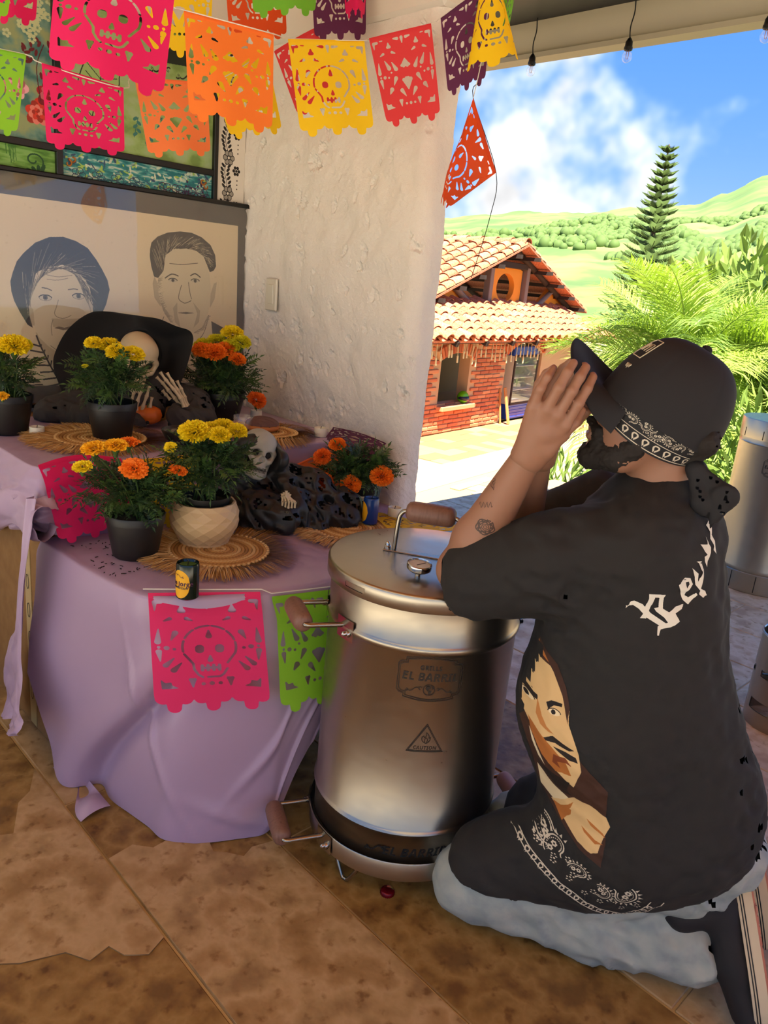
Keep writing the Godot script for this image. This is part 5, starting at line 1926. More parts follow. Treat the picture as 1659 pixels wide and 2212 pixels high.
func skeleton():
	var at := rw(1.253, 0.0, -2.489)
	var face := 0.319
	var s := thing("seated_skeleton", "seated skeleton in a dark grey shirt raising both bony hands below its hat", "skeleton", at, face)
	var y := 1.073
	var sk := put("skull", skull_mesh(0.004), M["bone"], s, Transform3D(Basis(Vector3.BACK, -0.20) * Basis(Vector3.UP, 0.30) * Basis(Vector3.RIGHT, 0.12), Vector3(-0.008, y + 0.016, 0.0)))
	for q in [[-0.025, -0.020], [0.025, -0.020]]:
		var e := MB.new()
		e.ball(Vector3(q[0], q[1], 0.050), Vector3(0.014, 0.013, 0.006), 10, 6)
		put("eye_socket", e.done(), M["bone_dark"], sk)
	# hands
	var R := [[[0.06, -0.025], [0.078, -0.05], [0.102, -0.078], [0.126, -0.109], [0.138, -0.138]], [[0.082, -0.028], [0.098, -0.054], [0.116, -0.083], [0.134, -0.112], [0.147, -0.139]], [[0.049, -0.045], [0.068, -0.064], [0.087, -0.087], [0.109, -0.114], [0.124, -0.136]], [[0.115, -0.056], [0.129, -0.082], [0.141, -0.109], [0.152, -0.139]], [[0.069, -0.093], [0.08, -0.107], [0.094, -0.123]]]
	var L := [[[0.008, -0.062], [-0.001, -0.09], [-0.011, -0.122], [-0.016, -0.151]], [[0.026, -0.072], [0.018, -0.104], [0.006, -0.139], [-0.002, -0.174]], [[0.034, -0.11], [0.029, -0.141], [0.021, -0.172], [0.018, -0.203]], [[-0.018, -0.072], [-0.023, -0.1], [-0.03, -0.127], [-0.032, -0.147]], [[-0.014, -0.172], [0.003, -0.189], [0.014, -0.207]]]
	for h in [R, L]:
		for k in h.size():
			var pts := []
			for q in h[k]:
				pts.append(Vector3(q[0], y + q[1], 0.135 - 0.012 * k + 0.1 * q[1] if h == R else 0.150 - 0.010 * k + 0.05 * q[1]))
			put("finger_bone", bone_finger(pts, 0.0050), M["bone"], s)
	# shirt: body, sleeves with folds, cuffs
	var f := Field.new(Vector3(-0.36, 0.84, -0.16), Vector3(0.30, 1.06, 0.20), 0.0065)
	f.bone(Vector3(-0.01, 0.90, -0.03), Vector3(0.04, 0.985, -0.02), 0.10, 0.055, 0.03)
	f.chain([Vector3(0.09, 0.965, -0.02), Vector3(0.185, 0.930, 0.02), Vector3(0.205, 0.890, 0.07), Vector3(0.135, 0.885, 0.115), Vector3(0.12, 0.905, 0.120)], [0.045, 0.048, 0.045, 0.045, 0.043], 0.02)
	f.chain([Vector3(-0.08, 0.965, -0.04), Vector3(-0.20, 0.920, 0.0), Vector3(-0.28, 0.880, 0.05), Vector3(-0.16, 0.875, 0.10), Vector3(-0.02, 0.872, 0.125)], [0.045, 0.050, 0.052, 0.050, 0.040], 0.025)
	f.bone(Vector3(0.045, 0.975, 0.02), Vector3(0.055, 0.915, 0.05), 0.022, 0.026, 0.015)
	var fo := noise(16.0, 2, 907)
	f.shape(func(p: Vector3) -> float: return (absf(fo.get_noise_3d(p.x + p.y * 0.6, p.y * 0.5, p.z)) - 0.2) * 0.020)
	f.ell(Vector3(0.145, 0.965, 0.128), Vector3(0.030, 0.045, 0.026), 0.006, Basis.IDENTITY, true)
	f.above(Vector3(0, 0.864, 0), Vector3.DOWN)
	put("shirt", f.mesh(), M["grey_shirt"], s)
	var bt := MB.new()
	bt.ball(Vector3(0.020, 0.885, 0.165), Vector3(0.006, 0.006, 0.002), 12, 5)
	put("button", bt.done(), M["bone_dark"], s)
	# ---- hat
	var hat := thing("wide_brim_hat", "black wide-brimmed hat tipped back behind the seated skeleton's skull", "hat", at, face)
	var rim := [Vector2(-0.283, -0.044), Vector2(-0.281, -0.009), Vector2(-0.262, 0.039), Vector2(-0.236, 0.083), Vector2(-0.197, 0.122), Vector2(-0.154, 0.147), Vector2(-0.100, 0.150), Vector2(-0.046, 0.144), Vector2(0.000, 0.142), Vector2(0.058, 0.140), Vector2(0.113, 0.122), Vector2(0.157, 0.112), Vector2(0.172, 0.091), Vector2(0.169, 0.060), Vector2(0.158, 0.013), Vector2(0.144, -0.034), Vector2(0.125, -0.082), Vector2(0.076, -0.129), Vector2(-0.009, -0.160), Vector2(-0.123, -0.174), Vector2(-0.200, -0.168), Vector2(-0.247, -0.146), Vector2(-0.269, -0.096), Vector2(-0.283, -0.044)]
	rim = curve(rim, 4)
	for side in [0.0, 1.0]:
		pass
	var brim := sheet_mesh(97, 28, func(u: float, v: float) -> Vector3:
		var e: Vector2 = along(rim, u)
		var front := v < 0.5
		var t := v * 2.0 if front else (1.0 - v) * 2.0
		var a := atan2(e.y, e.x + 0.03)
		var hole := Vector2(-0.012 + cos(a) * 0.082, 0.012 + sin(a) * 0.070)
		var p := hole.lerp(e, t)
		var curl := 0.095 * pow(t, 2.2) * absf(cos(a)) * (1.35 if cos(a) > 0 else 0.9) + 0.012 * t * absf(sin(a))
		return Vector3(p.x, y + p.y, -0.062 + curl + (0.0025 if front else -0.0025)))
	put("brim", brim, M["hat_felt"], hat)
	var cf := Field.new(Vector3(-0.13, y - 0.11, -0.20), Vector3(0.11, y + 0.18, -0.03), 0.007)
	cf.ell(Vector3(-0.012, y + 0.012, -0.075), Vector3(0.086, 0.074, 0.05), 0.01)
	cf.bone(Vector3(-0.012, y + 0.012, -0.09), Vector3(0.0, y + 0.075, -0.105), 0.070, 0.056, 0.03)
	cf.ell(Vector3(0.0, y + 0.03, -0.03), Vector3(0.075, 0.064, 0.06), 0.006, Basis.IDENTITY, true)
	cf.ell(Vector3(0.002, y + 0.150, -0.12), Vector3(0.018, 0.035, 0.09), 0.02, Basis.IDENTITY, true)
	put("crown", cf.mesh(), M["hat_felt"], hat)

# ---------------------------------------------------------------- the hooded reaper figure
func reaper():
	var at := rw(1.336, 0.0, -1.887)
	var face := 0.171
	var g := thing("hooded_reaper_figure", "black hooded reaper figure with a grey skull face reclining on the low table", "figure", at, face)
	var y := 0.853
	var f := Field.new(Vector3(-0.16, 0.645, -0.13), Vector3(0.36, 0.96, 0.17), 0.0062)
	# hood
	f.ell(Vector3(-0.008, y + 0.0, -0.035), Vector3(0.075, 0.080, 0.070), 0.01)
	f.bone(Vector3(-0.015, y + 0.045, 0.010), Vector3(0.055, y + 0.0, 0.012), 0.030, 0.032, 0.02)
	f.bone(Vector3(-0.045, y + 0.03, 0.005), Vector3(-0.058, y - 0.07, -0.01), 0.028, 0.035, 0.02)
	# trunk and spread skirts of the robe
	f.bone(Vector3(0.01, y - 0.085, -0.05), Vector3(0.03, 0.70, -0.02), 0.070, 0.095, 0.03)
	f.bone(Vector3(0.085, y - 0.060, -0.035), Vector3(0.17, y - 0.085, -0.03), 0.042, 0.045, 0.03)
	f.bone(Vector3(0.17, y - 0.085, -0.03), Vector3(0.285, y - 0.135, -0.01), 0.045, 0.040, 0.03)
	f.bone(Vector3(0.13, 0.70, 0.03), Vector3(0.275, 0.675, 0.02), 0.060, 0.045, 0.03)
	f.bone(Vector3(0.0, 0.70, 0.05), Vector3(0.08, 0.69, 0.09), 0.070, 0.055, 0.03)
	f.bone(Vector3(-0.055, 0.76, -0.01), Vector3(-0.085, 0.675, 0.03), 0.045, 0.050, 0.03)
	# sleeve toward the hand
	f.bone(Vector3(0.075, y - 0.070, 0.01), Vector3(0.115, 0.735, 0.050), 0.035, 0.035, 0.02)
	f.bone(Vector3(0.115, 0.735, 0.050), Vector3(0.092, 0.705, 0.095), 0.033, 0.028, 0.02)
	f.bone(Vector3(0.0, 0.66, 0.09), Vector3(0.19, 0.655, 0.075), 0.028, 0.024, 0.02)
	f.bone(Vector3(-0.12, 0.655, 0.05), Vector3(0.0, 0.66, 0.09), 0.022, 0.026, 0.02)
	var fo := noise(11.0, 2, 911)
	f.shape(func(p: Vector3) -> float:
		if p.y > 0.80 and p.x < 0.09:
			return fo.get_noise_3d(p.x, p.y * 2.0, p.z) * 0.006
		return (absf(fo.get_noise_3d(p.x * 1.2 + p.y * 0.8, p.y * 0.6 - p.x * 0.3, p.z * 1.3)) - 0.16) * 0.028)
	f.ell(Vector3(0.008, y + 0.002, 0.035), Vector3(0.048, 0.062, 0.060), 0.008, Basis(Vector3.BACK, -0.25), true)
	f.above(Vector3(0, 0.656, 0), Vector3.DOWN)
	put("robe", f.mesh(), M["robe"], g)
	var mk := put("skull_mask", skull_mesh(0.0042), M["mask_grey"], g, Transform3D((Basis(Vector3.BACK, -0.30) * Basis(Vector3.UP, 0.30) * Basis(Vector3.RIGHT, -0.22)).scaled(Vector3.ONE * 0.80), Vector3(-0.006, y + 0.030, -0.016)))
	for k in 9:
		var tb := MB.new()
		var x := (k - 4) * 0.0055
		tb.box(Vector3(x, -0.080, 0.0805 - x * x * 9.0), Vector3(0.0012, 0.020, 0.002))
		put("tooth_gap", tb.done(), M["bone_dark"], mk)
	var mo := MB.new()
	for k in 10:
		var x0 := (k - 5) * 0.0056
		mo.box(Vector3(x0 + 0.0028, -0.080, 0.0808 - x0 * x0 * 9.0), Vector3(0.0058, 0.0018, 0.002))
	put("mouth_line", mo.done(), M["bone_dark"], mk)
	for q in [[-0.025, -0.020], [0.025, -0.020]]:
		var e := MB.new()
		e.ball(Vector3(q[0], q[1], 0.050), Vector3(0.014, 0.013, 0.006), 10, 6)
		put("eye_socket", e.done(), M["bone_dark"], mk)
	# bony hand closed on the chest
	for k in 5:
		var x := 0.070 + k * 0.0092
		var zz := 0.112 - absf(k - 2) * 0.003
		var pts := [Vector3(0.080 + (k - 2) * 0.004, 0.706, zz - 0.012), Vector3(x, 0.726 + 0.004 * (2 - absf(k - 2)), zz + 0.006), Vector3(x + 0.001, 0.752 + 0.003 * (2 - absf(k - 2)), zz + 0.006), Vector3(0.079 + (k - 2) * 0.0048, 0.772 - 0.003 * absf(k - 2), zz), Vector3(0.080 + (k - 2) * 0.0055, 0.785 - 0.006 * absf(k - 2), zz - 0.004)]
		put("finger_bone", bone_finger(pts, 0.0034), M["bone"], g)

# ---------------------------------------------------------------- framed drawing and the painted panels behind it
func portrait_and_panels():
	var W := {
		"hair": pv([127, 322, 135, 296, 149, 262, 171, 235, 207, 202, 251, 181, 295, 176, 336, 185, 373, 203, 400, 236, 417, 262, 436, 297, 443, 329, 430, 376, 407, 423, 382, 436, 384, 378, 375, 328, 361, 302, 338, 286, 320, 272, 306, 263, 270, 267, 239, 271, 212, 291, 202, 317, 190, 339, 185, 370, 177, 396, 186, 460, 171, 451, 151, 415, 135, 381, 128, 352], 1.0),
		"face": pv([201, 296, 212, 287, 243, 272, 288, 261, 320, 269, 343, 286, 362, 303, 372, 328, 384, 378, 383, 424, 362, 480, 323, 523, 289, 543, 262, 537, 230, 515, 204, 488, 192, 457, 183, 414, 182, 379, 189, 344], 1.0),
		"neck": pv([194, 471, 204, 520, 233, 570, 264, 621, 305, 674, 339, 675, 321, 594, 299, 542, 262, 537, 222, 501], 1.0),
		"collar": pv([196, 483, 207, 515, 233, 574, 263, 631, 299, 670, 266, 693, 226, 654, 186, 620, 148, 574, 163, 538], 1.0),
		"blouse": pv([109, 673, 133, 619, 153, 574, 191, 620, 226, 653, 266, 693, 300, 672, 368, 691, 377, 740, 98, 728], 1.0),
		"nose": pv([271, 370, 264, 392, 257, 413, 267, 425, 288, 427, 311, 417], 1.0),
		"mouth": pv([253, 459, 269, 454, 287, 457, 306, 452, 321, 456, 301, 462, 282, 465], 1.0),
		"under": pv([247, 429, 288, 430, 337, 426, 325, 449, 287, 455, 250, 456], 1.0),
		"brow1": pv([220, 335, 237, 337, 252, 343], 1.0),
		"brow2": pv([303, 337, 323, 333, 336, 335], 1.0),
		"fl1": pv([236, 295, 274, 299, 319, 291], 1.0),
		"fl2": pv([237, 309, 273, 309, 305, 301], 1.0),
		"fold1": pv([251, 433, 244, 456, 246, 483], 1.0),
		"fold2": pv([337, 426, 336, 453], 1.0),
		"chin": pv([239, 515, 266, 533, 294, 540], 1.0),
		"eyes": pv([230, 366, 337, 356], 1.0),
		"ear": pv([178, 390, 191, 404, 193, 453, 185, 453, 178, 422], 1.0),
	}
	var N := {
		"hair": pv([591, 187, 597, 163, 620, 142, 658, 125, 707, 116, 752, 116, 792, 127, 828, 150, 848, 183, 852, 222, 842, 238, 826, 244, 812, 216, 800, 192, 770, 175, 730, 171, 680, 178, 650, 200, 645, 229, 640, 258, 621, 279, 605, 275, 595, 242, 590, 210], 1.0),
		"face": pv([620, 279, 642, 251, 649, 200, 686, 175, 753, 172, 794, 188, 815, 220, 826, 259, 831, 304, 829, 350, 817, 402, 794, 444, 759, 464, 713, 458, 667, 429, 639, 390, 625, 351, 618, 307], 1.0),
		"ear1": pv([606, 275, 599, 299, 606, 347, 629, 376, 630, 341, 622, 302], 1.0),
		"ear2": pv([856, 278, 844, 283, 830, 320, 827, 372, 847, 339], 1.0),
		"brow1": pv([646, 278, 673, 262, 699, 267], 1.0),
		"brow2": pv([746, 263, 766, 254, 788, 266], 1.0),
		"nose": pv([711, 297, 699, 342, 717, 357, 729, 358, 750, 349], 1.0),
		"bridge": pv([739, 285, 743, 315, 751, 344], 1.0),
		"mouth": pv([693, 394, 729, 390, 765, 392, 729, 397], 1.0),
		"eyes": pv([677, 283, 766, 279], 1.0),
		"jacket": pv([834, 419, 905, 449, 944, 483, 952, 692, 764, 687, 772, 528, 807, 491, 845, 527], 1.0),
		"shirtc": pv([639, 424, 678, 447, 759, 466, 817, 402, 836, 422, 843, 474, 758, 686, 618, 682], 1.0),
		"collar": pv([823, 397, 806, 454, 783, 486, 754, 506], 1.0),
		"collar2": pv([633, 429, 641, 409], 1.0),
		"sh1": pv([627, 360, 661, 398, 667, 428, 644, 399], 1.0),
		"sh2": pv([694, 357, 677, 378, 684, 427, 707, 447, 694, 397], 1.0),
		"sh3": pv([757, 354, 787, 383, 782, 424, 759, 445, 775, 394], 1.0),
		"fl1": pv([664, 227, 714, 226, 777, 217], 1.0),
	}
	var c := Canvas.new(1024, 768, Color(0.87, 0.80, 0.66))
	var pr := RandomNumberGenerator.new()
	pr.seed = 31
	# paper: faint blotches of age
	for k in 260:
		var q := Vector2(pr.randf() * 1024, pr.randf() * 768)
		c.disc(q, Vector2(pr.randf_range(1, 5), pr.randf_range(1, 4)), Color(0.84, 0.77, 0.62), 10)
	var ink := Color(0.10, 0.09, 0.08)
	var grey := Color(0.52, 0.48, 0.41)
	var pale := Color(0.83, 0.78, 0.66)
	var soft := Color(0.72, 0.66, 0.55)
	# --- the woman
	c.poly(W["blouse"], Color(0.80, 0.74, 0.62))
	for k in 13:
		var a: Vector2 = W["blouse"][0].lerp(W["blouse"][9], 0.0) + Vector2(-20, k * 9.0 - 66)
		c.line([a, a + Vector2(150, -4.0), a + Vector2(210, 40), a + Vector2(320, 30)], 4.0, ink)
	c.poly(W["neck"], soft)
	c.poly(W["hair"], Color(0.13, 0.12, 0.10))
	c.poly(W["face"], pale)
	c.poly(W["under"], soft)
	for k in 240:                                 # hair strokes swept back from the brow
		var t := pr.randf()
		var p: Vector2 = by_pts(W["hair"], 0.55 + t * 0.32)
		var q: Vector2 = by_pts(W["hair"], 0.48 - t * 0.40)
		var m := p.lerp(q, 0.5) + (p.lerp(q, 0.5) - Vector2(322, 330)).normalized() * 12.0
		var s := pr.randf_range(0.0, 0.55)
		var e := s + pr.randf_range(0.15, 0.4)
		var l := []
		for j in 7:
			var tt := lerpf(s, minf(e, 0.96), j / 6.0)
			l.append(p.lerp(m, tt).lerp(m.lerp(q, tt), tt))
		c.line(l, pr.randf_range(0.8, 1.8), [Color(0.45, 0.41, 0.34), Color(0.28, 0.25, 0.21), Color(0.05, 0.05, 0.05), Color(0.62, 0.57, 0.47)][pr.randi() % 4])
	c.poly(W["ear"], soft)
	c.poly(W["collar"], Color(0.82, 0.77, 0.65))
	var cl: Array = W["collar"]
	for k in 9:
		var t := k / 9.0
		var a := (cl[0] as Vector2).lerp(cl[5], t)
		var b2 := (cl[1] as Vector2).lerp(cl[4], t)
		c.line([a + Vector2(-30 + 10 * t, 24), b2.lerp(a, 0.45) + Vector2(8, 18), b2 + Vector2(3, -4)], 5.0, ink)
	c.line([cl[0], cl[1], cl[2], cl[3], cl[4]], 5.0, ink)
	for k in W["eyes"].size():
		var e: Vector2 = W["eyes"][k]
		c.disc(e, Vector2(19, 8), Color(0.78, 0.74, 0.64), 20)
		c.disc(e + Vector2(0, -1), Vector2(7.5, 7.5), Color(0.30, 0.28, 0.24), 16)
		c.disc(e, Vector2(3.2, 3.2), ink, 10)
		c.ring(e + Vector2(0, 1), Vector2(20, 10), 3.0, ink, PI * 1.02, PI * 1.98)
		c.ring(e + Vector2(0, -1), Vector2(20, 10), 1.5, grey, PI * 0.1, PI * 0.9)
	for k in ["brow1", "brow2"]:
		c.line(W[k], 3.0, Color(0.30, 0.27, 0.23))
	for k in ["nose", "fl1", "fl2", "fold1", "fold2", "chin"]:
		c.line(curve(W[k], 5), 2.0, grey)
	c.poly(W["mouth"], Color(0.45, 0.40, 0.34))
	hatch(c, pr, [W["face"][13], W["face"][12], W["face"][11], W["face"][10]], 26.0)
	# --- the man
	c.poly(N["shirtc"], Color(0.85, 0.80, 0.68))
	c.poly(N["jacket"], Color(0.17, 0.16, 0.15))
	c.poly(N["ear1"], soft)
	c.poly(N["ear2"], soft)
	c.poly(N["hair"], Color(0.20, 0.18, 0.15))
	c.poly(N["face"], Color(0.82, 0.77, 0.64))
	for k in 260:
		var t := pr.randf()
		var p: Vector2 = by_pts(N["hair"], 0.52 + t * 0.30)
		var q: Vector2 = by_pts(N["hair"], 0.42 - t * 0.42)
		var s := pr.randf_range(0.0, 0.5)
		c.line([p.lerp(q, s), p.lerp(q, s + 0.22) + Vector2(0, -2), p.lerp(q, s + 0.42)], pr.randf_range(0.8, 1.7), [Color(0.60, 0.55, 0.45), Color(0.36, 0.32, 0.27), Color(0.06, 0.06, 0.05), Color(0.74, 0.68, 0.56)][pr.randi() % 4])
	for k in ["sh1", "sh2", "sh3"]:
		c.poly(N[k], Color(0.70, 0.65, 0.54))
	for k in N["eyes"].size():
		var e: Vector2 = N["eyes"][k]
		c.disc(e, Vector2(16, 6), Color(0.76, 0.72, 0.62), 18)
		c.disc(e, Vector2(6, 6), Color(0.32, 0.30, 0.26), 14)
		c.disc(e, Vector2(2.6, 2.6), ink, 10)
		c.ring(e + Vector2(0, 1), Vector2(17, 8), 2.4, ink, PI * 1.02, PI * 1.98)
	for k in ["brow1", "brow2"]:
		c.line(curve(N[k], 4), 4.0, Color(0.27, 0.24, 0.20))
	for k in ["nose", "bridge", "fl1", "collar", "collar2"]:
		c.line(curve(N[k], 5), 2.2, Color(0.30, 0.27, 0.23))
	c.poly(N["mouth"], Color(0.38, 0.34, 0.29))
	hatch(c, pr, [N["face"][0], N["face"][17], N["face"][16], N["face"][15], N["face"][14]], 20.0)
	hatch(c, pr, [N["face"][10], N["face"][11], N["face"][12]], 20.0)
	# --- frame, mount and glass: leaning back against the wall on the upper tier
	var fr := thing("framed_portrait_drawing", "large black-framed pencil drawing of an older woman and man under glass", "framed drawing")
	fr.transform = roomed() * Transform3D(Basis(Vector3.RIGHT, -0.035), Vector3(1.3525, 0.868, -2.762))
	var wd := 1.075
	var ht := 0.775
	var bars := [[Vector3(0, ht - 0.008, 0), Vector3(wd, 0.016, 0.022)], [Vector3(0, 0.008, 0), Vector3(wd, 0.016, 0.022)], [Vector3(-wd / 2 + 0.008, ht / 2, 0), Vector3(0.016, ht - 0.032, 0.022)], [Vector3(wd / 2 - 0.008, ht / 2, 0), Vector3(0.016, ht - 0.032, 0.022)]]
	for b in bars:
		put("frame_bar", boxmesh(b[1], 0.003), M["frame_black"], fr, Transform3D(Basis.IDENTITY, b[0]))
	put("mount", boxmesh(Vector3(wd - 0.03, ht - 0.03, 0.004)), M["mat_grey"], fr, Transform3D(Basis.IDENTITY, Vector3(0, ht / 2, -0.004)))
	var art := MB.new()
	var x0 := 0.80 - 1.3525
	var px := 1.0 / 930.0
	var l := -wd / 2 + 0.075
	var r := wd / 2 - 0.075
	var t0 := ht - 0.085
	var b0 := 0.075
	var u := func(x: float, y: float) -> Vector2: return Vector2((x - x0) / px / 1024.0, (1.635 - (y + 0.868)) / px / 768.0)
	art.quad(Vector3(l, b0, 0.0), Vector3(l, t0, 0.0), Vector3(r, t0, 0.0), Vector3(r, b0, 0.0), -1, u.call(l, b0), u.call(l, t0), u.call(r, t0), u.call(r, b0))
	var am := mat("drawing", Color.WHITE, 0.9)
	am.albedo_texture = c.tex()
	put("drawing", art.done(), am, fr, Transform3D(Basis.IDENTITY, Vector3(0, 0, -0.0005)))
	put("glass", boxmesh(Vector3(wd - 0.03, ht - 0.03, 0.002)), M["pane_glass"], fr, Transform3D(Basis.IDENTITY, Vector3(0, ht / 2, 0.005)))
	# --- painted screen: black lattice with four painted panels
	var sc := thing("painted_panel_screen", "black lattice screen with painted green and teal floral panels above the drawing", "painted screen")
	sc.transform = roomed(0, 0, -2.814)
	for b in [[0.60, 1.89, 0.03, 0.60], [1.117, 1.89, 0.022, 0.60], [1.712, 1.89, 0.018, 0.60]]:
		put("lattice_bar", boxmesh(Vector3(b[2], b[3], 0.022), 0.002), M["frame_black"], sc, Transform3D(Basis.IDENTITY, Vector3(b[0], b[1], 0.012)))
	for b in [[1.155, 2.18, 1.13, 0.02], [0.86, 1.722, 0.50, 0.022], [1.415, 1.736, 0.58, 0.022], [1.155, 1.60, 1.13, 0.02]]:
		put("lattice_bar", boxmesh(Vector3(b[2], b[3], 0.022), 0.002), M["frame_black"], sc, Transform3D(Basis.IDENTITY, Vector3(b[0], b[1], 0.012)))
	var panes := [[0.615, 1.106, 1.733, 2.17, 0], [0.615, 1.106, 1.61, 1.711, 1], [1.128, 1.703, 1.747, 2.17, 2], [1.128, 1.703, 1.61, 1.725, 3]]
	for p in panes:
		var m := mat("painted_%d" % p[4], Color.WHITE, 0.6)
		m.albedo_texture = painted(p[4], p[1] - p[0], p[3] - p[2])
		var pm := MB.new()
		pm.quad(Vector3(p[0], p[2], 0.006), Vector3(p[0], p[3], 0.006), Vector3(p[1], p[3], 0.006), Vector3(p[1], p[2], 0.006), -1, Vector2(0, 1), Vector2(0, 0), Vector2(1, 0), Vector2(1, 1))
		put("painted_panel", pm.done(), m, sc)
	for q in [[1.150, 1.700, 1.0], [1.680, 1.700, -1.0]]:
		var cb := MB.new()
		for s in [0.0, 1.0]:
			var pts := []
			for k in 18:
				var a := k / 17.0 * 5.2
				var rr := 0.014 * (1.0 - 0.75 * k / 17.0)
				var v := Vector2(0.016 - cos(a) * rr, sin(a) * rr)
				pts.append(Vector3((v.x if s == 0.0 else v.y) * q[2], -(v.y if s == 0.0 else v.x), 0.009))
			cb.tube(pts, 0.0028, 6)
		put("brass_corner", cb.done(), M["filament"], sc, Transform3D(Basis.IDENTITY, Vector3(q[0], q[1], 0)))
	# --- white strip with black leaves and flowers in the corner
	var fc := Canvas.new(160, 1024, Color(0.90, 0.88, 0.83))
	for k in 7:
		var y := 60.0 + k * 150.0
		var st := []
		for j in 9:
			st.append(Vector2(52 + sin(j * 0.7 + k) * 8.0, y - 45 + j * 13.0))
		fc.line(st, 3.0, ink)
		for j in 6:
			for s in [-1.0, 1.0]:
				fc.disc(Vector2(52 + s * 17.0 + sin(j * 1.1 + k) * 6.0, y - 36 + j * 17.0), Vector2(12, 6), ink, 14, s * -0.7)
		fc.disc(Vector2(112, y - 20), Vector2(6, 6), ink, 12)
		for j in 6:
			fc.disc(Vector2(112, y - 20) + Vector2(cos(j * TAU / 6), sin(j * TAU / 6)) * 15.0, Vector2(8, 7), ink, 12)
		for j in 3:
			fc.disc(Vector2(118, y + 20 + j * 18.0), Vector2(3.5, 3.5), ink, 8)
		for j in 6:
			var fp := Vector2(66, y + 80) + Vector2(cos(j * TAU / 6), sin(j * TAU / 6)) * 20.0
			fc.disc(fp, Vector2(14, 13), ink, 14)
			fc.disc(fp, Vector2(11, 10), Color(0.62, 0.60, 0.56), 14)
		fc.disc(Vector2(66, y + 80), Vector2(10, 10), ink, 12)
		fc.disc(Vector2(66, y + 80), Vector2(6, 6), Color(0.90, 0.88, 0.83), 12)
	var wm := mat("floral_strip", Color.WHITE, 0.7)
	wm.albedo_texture = fc.tex()
	var ws := MB.new()
	ws.box(Vector3(1.786, 1.74, 0.004), Vector3(0.128, 0.90, 0.008), 0.001)
	var wo := thing("white_floral_panel", "narrow white panel with black leaf and flower drawings in the wall corner", "wall panel")
	wo.transform = roomed(0, 0, -2.814)
	put("board", ws.done(), M["plaster_smooth"], wo)
	var wp := MB.new()
	wp.quad(Vector3(1.724, 1.30, 0.0085), Vector3(1.724, 2.18, 0.0085), Vector3(1.848, 2.18, 0.0085), Vector3(1.848, 1.30, 0.0085), -1, Vector2(0, 1), Vector2(0, 0), Vector2(1, 0), Vector2(1, 1))
	put("print", wp.done(), wm, wo)

func pv(l: Array, k := 0.001) -> Array:         # pairs of numbers to points
	var out := []
	for i in range(0, l.size(), 2):
		out.append(Vector2(l[i], l[i + 1]) * k)
	return out

func by_pts(p: Array, u: float) -> Vector2:
	var f := fposmod(u, 1.0) * p.size()
	var k := int(f) % p.size()
	return (p[k] as Vector2).lerp(p[(k + 1) % p.size()], f - floor(f))

func hatch(c: Canvas, r: RandomNumberGenerator, l: Array, w: float):      # pencil hatching along a contour
	for k in 90:
		var f := r.randf() * (l.size() - 1)
		var i := int(f)
		var p: Vector2 = (l[i] as Vector2).lerp(l[mini(i + 1, l.size() - 1)], f - i)
		c.line([p, p + Vector2(r.randf_range(0.3, 1.0) * w, r.randf_range(-0.5, 0.2) * w)], 1.0, Color(0.62, 0.57, 0.48))

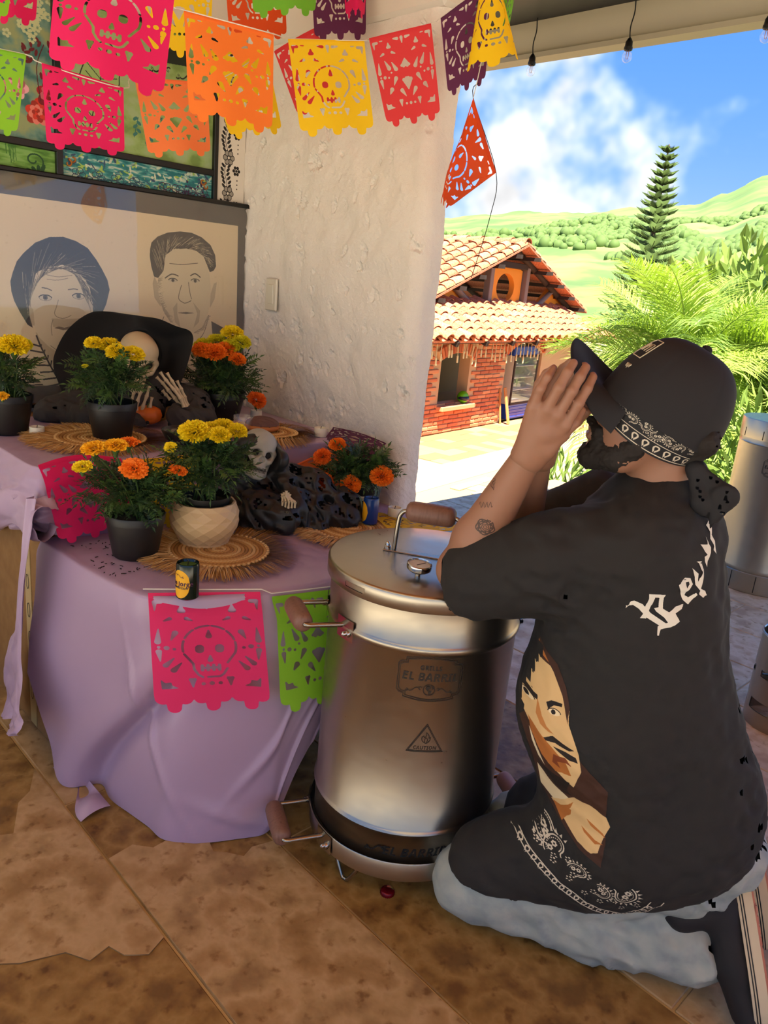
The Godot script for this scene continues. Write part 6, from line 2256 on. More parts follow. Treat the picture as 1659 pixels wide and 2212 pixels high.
func painted(kind: int, wm: float, hm: float) -> ImageTexture:
	var W := 512
	var H := maxi(64, int(512 * hm / wm))
	var base := [[Color(0.22, 0.42, 0.40), Color(0.42, 0.56, 0.50), Color(0.55, 0.60, 0.42)], [Color(0.28, 0.47, 0.16), Color(0.42, 0.62, 0.26), Color(0.50, 0.68, 0.36)], [Color(0.46, 0.58, 0.30), Color(0.58, 0.70, 0.42), Color(0.62, 0.72, 0.52)], [Color(0.10, 0.44, 0.46), Color(0.25, 0.58, 0.58), Color(0.72, 0.80, 0.74)]]
	var im: Image = noise_tex(512, noise(0.008 if kind != 3 else 0.016, 5, 140 + kind), base[kind], [0.25, 0.5, 0.72]).get_image()
	im.convert(Image.FORMAT_RGBA8)
	im.resize(W, H)
	var c := Canvas.new(W, H, Color.BLACK)
	c.im = im
	var r := RandomNumberGenerator.new()
	r.seed = 150 + kind
	var dark := Color(0.08, 0.10, 0.09)
	if kind == 0:
		# roses and dark sprigs low down, pale blossoms higher up
		for q in [[0.90, 0.80, 44, Color(0.80, 0.20, 0.12)], [0.76, 0.66, 40, Color(0.85, 0.50, 0.55)], [0.98, 0.66, 46, Color(0.62, 0.05, 0.12)], [0.62, 0.84, 34, Color(0.78, 0.72, 0.62)]]:
			for k in 26:
				var a := k * 2.4
				var rr: float = q[2] * (1.0 - k / 30.0)
				var col: Color = q[3]
				c.disc(Vector2(q[0] * W, q[1] * H) + Vector2(cos(a), sin(a)) * rr * 0.5, Vector2(rr * 0.62, rr * 0.42), col.lightened(0.35) if k % 3 == 0 else col.darkened(0.25 * (k % 2)), 18, a)
		for k in 16:
			var p := Vector2(W * r.randf_range(0.78, 1.0), H * r.randf_range(0.32, 0.58))
			c.disc(p, Vector2(11, 5), Color(0.38, 0.04, 0.10), 12, r.randf() * TAU)
		c.line(curve([Vector2(0.92 * W, 0.72 * H), Vector2(0.90 * W, 0.5 * H), Vector2(0.95 * W, 0.34 * H)], 6), 3.0, Color(0.30, 0.05, 0.08))
		for k in 30:
			var p := Vector2(W * r.randf_range(0.72, 1.0), H * r.randf_range(0.02, 0.34))
			for j in 5:
				c.disc(p + Vector2(cos(j * 1.257), sin(j * 1.257)) * 9.0, Vector2(6, 5), Color(0.72, 0.76, 0.58), 10)
	elif kind == 1:
		var l := []
		for k in 26:
			var a := k * 0.27
			l.append(Vector2(0.86 * W + cos(a) * (6 + k * 1.1), 0.36 * H + sin(a) * (4 + k * 0.9)))
		l.append(Vector2(0.93 * W, H))
		c.line(l, 5.0, Color(0.08, 0.28, 0.14))
		for k in 5:
			c.disc(Vector2((0.80 + 0.03 * k) * W, (0.75 - 0.05 * k) * H), Vector2(13, 7), Color(0.10, 0.30, 0.14), 12, 0.5 * k)
		for k in 14:
			var x := r.randf_range(0.55, 0.75) * W
			c.line([Vector2(x, 0), Vector2(x + 2, r.randf_range(0.2, 0.6) * H)], r.randf_range(1, 3), Color(0.20, 0.42, 0.14))
	elif kind == 2:
		# a big outlined leaf, scrolls and sprays
		var ctr := Vector2(0.22 * W, 0.60 * H)
		var o := []
		for k in 40:
			var a := TAU * k / 39.0
			o.append(ctr + Vector2(sin(a) * 62.0, -cos(a) * 150.0).rotated(0.25))
		c.poly(o, Color(0.60, 0.72, 0.44))
		c.line(o, 3.0, dark)
		c.line([ctr + Vector2(0, 150).rotated(0.25), ctr + Vector2(0, -140).rotated(0.25)], 3.0, dark)
		for k in 11:
			for s in [-1.0, 1.0]:
				var p := Vector2(0, -110 + k * 22.0)
				c.line([ctr + p.rotated(0.25), ctr + (p + Vector2(s * 48.0, -24)).rotated(0.25)], 2.0, dark)
		for k in 7:
			var p := Vector2(W * (0.45 + 0.08 * k), H * (0.86 + 0.05 * sin(k * 2.0)))
			c.line([p, p + Vector2(14, -60)], 2.5, Color(0.16, 0.42, 0.40))
			for j in 5:
				c.disc(p + Vector2(4 + 12 * (j % 2), -10 - j * 11.0), Vector2(9, 5), Color(0.20, 0.46, 0.44), 10, 0.6 * (1 if j % 2 else -1))
		for k in 5:
			c.line(swirl(Vector2(W * (0.62 + 0.09 * k), H * (0.30 + 0.1 * (k % 2))), 60.0), 4.0, dark)
		c.poly([Vector2(0.55 * W, 0.12 * H), Vector2(0.80 * W, 0.10 * H), Vector2(0.82 * W, 0.22 * H), Vector2(0.56 * W, 0.25 * H)], Color(0.06, 0.14, 0.08))
	else:
		for k in 260:
			var p := Vector2(r.randf() * W, r.randf() * H)
			c.disc(p, Vector2(r.randf_range(2, 12), r.randf_range(1, 5)), [Color(0.62, 0.76, 0.36), Color(0.80, 0.84, 0.74), Color(0.12, 0.42, 0.48), Color(0.22, 0.32, 0.44)][r.randi() % 4], 8, r.randf() * PI)
		for k in 8:
			var p := Vector2(W * (0.10 + 0.06 * k), H * (0.62 + 0.2 * (k % 2)))
			for j in 5:
				c.ring(p + Vector2(cos(j * 1.257), sin(j * 1.257)) * 12.0, Vector2(10, 8), 2.0, Color(0.14, 0.24, 0.34))
		for k in 4:
			var p := Vector2(W * (0.66 + 0.09 * k), H * 0.70)
			for j in 6:
				c.ring(p + Vector2(cos(j * 1.047), sin(j * 1.047)) * 16.0, Vector2(13, 12), 2.0, Color(0.20, 0.10, 0.24))
			c.line([p, p + Vector2(20, 40)], 2.0, Color(0.20, 0.10, 0.24))
			for j in 7:
				c.disc(Vector2(W * r.randf_range(0.8, 0.95), H * r.randf_range(0.3, 0.9)), Vector2(4, 4), Color(0.24, 0.12, 0.28), 8)
	return c.tex()

# ==================================================================== cut-paper flags
func drop_shape(a: Vector2, b: Vector2, r: float) -> Array:       # a leaf: thin at a, round at b
	return [a, b, 0.004, r]

func paper_pattern(kind: int) -> Array:            # [vertices, triangles] of a flag one unit wide; x from -0.5 to 0.5, y from 0 down to about 1.46
	var holes := []
	var mir := func(list: Array): 
		for q in list:
			holes.append([Vector2(q[0], q[1]), Vector2(q[2], q[3]), q[4], q[5]])
			holes.append([Vector2(-q[0], q[1]), Vector2(-q[2], q[3]), q[4], q[5]])
	# top border: openings round two blossoms, each with a small heart, leaves below
	mir.call([[0.452, 0.105, 0.40, 0.105, 0.022, 0.022], [0.452, 0.105, 0.452, 0.20, 0.022, 0.006], [0.07, 0.105, 0.13, 0.095, 0.024, 0.012], [0.0, 0.10, 0.0, 0.19, 0.026, 0.006], [0.31, 0.092, 0.35, 0.088, 0.010, 0.008],
		[0.225, 0.145, 0.225, 0.20, 0.010, 0.030], [0.207, 0.205, 0.207, 0.21, 0.02, 0.02], [0.243, 0.205, 0.243, 0.21, 0.02, 0.02],
		[0.13, 0.325, 0.185, 0.295, 0.006, 0.022], [0.39, 0.325, 0.33, 0.295, 0.006, 0.022]])
	# sides: leaves, dots, corner cuts
	mir.call([[0.432, 0.42, 0.442, 0.58, 0.006, 0.030], [0.428, 0.82, 0.438, 0.70, 0.006, 0.028], [0.437, 0.645, 0.437, 0.646, 0.016, 0.016],
		[0.37, 0.655, 0.37, 0.656, 0.026, 0.026], [0.305, 0.67, 0.305, 0.671, 0.017, 0.017]])
	var tri := [[Vector2(-0.44, 1.04), Vector2(-0.40, 1.09), Vector2(-0.35, 1.08), Vector2(-0.34, 1.12), Vector2(-0.28, 1.155), Vector2(-0.43, 1.165)]]
	tri.append([])
	for v in tri[0]:
		tri[1].append(Vector2(-v.x, v.y))
	# a row of three dots and two little hearts near the foot
	for x in [-0.075, 0.0, 0.075]:
		holes.append([Vector2(x, 1.11), Vector2(x, 1.112), 0.024 if x == 0.0 else 0.019, 0.02 if x != 0.0 else 0.024])
	mir.call([[0.165, 1.15, 0.165, 1.07, 0.006, 0.028], [0.148, 1.055, 0.148, 1.05, 0.018, 0.018], [0.182, 1.055, 0.182, 1.05, 0.018, 0.018]])
	if kind == 0:
		# skull drawn in dashes
		var o := []
		for k in 31:
			var a := lerpf(-0.30, PI + 0.30, k / 30.0)
			o.append(Vector2(cos(a) * 0.235, 0.655 - sin(a) * 0.265))
		o.append(Vector2(-0.150, 0.86)); o.append(Vector2(-0.145, 0.93)); o.append(Vector2(-0.11, 1.0)); o.append(Vector2(-0.075, 1.03)); o.append(Vector2(-0.03, 1.03)); o.append(Vector2(0.03, 1.03)); o.append(Vector2(0.075, 1.03)); o.append(Vector2(0.11, 1.0)); o.append(Vector2(0.145, 0.93)); o.append(Vector2(0.150, 0.86)); o.append(o[0])
		for k in o.size() - 1:
			if k % 5 != 4 and k != 34:
				holes.append([o[k], o[k + 1], 0.012, 0.012])
		mir.call([[0.088, 0.665, 0.088, 0.69, 0.040, 0.040], [0.33, 0.56, 0.29, 0.47, 0.006, 0.030], [0.25, 0.84, 0.32, 0.93, 0.006, 0.030], [0.31, 0.78, 0.385, 0.87, 0.006, 0.028]])
		holes.append([Vector2(0, 0.44), Vector2(0, 0.52), 0.006, 0.030])
		holes.append([Vector2(0, 0.755), Vector2(0, 0.82), 0.005, 0.026])
		for x in [-0.075, -0.025, 0.025, 0.075]:
			holes.append([Vector2(x, 0.885), Vector2(x, 0.945), 0.016, 0.016])
		holes.append([Vector2(-0.07, 0.915), Vector2(0.07, 0.915), 0.013, 0.013])
	else:
		# hearts and leaves
		mir.call([[0.03, 0.535, 0.02, 0.50, 0.026, 0.03], [0.0, 0.42, 0.026, 0.51, 0.006, 0.038], [0.065, 0.525, 0.06, 0.52, 0.020, 0.02],
			[0.0, 0.90, 0.032, 0.77, 0.006, 0.042], [0.06, 0.745, 0.055, 0.75, 0.03, 0.03], [0.018, 0.725, 0.018, 0.74, 0.026, 0.026],
			[0.33, 0.40, 0.275, 0.53, 0.006, 0.034], [0.22, 0.44, 0.165, 0.56, 0.006, 0.034], [0.335, 0.93, 0.29, 0.86, 0.006, 0.036], [0.24, 0.80, 0.19, 0.70, 0.006, 0.034], [0.06, 1.00, 0.12, 0.90, 0.006, 0.034], [0.25, 0.60, 0.25, 0.601, 0.016, 0.016]])
	var nx := 82
	var ny := 120
	var w := 1.04
	var h := 1.50
	var F := PackedFloat32Array()
	F.resize(nx * ny)
	var lobes := []
	for c in [-0.333, 0.0, 0.333]:
		lobes.append([Vector2(c, 1.27), Vector2(c, 1.395), 0.075, 0.060])
		lobes.append([Vector2(c - 0.095, 1.25), Vector2(c - 0.095, 1.285), 0.07, 0.068])
		lobes.append([Vector2(c + 0.095, 1.25), Vector2(c + 0.095, 1.285), 0.07, 0.068])
	for j in ny:
		for i in nx:
			var p := Vector2(-w / 2 + w * i / (nx - 1), -0.01 + h * j / (ny - 1))
			var q := Vector2(absf(p.x) - 0.5, absf(p.y - 0.625) - 0.625)
			var d := Vector2(maxf(q.x, 0), maxf(q.y, 0)).length() + minf(maxf(q.x, q.y), 0)
			if p.y > 1.15:
				for l in lobes:
					var ab: Vector2 = l[1] - l[0]
					var t := clampf((p - l[0]).dot(ab) / ab.length_squared(), 0, 1)
					d = minf(d, (p - l[0] - ab * t).length() - lerpf(l[2], l[3], t))
			F[j * nx + i] = d
	for l in holes:
		var m: float = maxf(l[2], l[3]) + 0.05
		var lo := Vector2(minf(l[0].x, l[1].x) - m, minf(l[0].y, l[1].y) - m)
		var hi := Vector2(maxf(l[0].x, l[1].x) + m, maxf(l[0].y, l[1].y) + m)
		var ab: Vector2 = l[1] - l[0]
		var ll := maxf(ab.length_squared(), 1e-9)
		for j in range(maxi(0, int((lo.y + 0.01) / h * (ny - 1))), mini(ny - 1, int((hi.y + 0.01) / h * (ny - 1)) + 1) + 1):
			for i in range(maxi(0, int((lo.x + w / 2) / w * (nx - 1))), mini(nx - 1, int((hi.x + w / 2) / w * (nx - 1)) + 1) + 1):
				var p := Vector2(-w / 2 + w * i / (nx - 1), -0.01 + h * j / (ny - 1))
				var t := clampf((p - l[0]).dot(ab) / ll, 0, 1)
				var e: float = (p - l[0] - ab * t).length() - lerpf(l[2], l[3], t)
				F[j * nx + i] = maxf(F[j * nx + i], -e)
	for poly in tri:
		for j in range(70, ny):
			for i in nx:
				var p := Vector2(-w / 2 + w * i / (nx - 1), -0.01 + h * j / (ny - 1))
				var dd := 1.0
				for k in poly.size():
					var a: Vector2 = poly[k]
					var ab: Vector2 = poly[(k + 1) % poly.size()] - a
					var t := clampf((p - a).dot(ab) / ab.length_squared(), 0, 1)
					dd = minf(dd, (p - a - ab * t).length())
				if dd < 0.1:
					var e := -dd if Geometry2D.is_point_in_polygon(p, PackedVector2Array(poly)) else dd
					F[j * nx + i] = maxf(F[j * nx + i], -e)
	# contour the sheet
	var V := PackedVector2Array()
	var T := PackedInt32Array()
	var ids := {}
	var vert := func(key: int, p: Vector2) -> int:
		if not ids.has(key):
			ids[key] = V.size()
			V.append(p)
		return ids[key]
	var P := func(i: int, j: int) -> Vector2: return Vector2(-w / 2 + w * i / (nx - 1), -0.01 + h * j / (ny - 1))
	for j in ny - 1:
		for i in nx - 1:
			var c := [[i, j], [i + 1, j], [i + 1, j + 1], [i, j + 1]]
			var f := [F[j * nx + i], F[j * nx + i + 1], F[(j + 1) * nx + i + 1], F[(j + 1) * nx + i]]
			if f[0] >= 0 and f[1] >= 0 and f[2] >= 0 and f[3] >= 0:
				continue
			var loop := []
			for k in 4:
				var k2 := (k + 1) % 4
				if f[k] < 0:
					loop.append(vert.call((c[k][1] * nx + c[k][0]) * 4, P.call(c[k][0], c[k][1])))
				if (f[k] < 0) != (f[k2] < 0):
					var t: float = f[k] / (f[k] - f[k2])
					var key := 0
					if k == 0: key = (j * nx + i) * 4 + 1
					elif k == 1: key = (j * nx + i + 1) * 4 + 2
					elif k == 2: key = ((j + 1) * nx + i) * 4 + 1
					else: key = (j * nx + i) * 4 + 2
					loop.append(vert.call(key, (P.call(c[k][0], c[k][1]) as Vector2).lerp(P.call(c[k2][0], c[k2][1]), t)))
			for k in range(1, loop.size() - 1):
				T.append_array([loop[0], loop[k], loop[k + 1]])
	return [V, T]

var papers: Array = []

func bent_paper(kind: int, f: Callable) -> ArrayMesh:       # f(x, y): x from 0 to 1 across, y from 0 to 1 down
	var V: PackedVector2Array = papers[kind][0]
	var out := PackedVector3Array()
	out.resize(V.size())
	for k in V.size():
		out[k] = f.call(V[k].x + 0.5, V[k].y / 1.455)
	var arr := []
	arr.resize(Mesh.ARRAY_MAX)
	arr[Mesh.ARRAY_VERTEX] = out
	arr[Mesh.ARRAY_INDEX] = papers[kind][1]
	var st := SurfaceTool.new()
	st.create_from_arrays(arr)
	st.generate_normals()
	return st.commit()

func flag(label: String, m: String, kind: int, f: Callable, group := "cut-paper flags on the strings overhead") -> Node3D:
	var at: Vector3 = f.call(0.5, 0.0)
	var o := thing("papel_picado_flag", label, "paper flag", at, 0.0, group)
	var inv := func(x: float, y: float) -> Vector3: return f.call(x, y) - at
	put("cut_paper", bent_paper(kind, inv), M[m], o)
	# the folded hem that holds the string
	var g := []
	for i in 4:
		var row := []
		for j in 21:
			var p: Vector3 = inv.call(j / 20.0, 0.045 * i / 3.0)
			var e1: Vector3 = inv.call(minf(j / 20.0 + 0.01, 1.0), 0.045 * i / 3.0) - inv.call(maxf(j / 20.0 - 0.01, 0.0), 0.045 * i / 3.0)
			var e2: Vector3 = inv.call(j / 20.0, 0.06) - inv.call(j / 20.0, 0.0)
			row.append(p + e1.cross(e2).normalized() * -(0.0006 + 0.0016 * sin(PI * i / 3.0) + 0.0004 * sin(j * 2.1)))
		g.append(row)
	var hb := MB.new()
	hb.grid(g, 1)
	put("hem", hb.done(), M[m], o)
	return o

func hung(a: Vector3, b: Vector3, c: Vector3, d: Vector3, bulge: float, wob: float) -> Callable:    # corners: top left, top right, foot right, foot left
	var nn := (b - a).cross(d - a).normalized()
	return func(x: float, y: float) -> Vector3:
		var p := a.lerp(b, x).lerp(d.lerp(c, x), y)
		return p - nn * (bulge * sin(PI * x) * (0.25 + 0.75 * y) + 0.006 * sin(x * 7.0 + wob) * y + 0.004 * sin(y * 5.0 + wob * 2.0))

func garlands():
	papers = [paper_pattern(0), paper_pattern(1)]
	var list := [
		["paper_lime", 0, Vector3(-0.952, 1.787, -1.759), Vector3(-0.843, 1.788, -1.814), Vector3(-0.865, 1.625, -1.803), Vector3(-0.968, 1.617, -1.750), 0.02, "lime green papel picado flag at the left edge above the rose painting"],
		["paper_lime", 1, Vector3(-0.910, 1.981, -1.668), Vector3(-0.804, 1.988, -1.722), Vector3(-0.831, 1.814, -1.709), Vector3(-0.933, 1.802, -1.655), 0.02, "lime green papel picado flag, only its corner at the photo's top left"],
		["paper_magenta", 1, Vector3(-1.047, 2.062, -1.992), Vector3(-0.912, 2.089, -2.057), Vector3(-0.928, 1.899, -2.050), Vector3(-1.048, 1.871, -1.991), 0.03, "small magenta papel picado flag beside the top left lime corner"],
		["paper_magenta", 0, Vector3(-0.564, 1.826, -1.325), Vector3(-0.400, 1.832, -1.383), Vector3(-0.420, 1.644, -1.377), Vector3(-0.580, 1.668, -1.318), 0.03, "largest magenta papel picado flag with a skull, hanging nearest the camera"],
		["paper_magenta", 0, Vector3(-0.816, 1.777, -1.826), Vector3(-0.663, 1.756, -1.887), Vector3(-0.661, 1.615, -1.888), Vector3(-0.812, 1.610, -1.828), 0.02, "magenta papel picado flag with a skull, lower and behind the largest one"],
		["paper_yellow", 1, Vector3(-0.743, 2.122, -2.230), Vector3(-0.567, 2.144, -2.281), Vector3(-0.571, 1.914, -2.280), Vector3(-0.715, 1.899, -2.238), 0.02, "yellow papel picado flag behind the big orange one, left of it"],
		["paper_salmon", 1, Vector3(-0.737, 1.837, -2.179), Vector3(-0.565, 1.850, -2.230), Vector3(-0.550, 1.676, -2.233), Vector3(-0.703, 1.652, -2.190), 0.03, "pale orange papel picado flag hanging low in front of the leaf painting"],
		["paper_orange", 1, Vector3(-0.496, 1.884, -1.762), Vector3(-0.320, 1.867, -1.802), Vector3(-0.314, 1.676, -1.803), Vector3(-0.482, 1.682, -1.765), 0.03, "big orange papel picado flag at the middle of the front row"],
		["paper_orange_red", 0, Vector3(-0.638, 2.304, -2.675), Vector3(-0.463, 2.325, -2.711), Vector3(-0.440, 2.086, -2.715), Vector3(-0.612, 2.069, -2.681), 0.03, "dark orange papel picado flag with a skull behind the big orange one"],
		["paper_green", 1, Vector3(-0.498, 2.256, -2.348), Vector3(-0.315, 2.282, -2.379), Vector3(-0.312, 2.065, -2.380), Vector3(-0.474, 2.040, -2.353), 0.03, "green papel picado flag at the top above the yellow skull flag"],
		["paper_yellow", 0, Vector3(-0.624, 1.969, -2.421), Vector3(-0.456, 1.999, -2.458), Vector3(-0.398, 1.784, -2.468), Vector3(-0.543, 1.748, -2.440), 0.03, "yellow papel picado flag peeping out below the big orange one"],
		["paper_red", 1, Vector3(-0.478, 2.055, -2.708), Vector3(-0.346, 2.141, -2.728), Vector3(-0.263, 1.929, -2.737), Vector3(-0.391, 1.875, -2.722), 0.04, "red papel picado flag turned aside behind the yellow skull flag"],
		["paper_purple", 0, Vector3(-0.387, 2.342, -2.723), Vector3(-0.215, 2.362, -2.742), Vector3(-0.197, 2.111, -2.743), Vector3(-0.354, 2.089, -2.727), 0.04, "dark purple papel picado flag behind the yellow skull flag"],
		["paper_magenta", 1, Vector3(-0.282, 2.346, -2.585), Vector3(-0.196, 2.356, -2.593), Vector3(-0.195, 2.127, -2.593), Vector3(-0.248, 2.124, -2.588), 0.05, "narrow curled magenta papel picado flag in front of the purple one"],
		["paper_yellow", 0, Vector3(-0.350, 1.955, -2.172), Vector3(-0.161, 1.973, -2.194), Vector3(-0.117, 1.762, -2.197), Vector3(-0.305, 1.734, -2.179), 0.01, "bright yellow papel picado flag with a skull against the white wall"],
		["paper_red", 1, Vector3(-0.167, 2.044, -2.444), Vector3(0.002, 2.097, -2.450), Vector3(0.057, 1.859, -2.449), Vector3(-0.093, 1.821, -2.448), 0.01, "coral red papel picado flag with hearts against the white wall"],
		["paper_purple", 0, Vector3(0.027, 2.114, -2.450), Vector3(0.157, 2.210, -2.445), Vector3(0.171, 1.954, -2.444), Vector3(0.071, 1.915, -2.449), 0.02, "dark purple papel picado flag at the free end of the white wall"],
		["paper_yellow", 0, Vector3(0.118, 2.179, -2.297), Vector3(0.163, 2.182, -2.294), Vector3(0.239, 1.955, -2.288), Vector3(0.109, 1.953, -2.297), 0.09, "yellow papel picado flag curled into a cone beside the beam"],
		["paper_green", 1, Vector3(0.190, 2.284, -2.593), Vector3(0.242, 2.287, -2.589), Vector3(0.231, 2.138, -2.590), Vector3(0.212, 2.137, -2.591), 0.04, "narrow green papel picado flag behind the yellow cone"],
		["paper_magenta", 1, Vector3(0.138, 2.390, -2.496), Vector3(0.221, 2.395, -2.490), Vector3(0.245, 2.186, -2.488), Vector3(0.184, 2.183, -2.493), 0.03, "magenta papel picado flag, only its tip showing above the yellow cone"],
		["paper_orange_red", 0, Vector3(0.139, 1.910, -2.396), Vector3(0.227, 1.724, -2.389), Vector3(0.100, 1.616, -2.398), Vector3(0.075, 1.629, -2.399), 0.05, "orange red papel picado flag dangling by one corner against the sky"]
	]
	for k in list.size():
		var q: Array = list[k]
		if k == list.size() - 1:
			# dangling by one corner, folded along its length
			var a: Vector3 = q[2]
			var b: Vector3 = q[3]
			var c: Vector3 = q[4]
			var d: Vector3 = q[5]
			flag(q[7], q[0], q[1], func(x: float, y: float) -> Vector3:
				var p := a.lerp(b, x).lerp(d.lerp(c, x), y)
				return p + Vector3(-0.045, 0.0, 0.10) * sin(PI * (1.0 - x)) * sin(PI * y) * 0.8 + Vector3(0, 0, 0.03) * (1.0 - x) * y)
		elif q[6] > 0.08:
			# curled into a cone
			var top: Vector3 = (q[2] + q[3]) * 0.5
			var foot: Vector3 = (q[4] + q[5]) * 0.5
			var w: float = (q[4] - q[5]).length() * 0.5
			flag(q[7], q[0], q[1], func(x: float, y: float) -> Vector3:
				var ang := lerpf(-2.1, 2.1, x)
				var r := lerpf(0.018, w, y)
				return top.lerp(foot, y) + Vector3(sin(ang) * r, 0.03 * y * (1.0 - cos(ang)) * 0.5 + 0.02 * sin(ang) * y, cos(ang) * r * 0.8))
		else:
			flag(q[7], q[0], q[1], hung(q[2], q[3], q[4], q[5], q[6], k * 1.7))
	var strings := [
		[Vector3(-0.959, 1.789, -1.755), Vector3(-0.843, 1.788, -1.814), Vector3(-0.816, 1.777, -1.826), Vector3(-0.663, 1.756, -1.887), Vector3(-0.737, 1.837, -2.179), Vector3(-0.565, 1.850, -2.230), Vector3(-0.475, 1.979, -2.455)],
		[Vector3(-0.502, 1.876, -1.728), Vector3(-0.496, 1.884, -1.762), Vector3(-0.320, 1.867, -1.802), Vector3(-0.350, 1.956, -2.172), Vector3(-0.161, 1.973, -2.194), Vector3(-0.167, 2.044, -2.444), Vector3(0.002, 2.097, -2.450), Vector3(0.027, 2.114, -2.450), Vector3(0.156, 2.212, -2.445)],
		[Vector3(-0.478, 2.055, -2.708), Vector3(-0.346, 2.141, -2.728), Vector3(-0.201, 2.358, -2.693)],
		[Vector3(0.149, 1.948, -2.395), Vector3(0.139, 1.910, -2.396), Vector3(0.227, 1.724, -2.389), Vector3(0.220, 1.599, -2.340), Vector3(0.188, 1.432, -2.342)],
		[Vector3(0.139, 1.910, -2.396), Vector3(0.151, 2.034, -2.375), Vector3(0.142, 2.181, -2.296)]
	]
	var sl := ["white string carrying the lime, magenta and pale orange flags", "white string carrying the yellow and coral flags in front of the white wall", "white string behind the front flags carrying the turned red flag", "loose string hanging from the dangling orange red flag toward the tiled roof", "white string holding the dangling orange red flag up to the yellow cone"]
	for k in strings.size():
		var pts := curve(strings[k], 5)
		var b := MB.new()
		b.tube(pts, 0.0013 if k != 3 else 0.0011, 5)
		tag(put("garland_string", b.done(), M["string_white" if k != 3 else "string_black"]), sl[k], "string")
	# ---- flags on the altar
	var P := func(x: float, y: float, z: float) -> Vector3: return rw(x, y, z)
	var front := "cut-paper flags on the altar cloths"
	# pink skull over the front edge, following the cloth
	flag("pink papel picado flag with a skull on the lower cloth behind the green candle", "paper_pink", 0, func(x: float, y: float) -> Vector3:
		var e: Vector3 = P.call(lerpf(0.800, 1.030, x), lerpf(0.655, 0.652, x), lerpf(-1.555, -1.432, x))
		var f2: Vector3 = P.call(lerpf(0.770, 1.012, x), lerpf(0.405, 0.385, x), lerpf(-1.462, -1.343, x))
		var out: Vector3 = roomed().basis * Vector3(-0.45, 0, 0.9)
		return e.lerp(f2, y) + out * (0.008 + 0.014 * smoothstep(0.0, 0.2, y) + 0.006 * sin(x * 6.0 + 0.5) * y), front)
	flag("bright green papel picado flag on the lower cloth half behind the barrel", "paper_lime", 1, func(x: float, y: float) -> Vector3:
		var e: Vector3 = P.call(lerpf(1.050, 1.280, x), lerpf(0.640, 0.622, x), lerpf(-1.418, -1.398, x))
		var f2: Vector3 = P.call(lerpf(1.020, 1.275, x), lerpf(0.375, 0.345, x), lerpf(-1.335, -1.330, x))
		return e.lerp(f2, y) + (roomed().basis * Vector3(0, 0, 1)) * (0.010 + 0.018 * smoothstep(0.0, 0.2, y) + 0.005 * sin(x * 7.0) * y), front)
	flag("deep pink papel picado flag leaning on the upper tier behind the corner marigold", "paper_magenta", 1, func(x: float, y: float) -> Vector3:
		var e: Vector3 = P.call(lerpf(0.718, 0.940, x), 0.866 + 0.014 * sin(PI * x), lerpf(-1.992, -1.985, x) - 0.02 * sin(PI * x))
		var f2: Vector3 = P.call(lerpf(0.742, 0.950, x), lerpf(0.664, 0.662, x), lerpf(-1.930, -1.945, x))
		return e.lerp(f2, y) + (roomed().basis * Vector3(0, 0, 1)) * (0.014 * sin(PI * y) + 0.010 * sin(PI * minf(y * 3.0, 1.0)) + 0.005 * sin(x * 8.0) * y), front)
	flag("salmon papel picado flag on the upper tier's front behind the reaper and the orange marigold", "paper_salmon", 0, func(x: float, y: float) -> Vector3:
		var e: Vector3 = P.call(lerpf(1.470, 1.760, x), lerpf(0.785, 0.855, x), -1.962)
		var f2: Vector3 = P.call(lerpf(1.540, 1.770, x), lerpf(0.662, 0.664, x), -1.935)
		return e.lerp(f2, y) + (roomed().basis * Vector3(0, 0, 1)) * (0.012 * sin(PI * y) + 0.004 * sin(x * 9.0)), front)
	flag("purple papel picado flag lying flat off the upper tier's corner by the white wall", "paper_purple", 1, func(x: float, y: float) -> Vector3:
		var e: Vector3 = P.call(1.800, 0.872, lerpf(-2.10, -1.82, x))
		var f2: Vector3 = P.call(1.690, 0.850, lerpf(-2.02, -1.76, x))
		return e.lerp(f2, y) + Vector3(0, 0.008 * sin(PI * x) - 0.030 * y * y * smoothstep(0.5, 1.0, x) + 0.006, 0), front)
	flag("yellow papel picado flag lying on the low table behind the barrel's lid handle", "paper_yellow", 0, func(x: float, y: float) -> Vector3:
		var e: Vector3 = P.call(lerpf(1.600, 1.850, x), 0.672, lerpf(-1.555, -1.470, x))
		var f2: Vector3 = P.call(lerpf(1.690, 1.890, x), lerpf(0.668, 0.640, x), lerpf(-1.760, -1.640, x))
		return e.lerp(f2, y) + Vector3(0, 0.004 * sin(x * 7.0), 0), front)
	flag("yellow papel picado flag standing between the black and the cream marigold pots", "paper_yellow", 0, func(x: float, y: float) -> Vector3:
		var e: Vector3 = P.call(lerpf(0.96, 1.16, x), 0.862, lerpf(-1.972, -1.970, x))
		var f2: Vector3 = P.call(lerpf(0.96, 1.16, x), 0.662, lerpf(-1.925, -1.925, x))
		return e.lerp(f2, y) + (roomed().basis * Vector3(0, 0, 1)) * 0.01 * sin(PI * y), front)
	var b := MB.new()
	b.tube([rw(0.79, 0.662, -1.56), rw(0.90, 0.664, -1.485), rw(1.03, 0.658, -1.425), rw(1.05, 0.648, -1.410), rw(1.28, 0.630, -1.388)], 0.0015, 5)
	tag(put("garland_string", b.done(), M["string_white"]), "white string along the lower cloth's front edge carrying the pink and green flags", "string")
	# ---- string lights under the eaves beam
	var lab := ["clear bulb in a black socket hanging before the clouds", "clear bulb in a black socket at the photo's top right", "clear bulb in a black socket half hidden by the yellow paper cone"]
	var hx := [[-1.86, 0.0], [-1.33, 0.0], [-2.32, 0.0]]
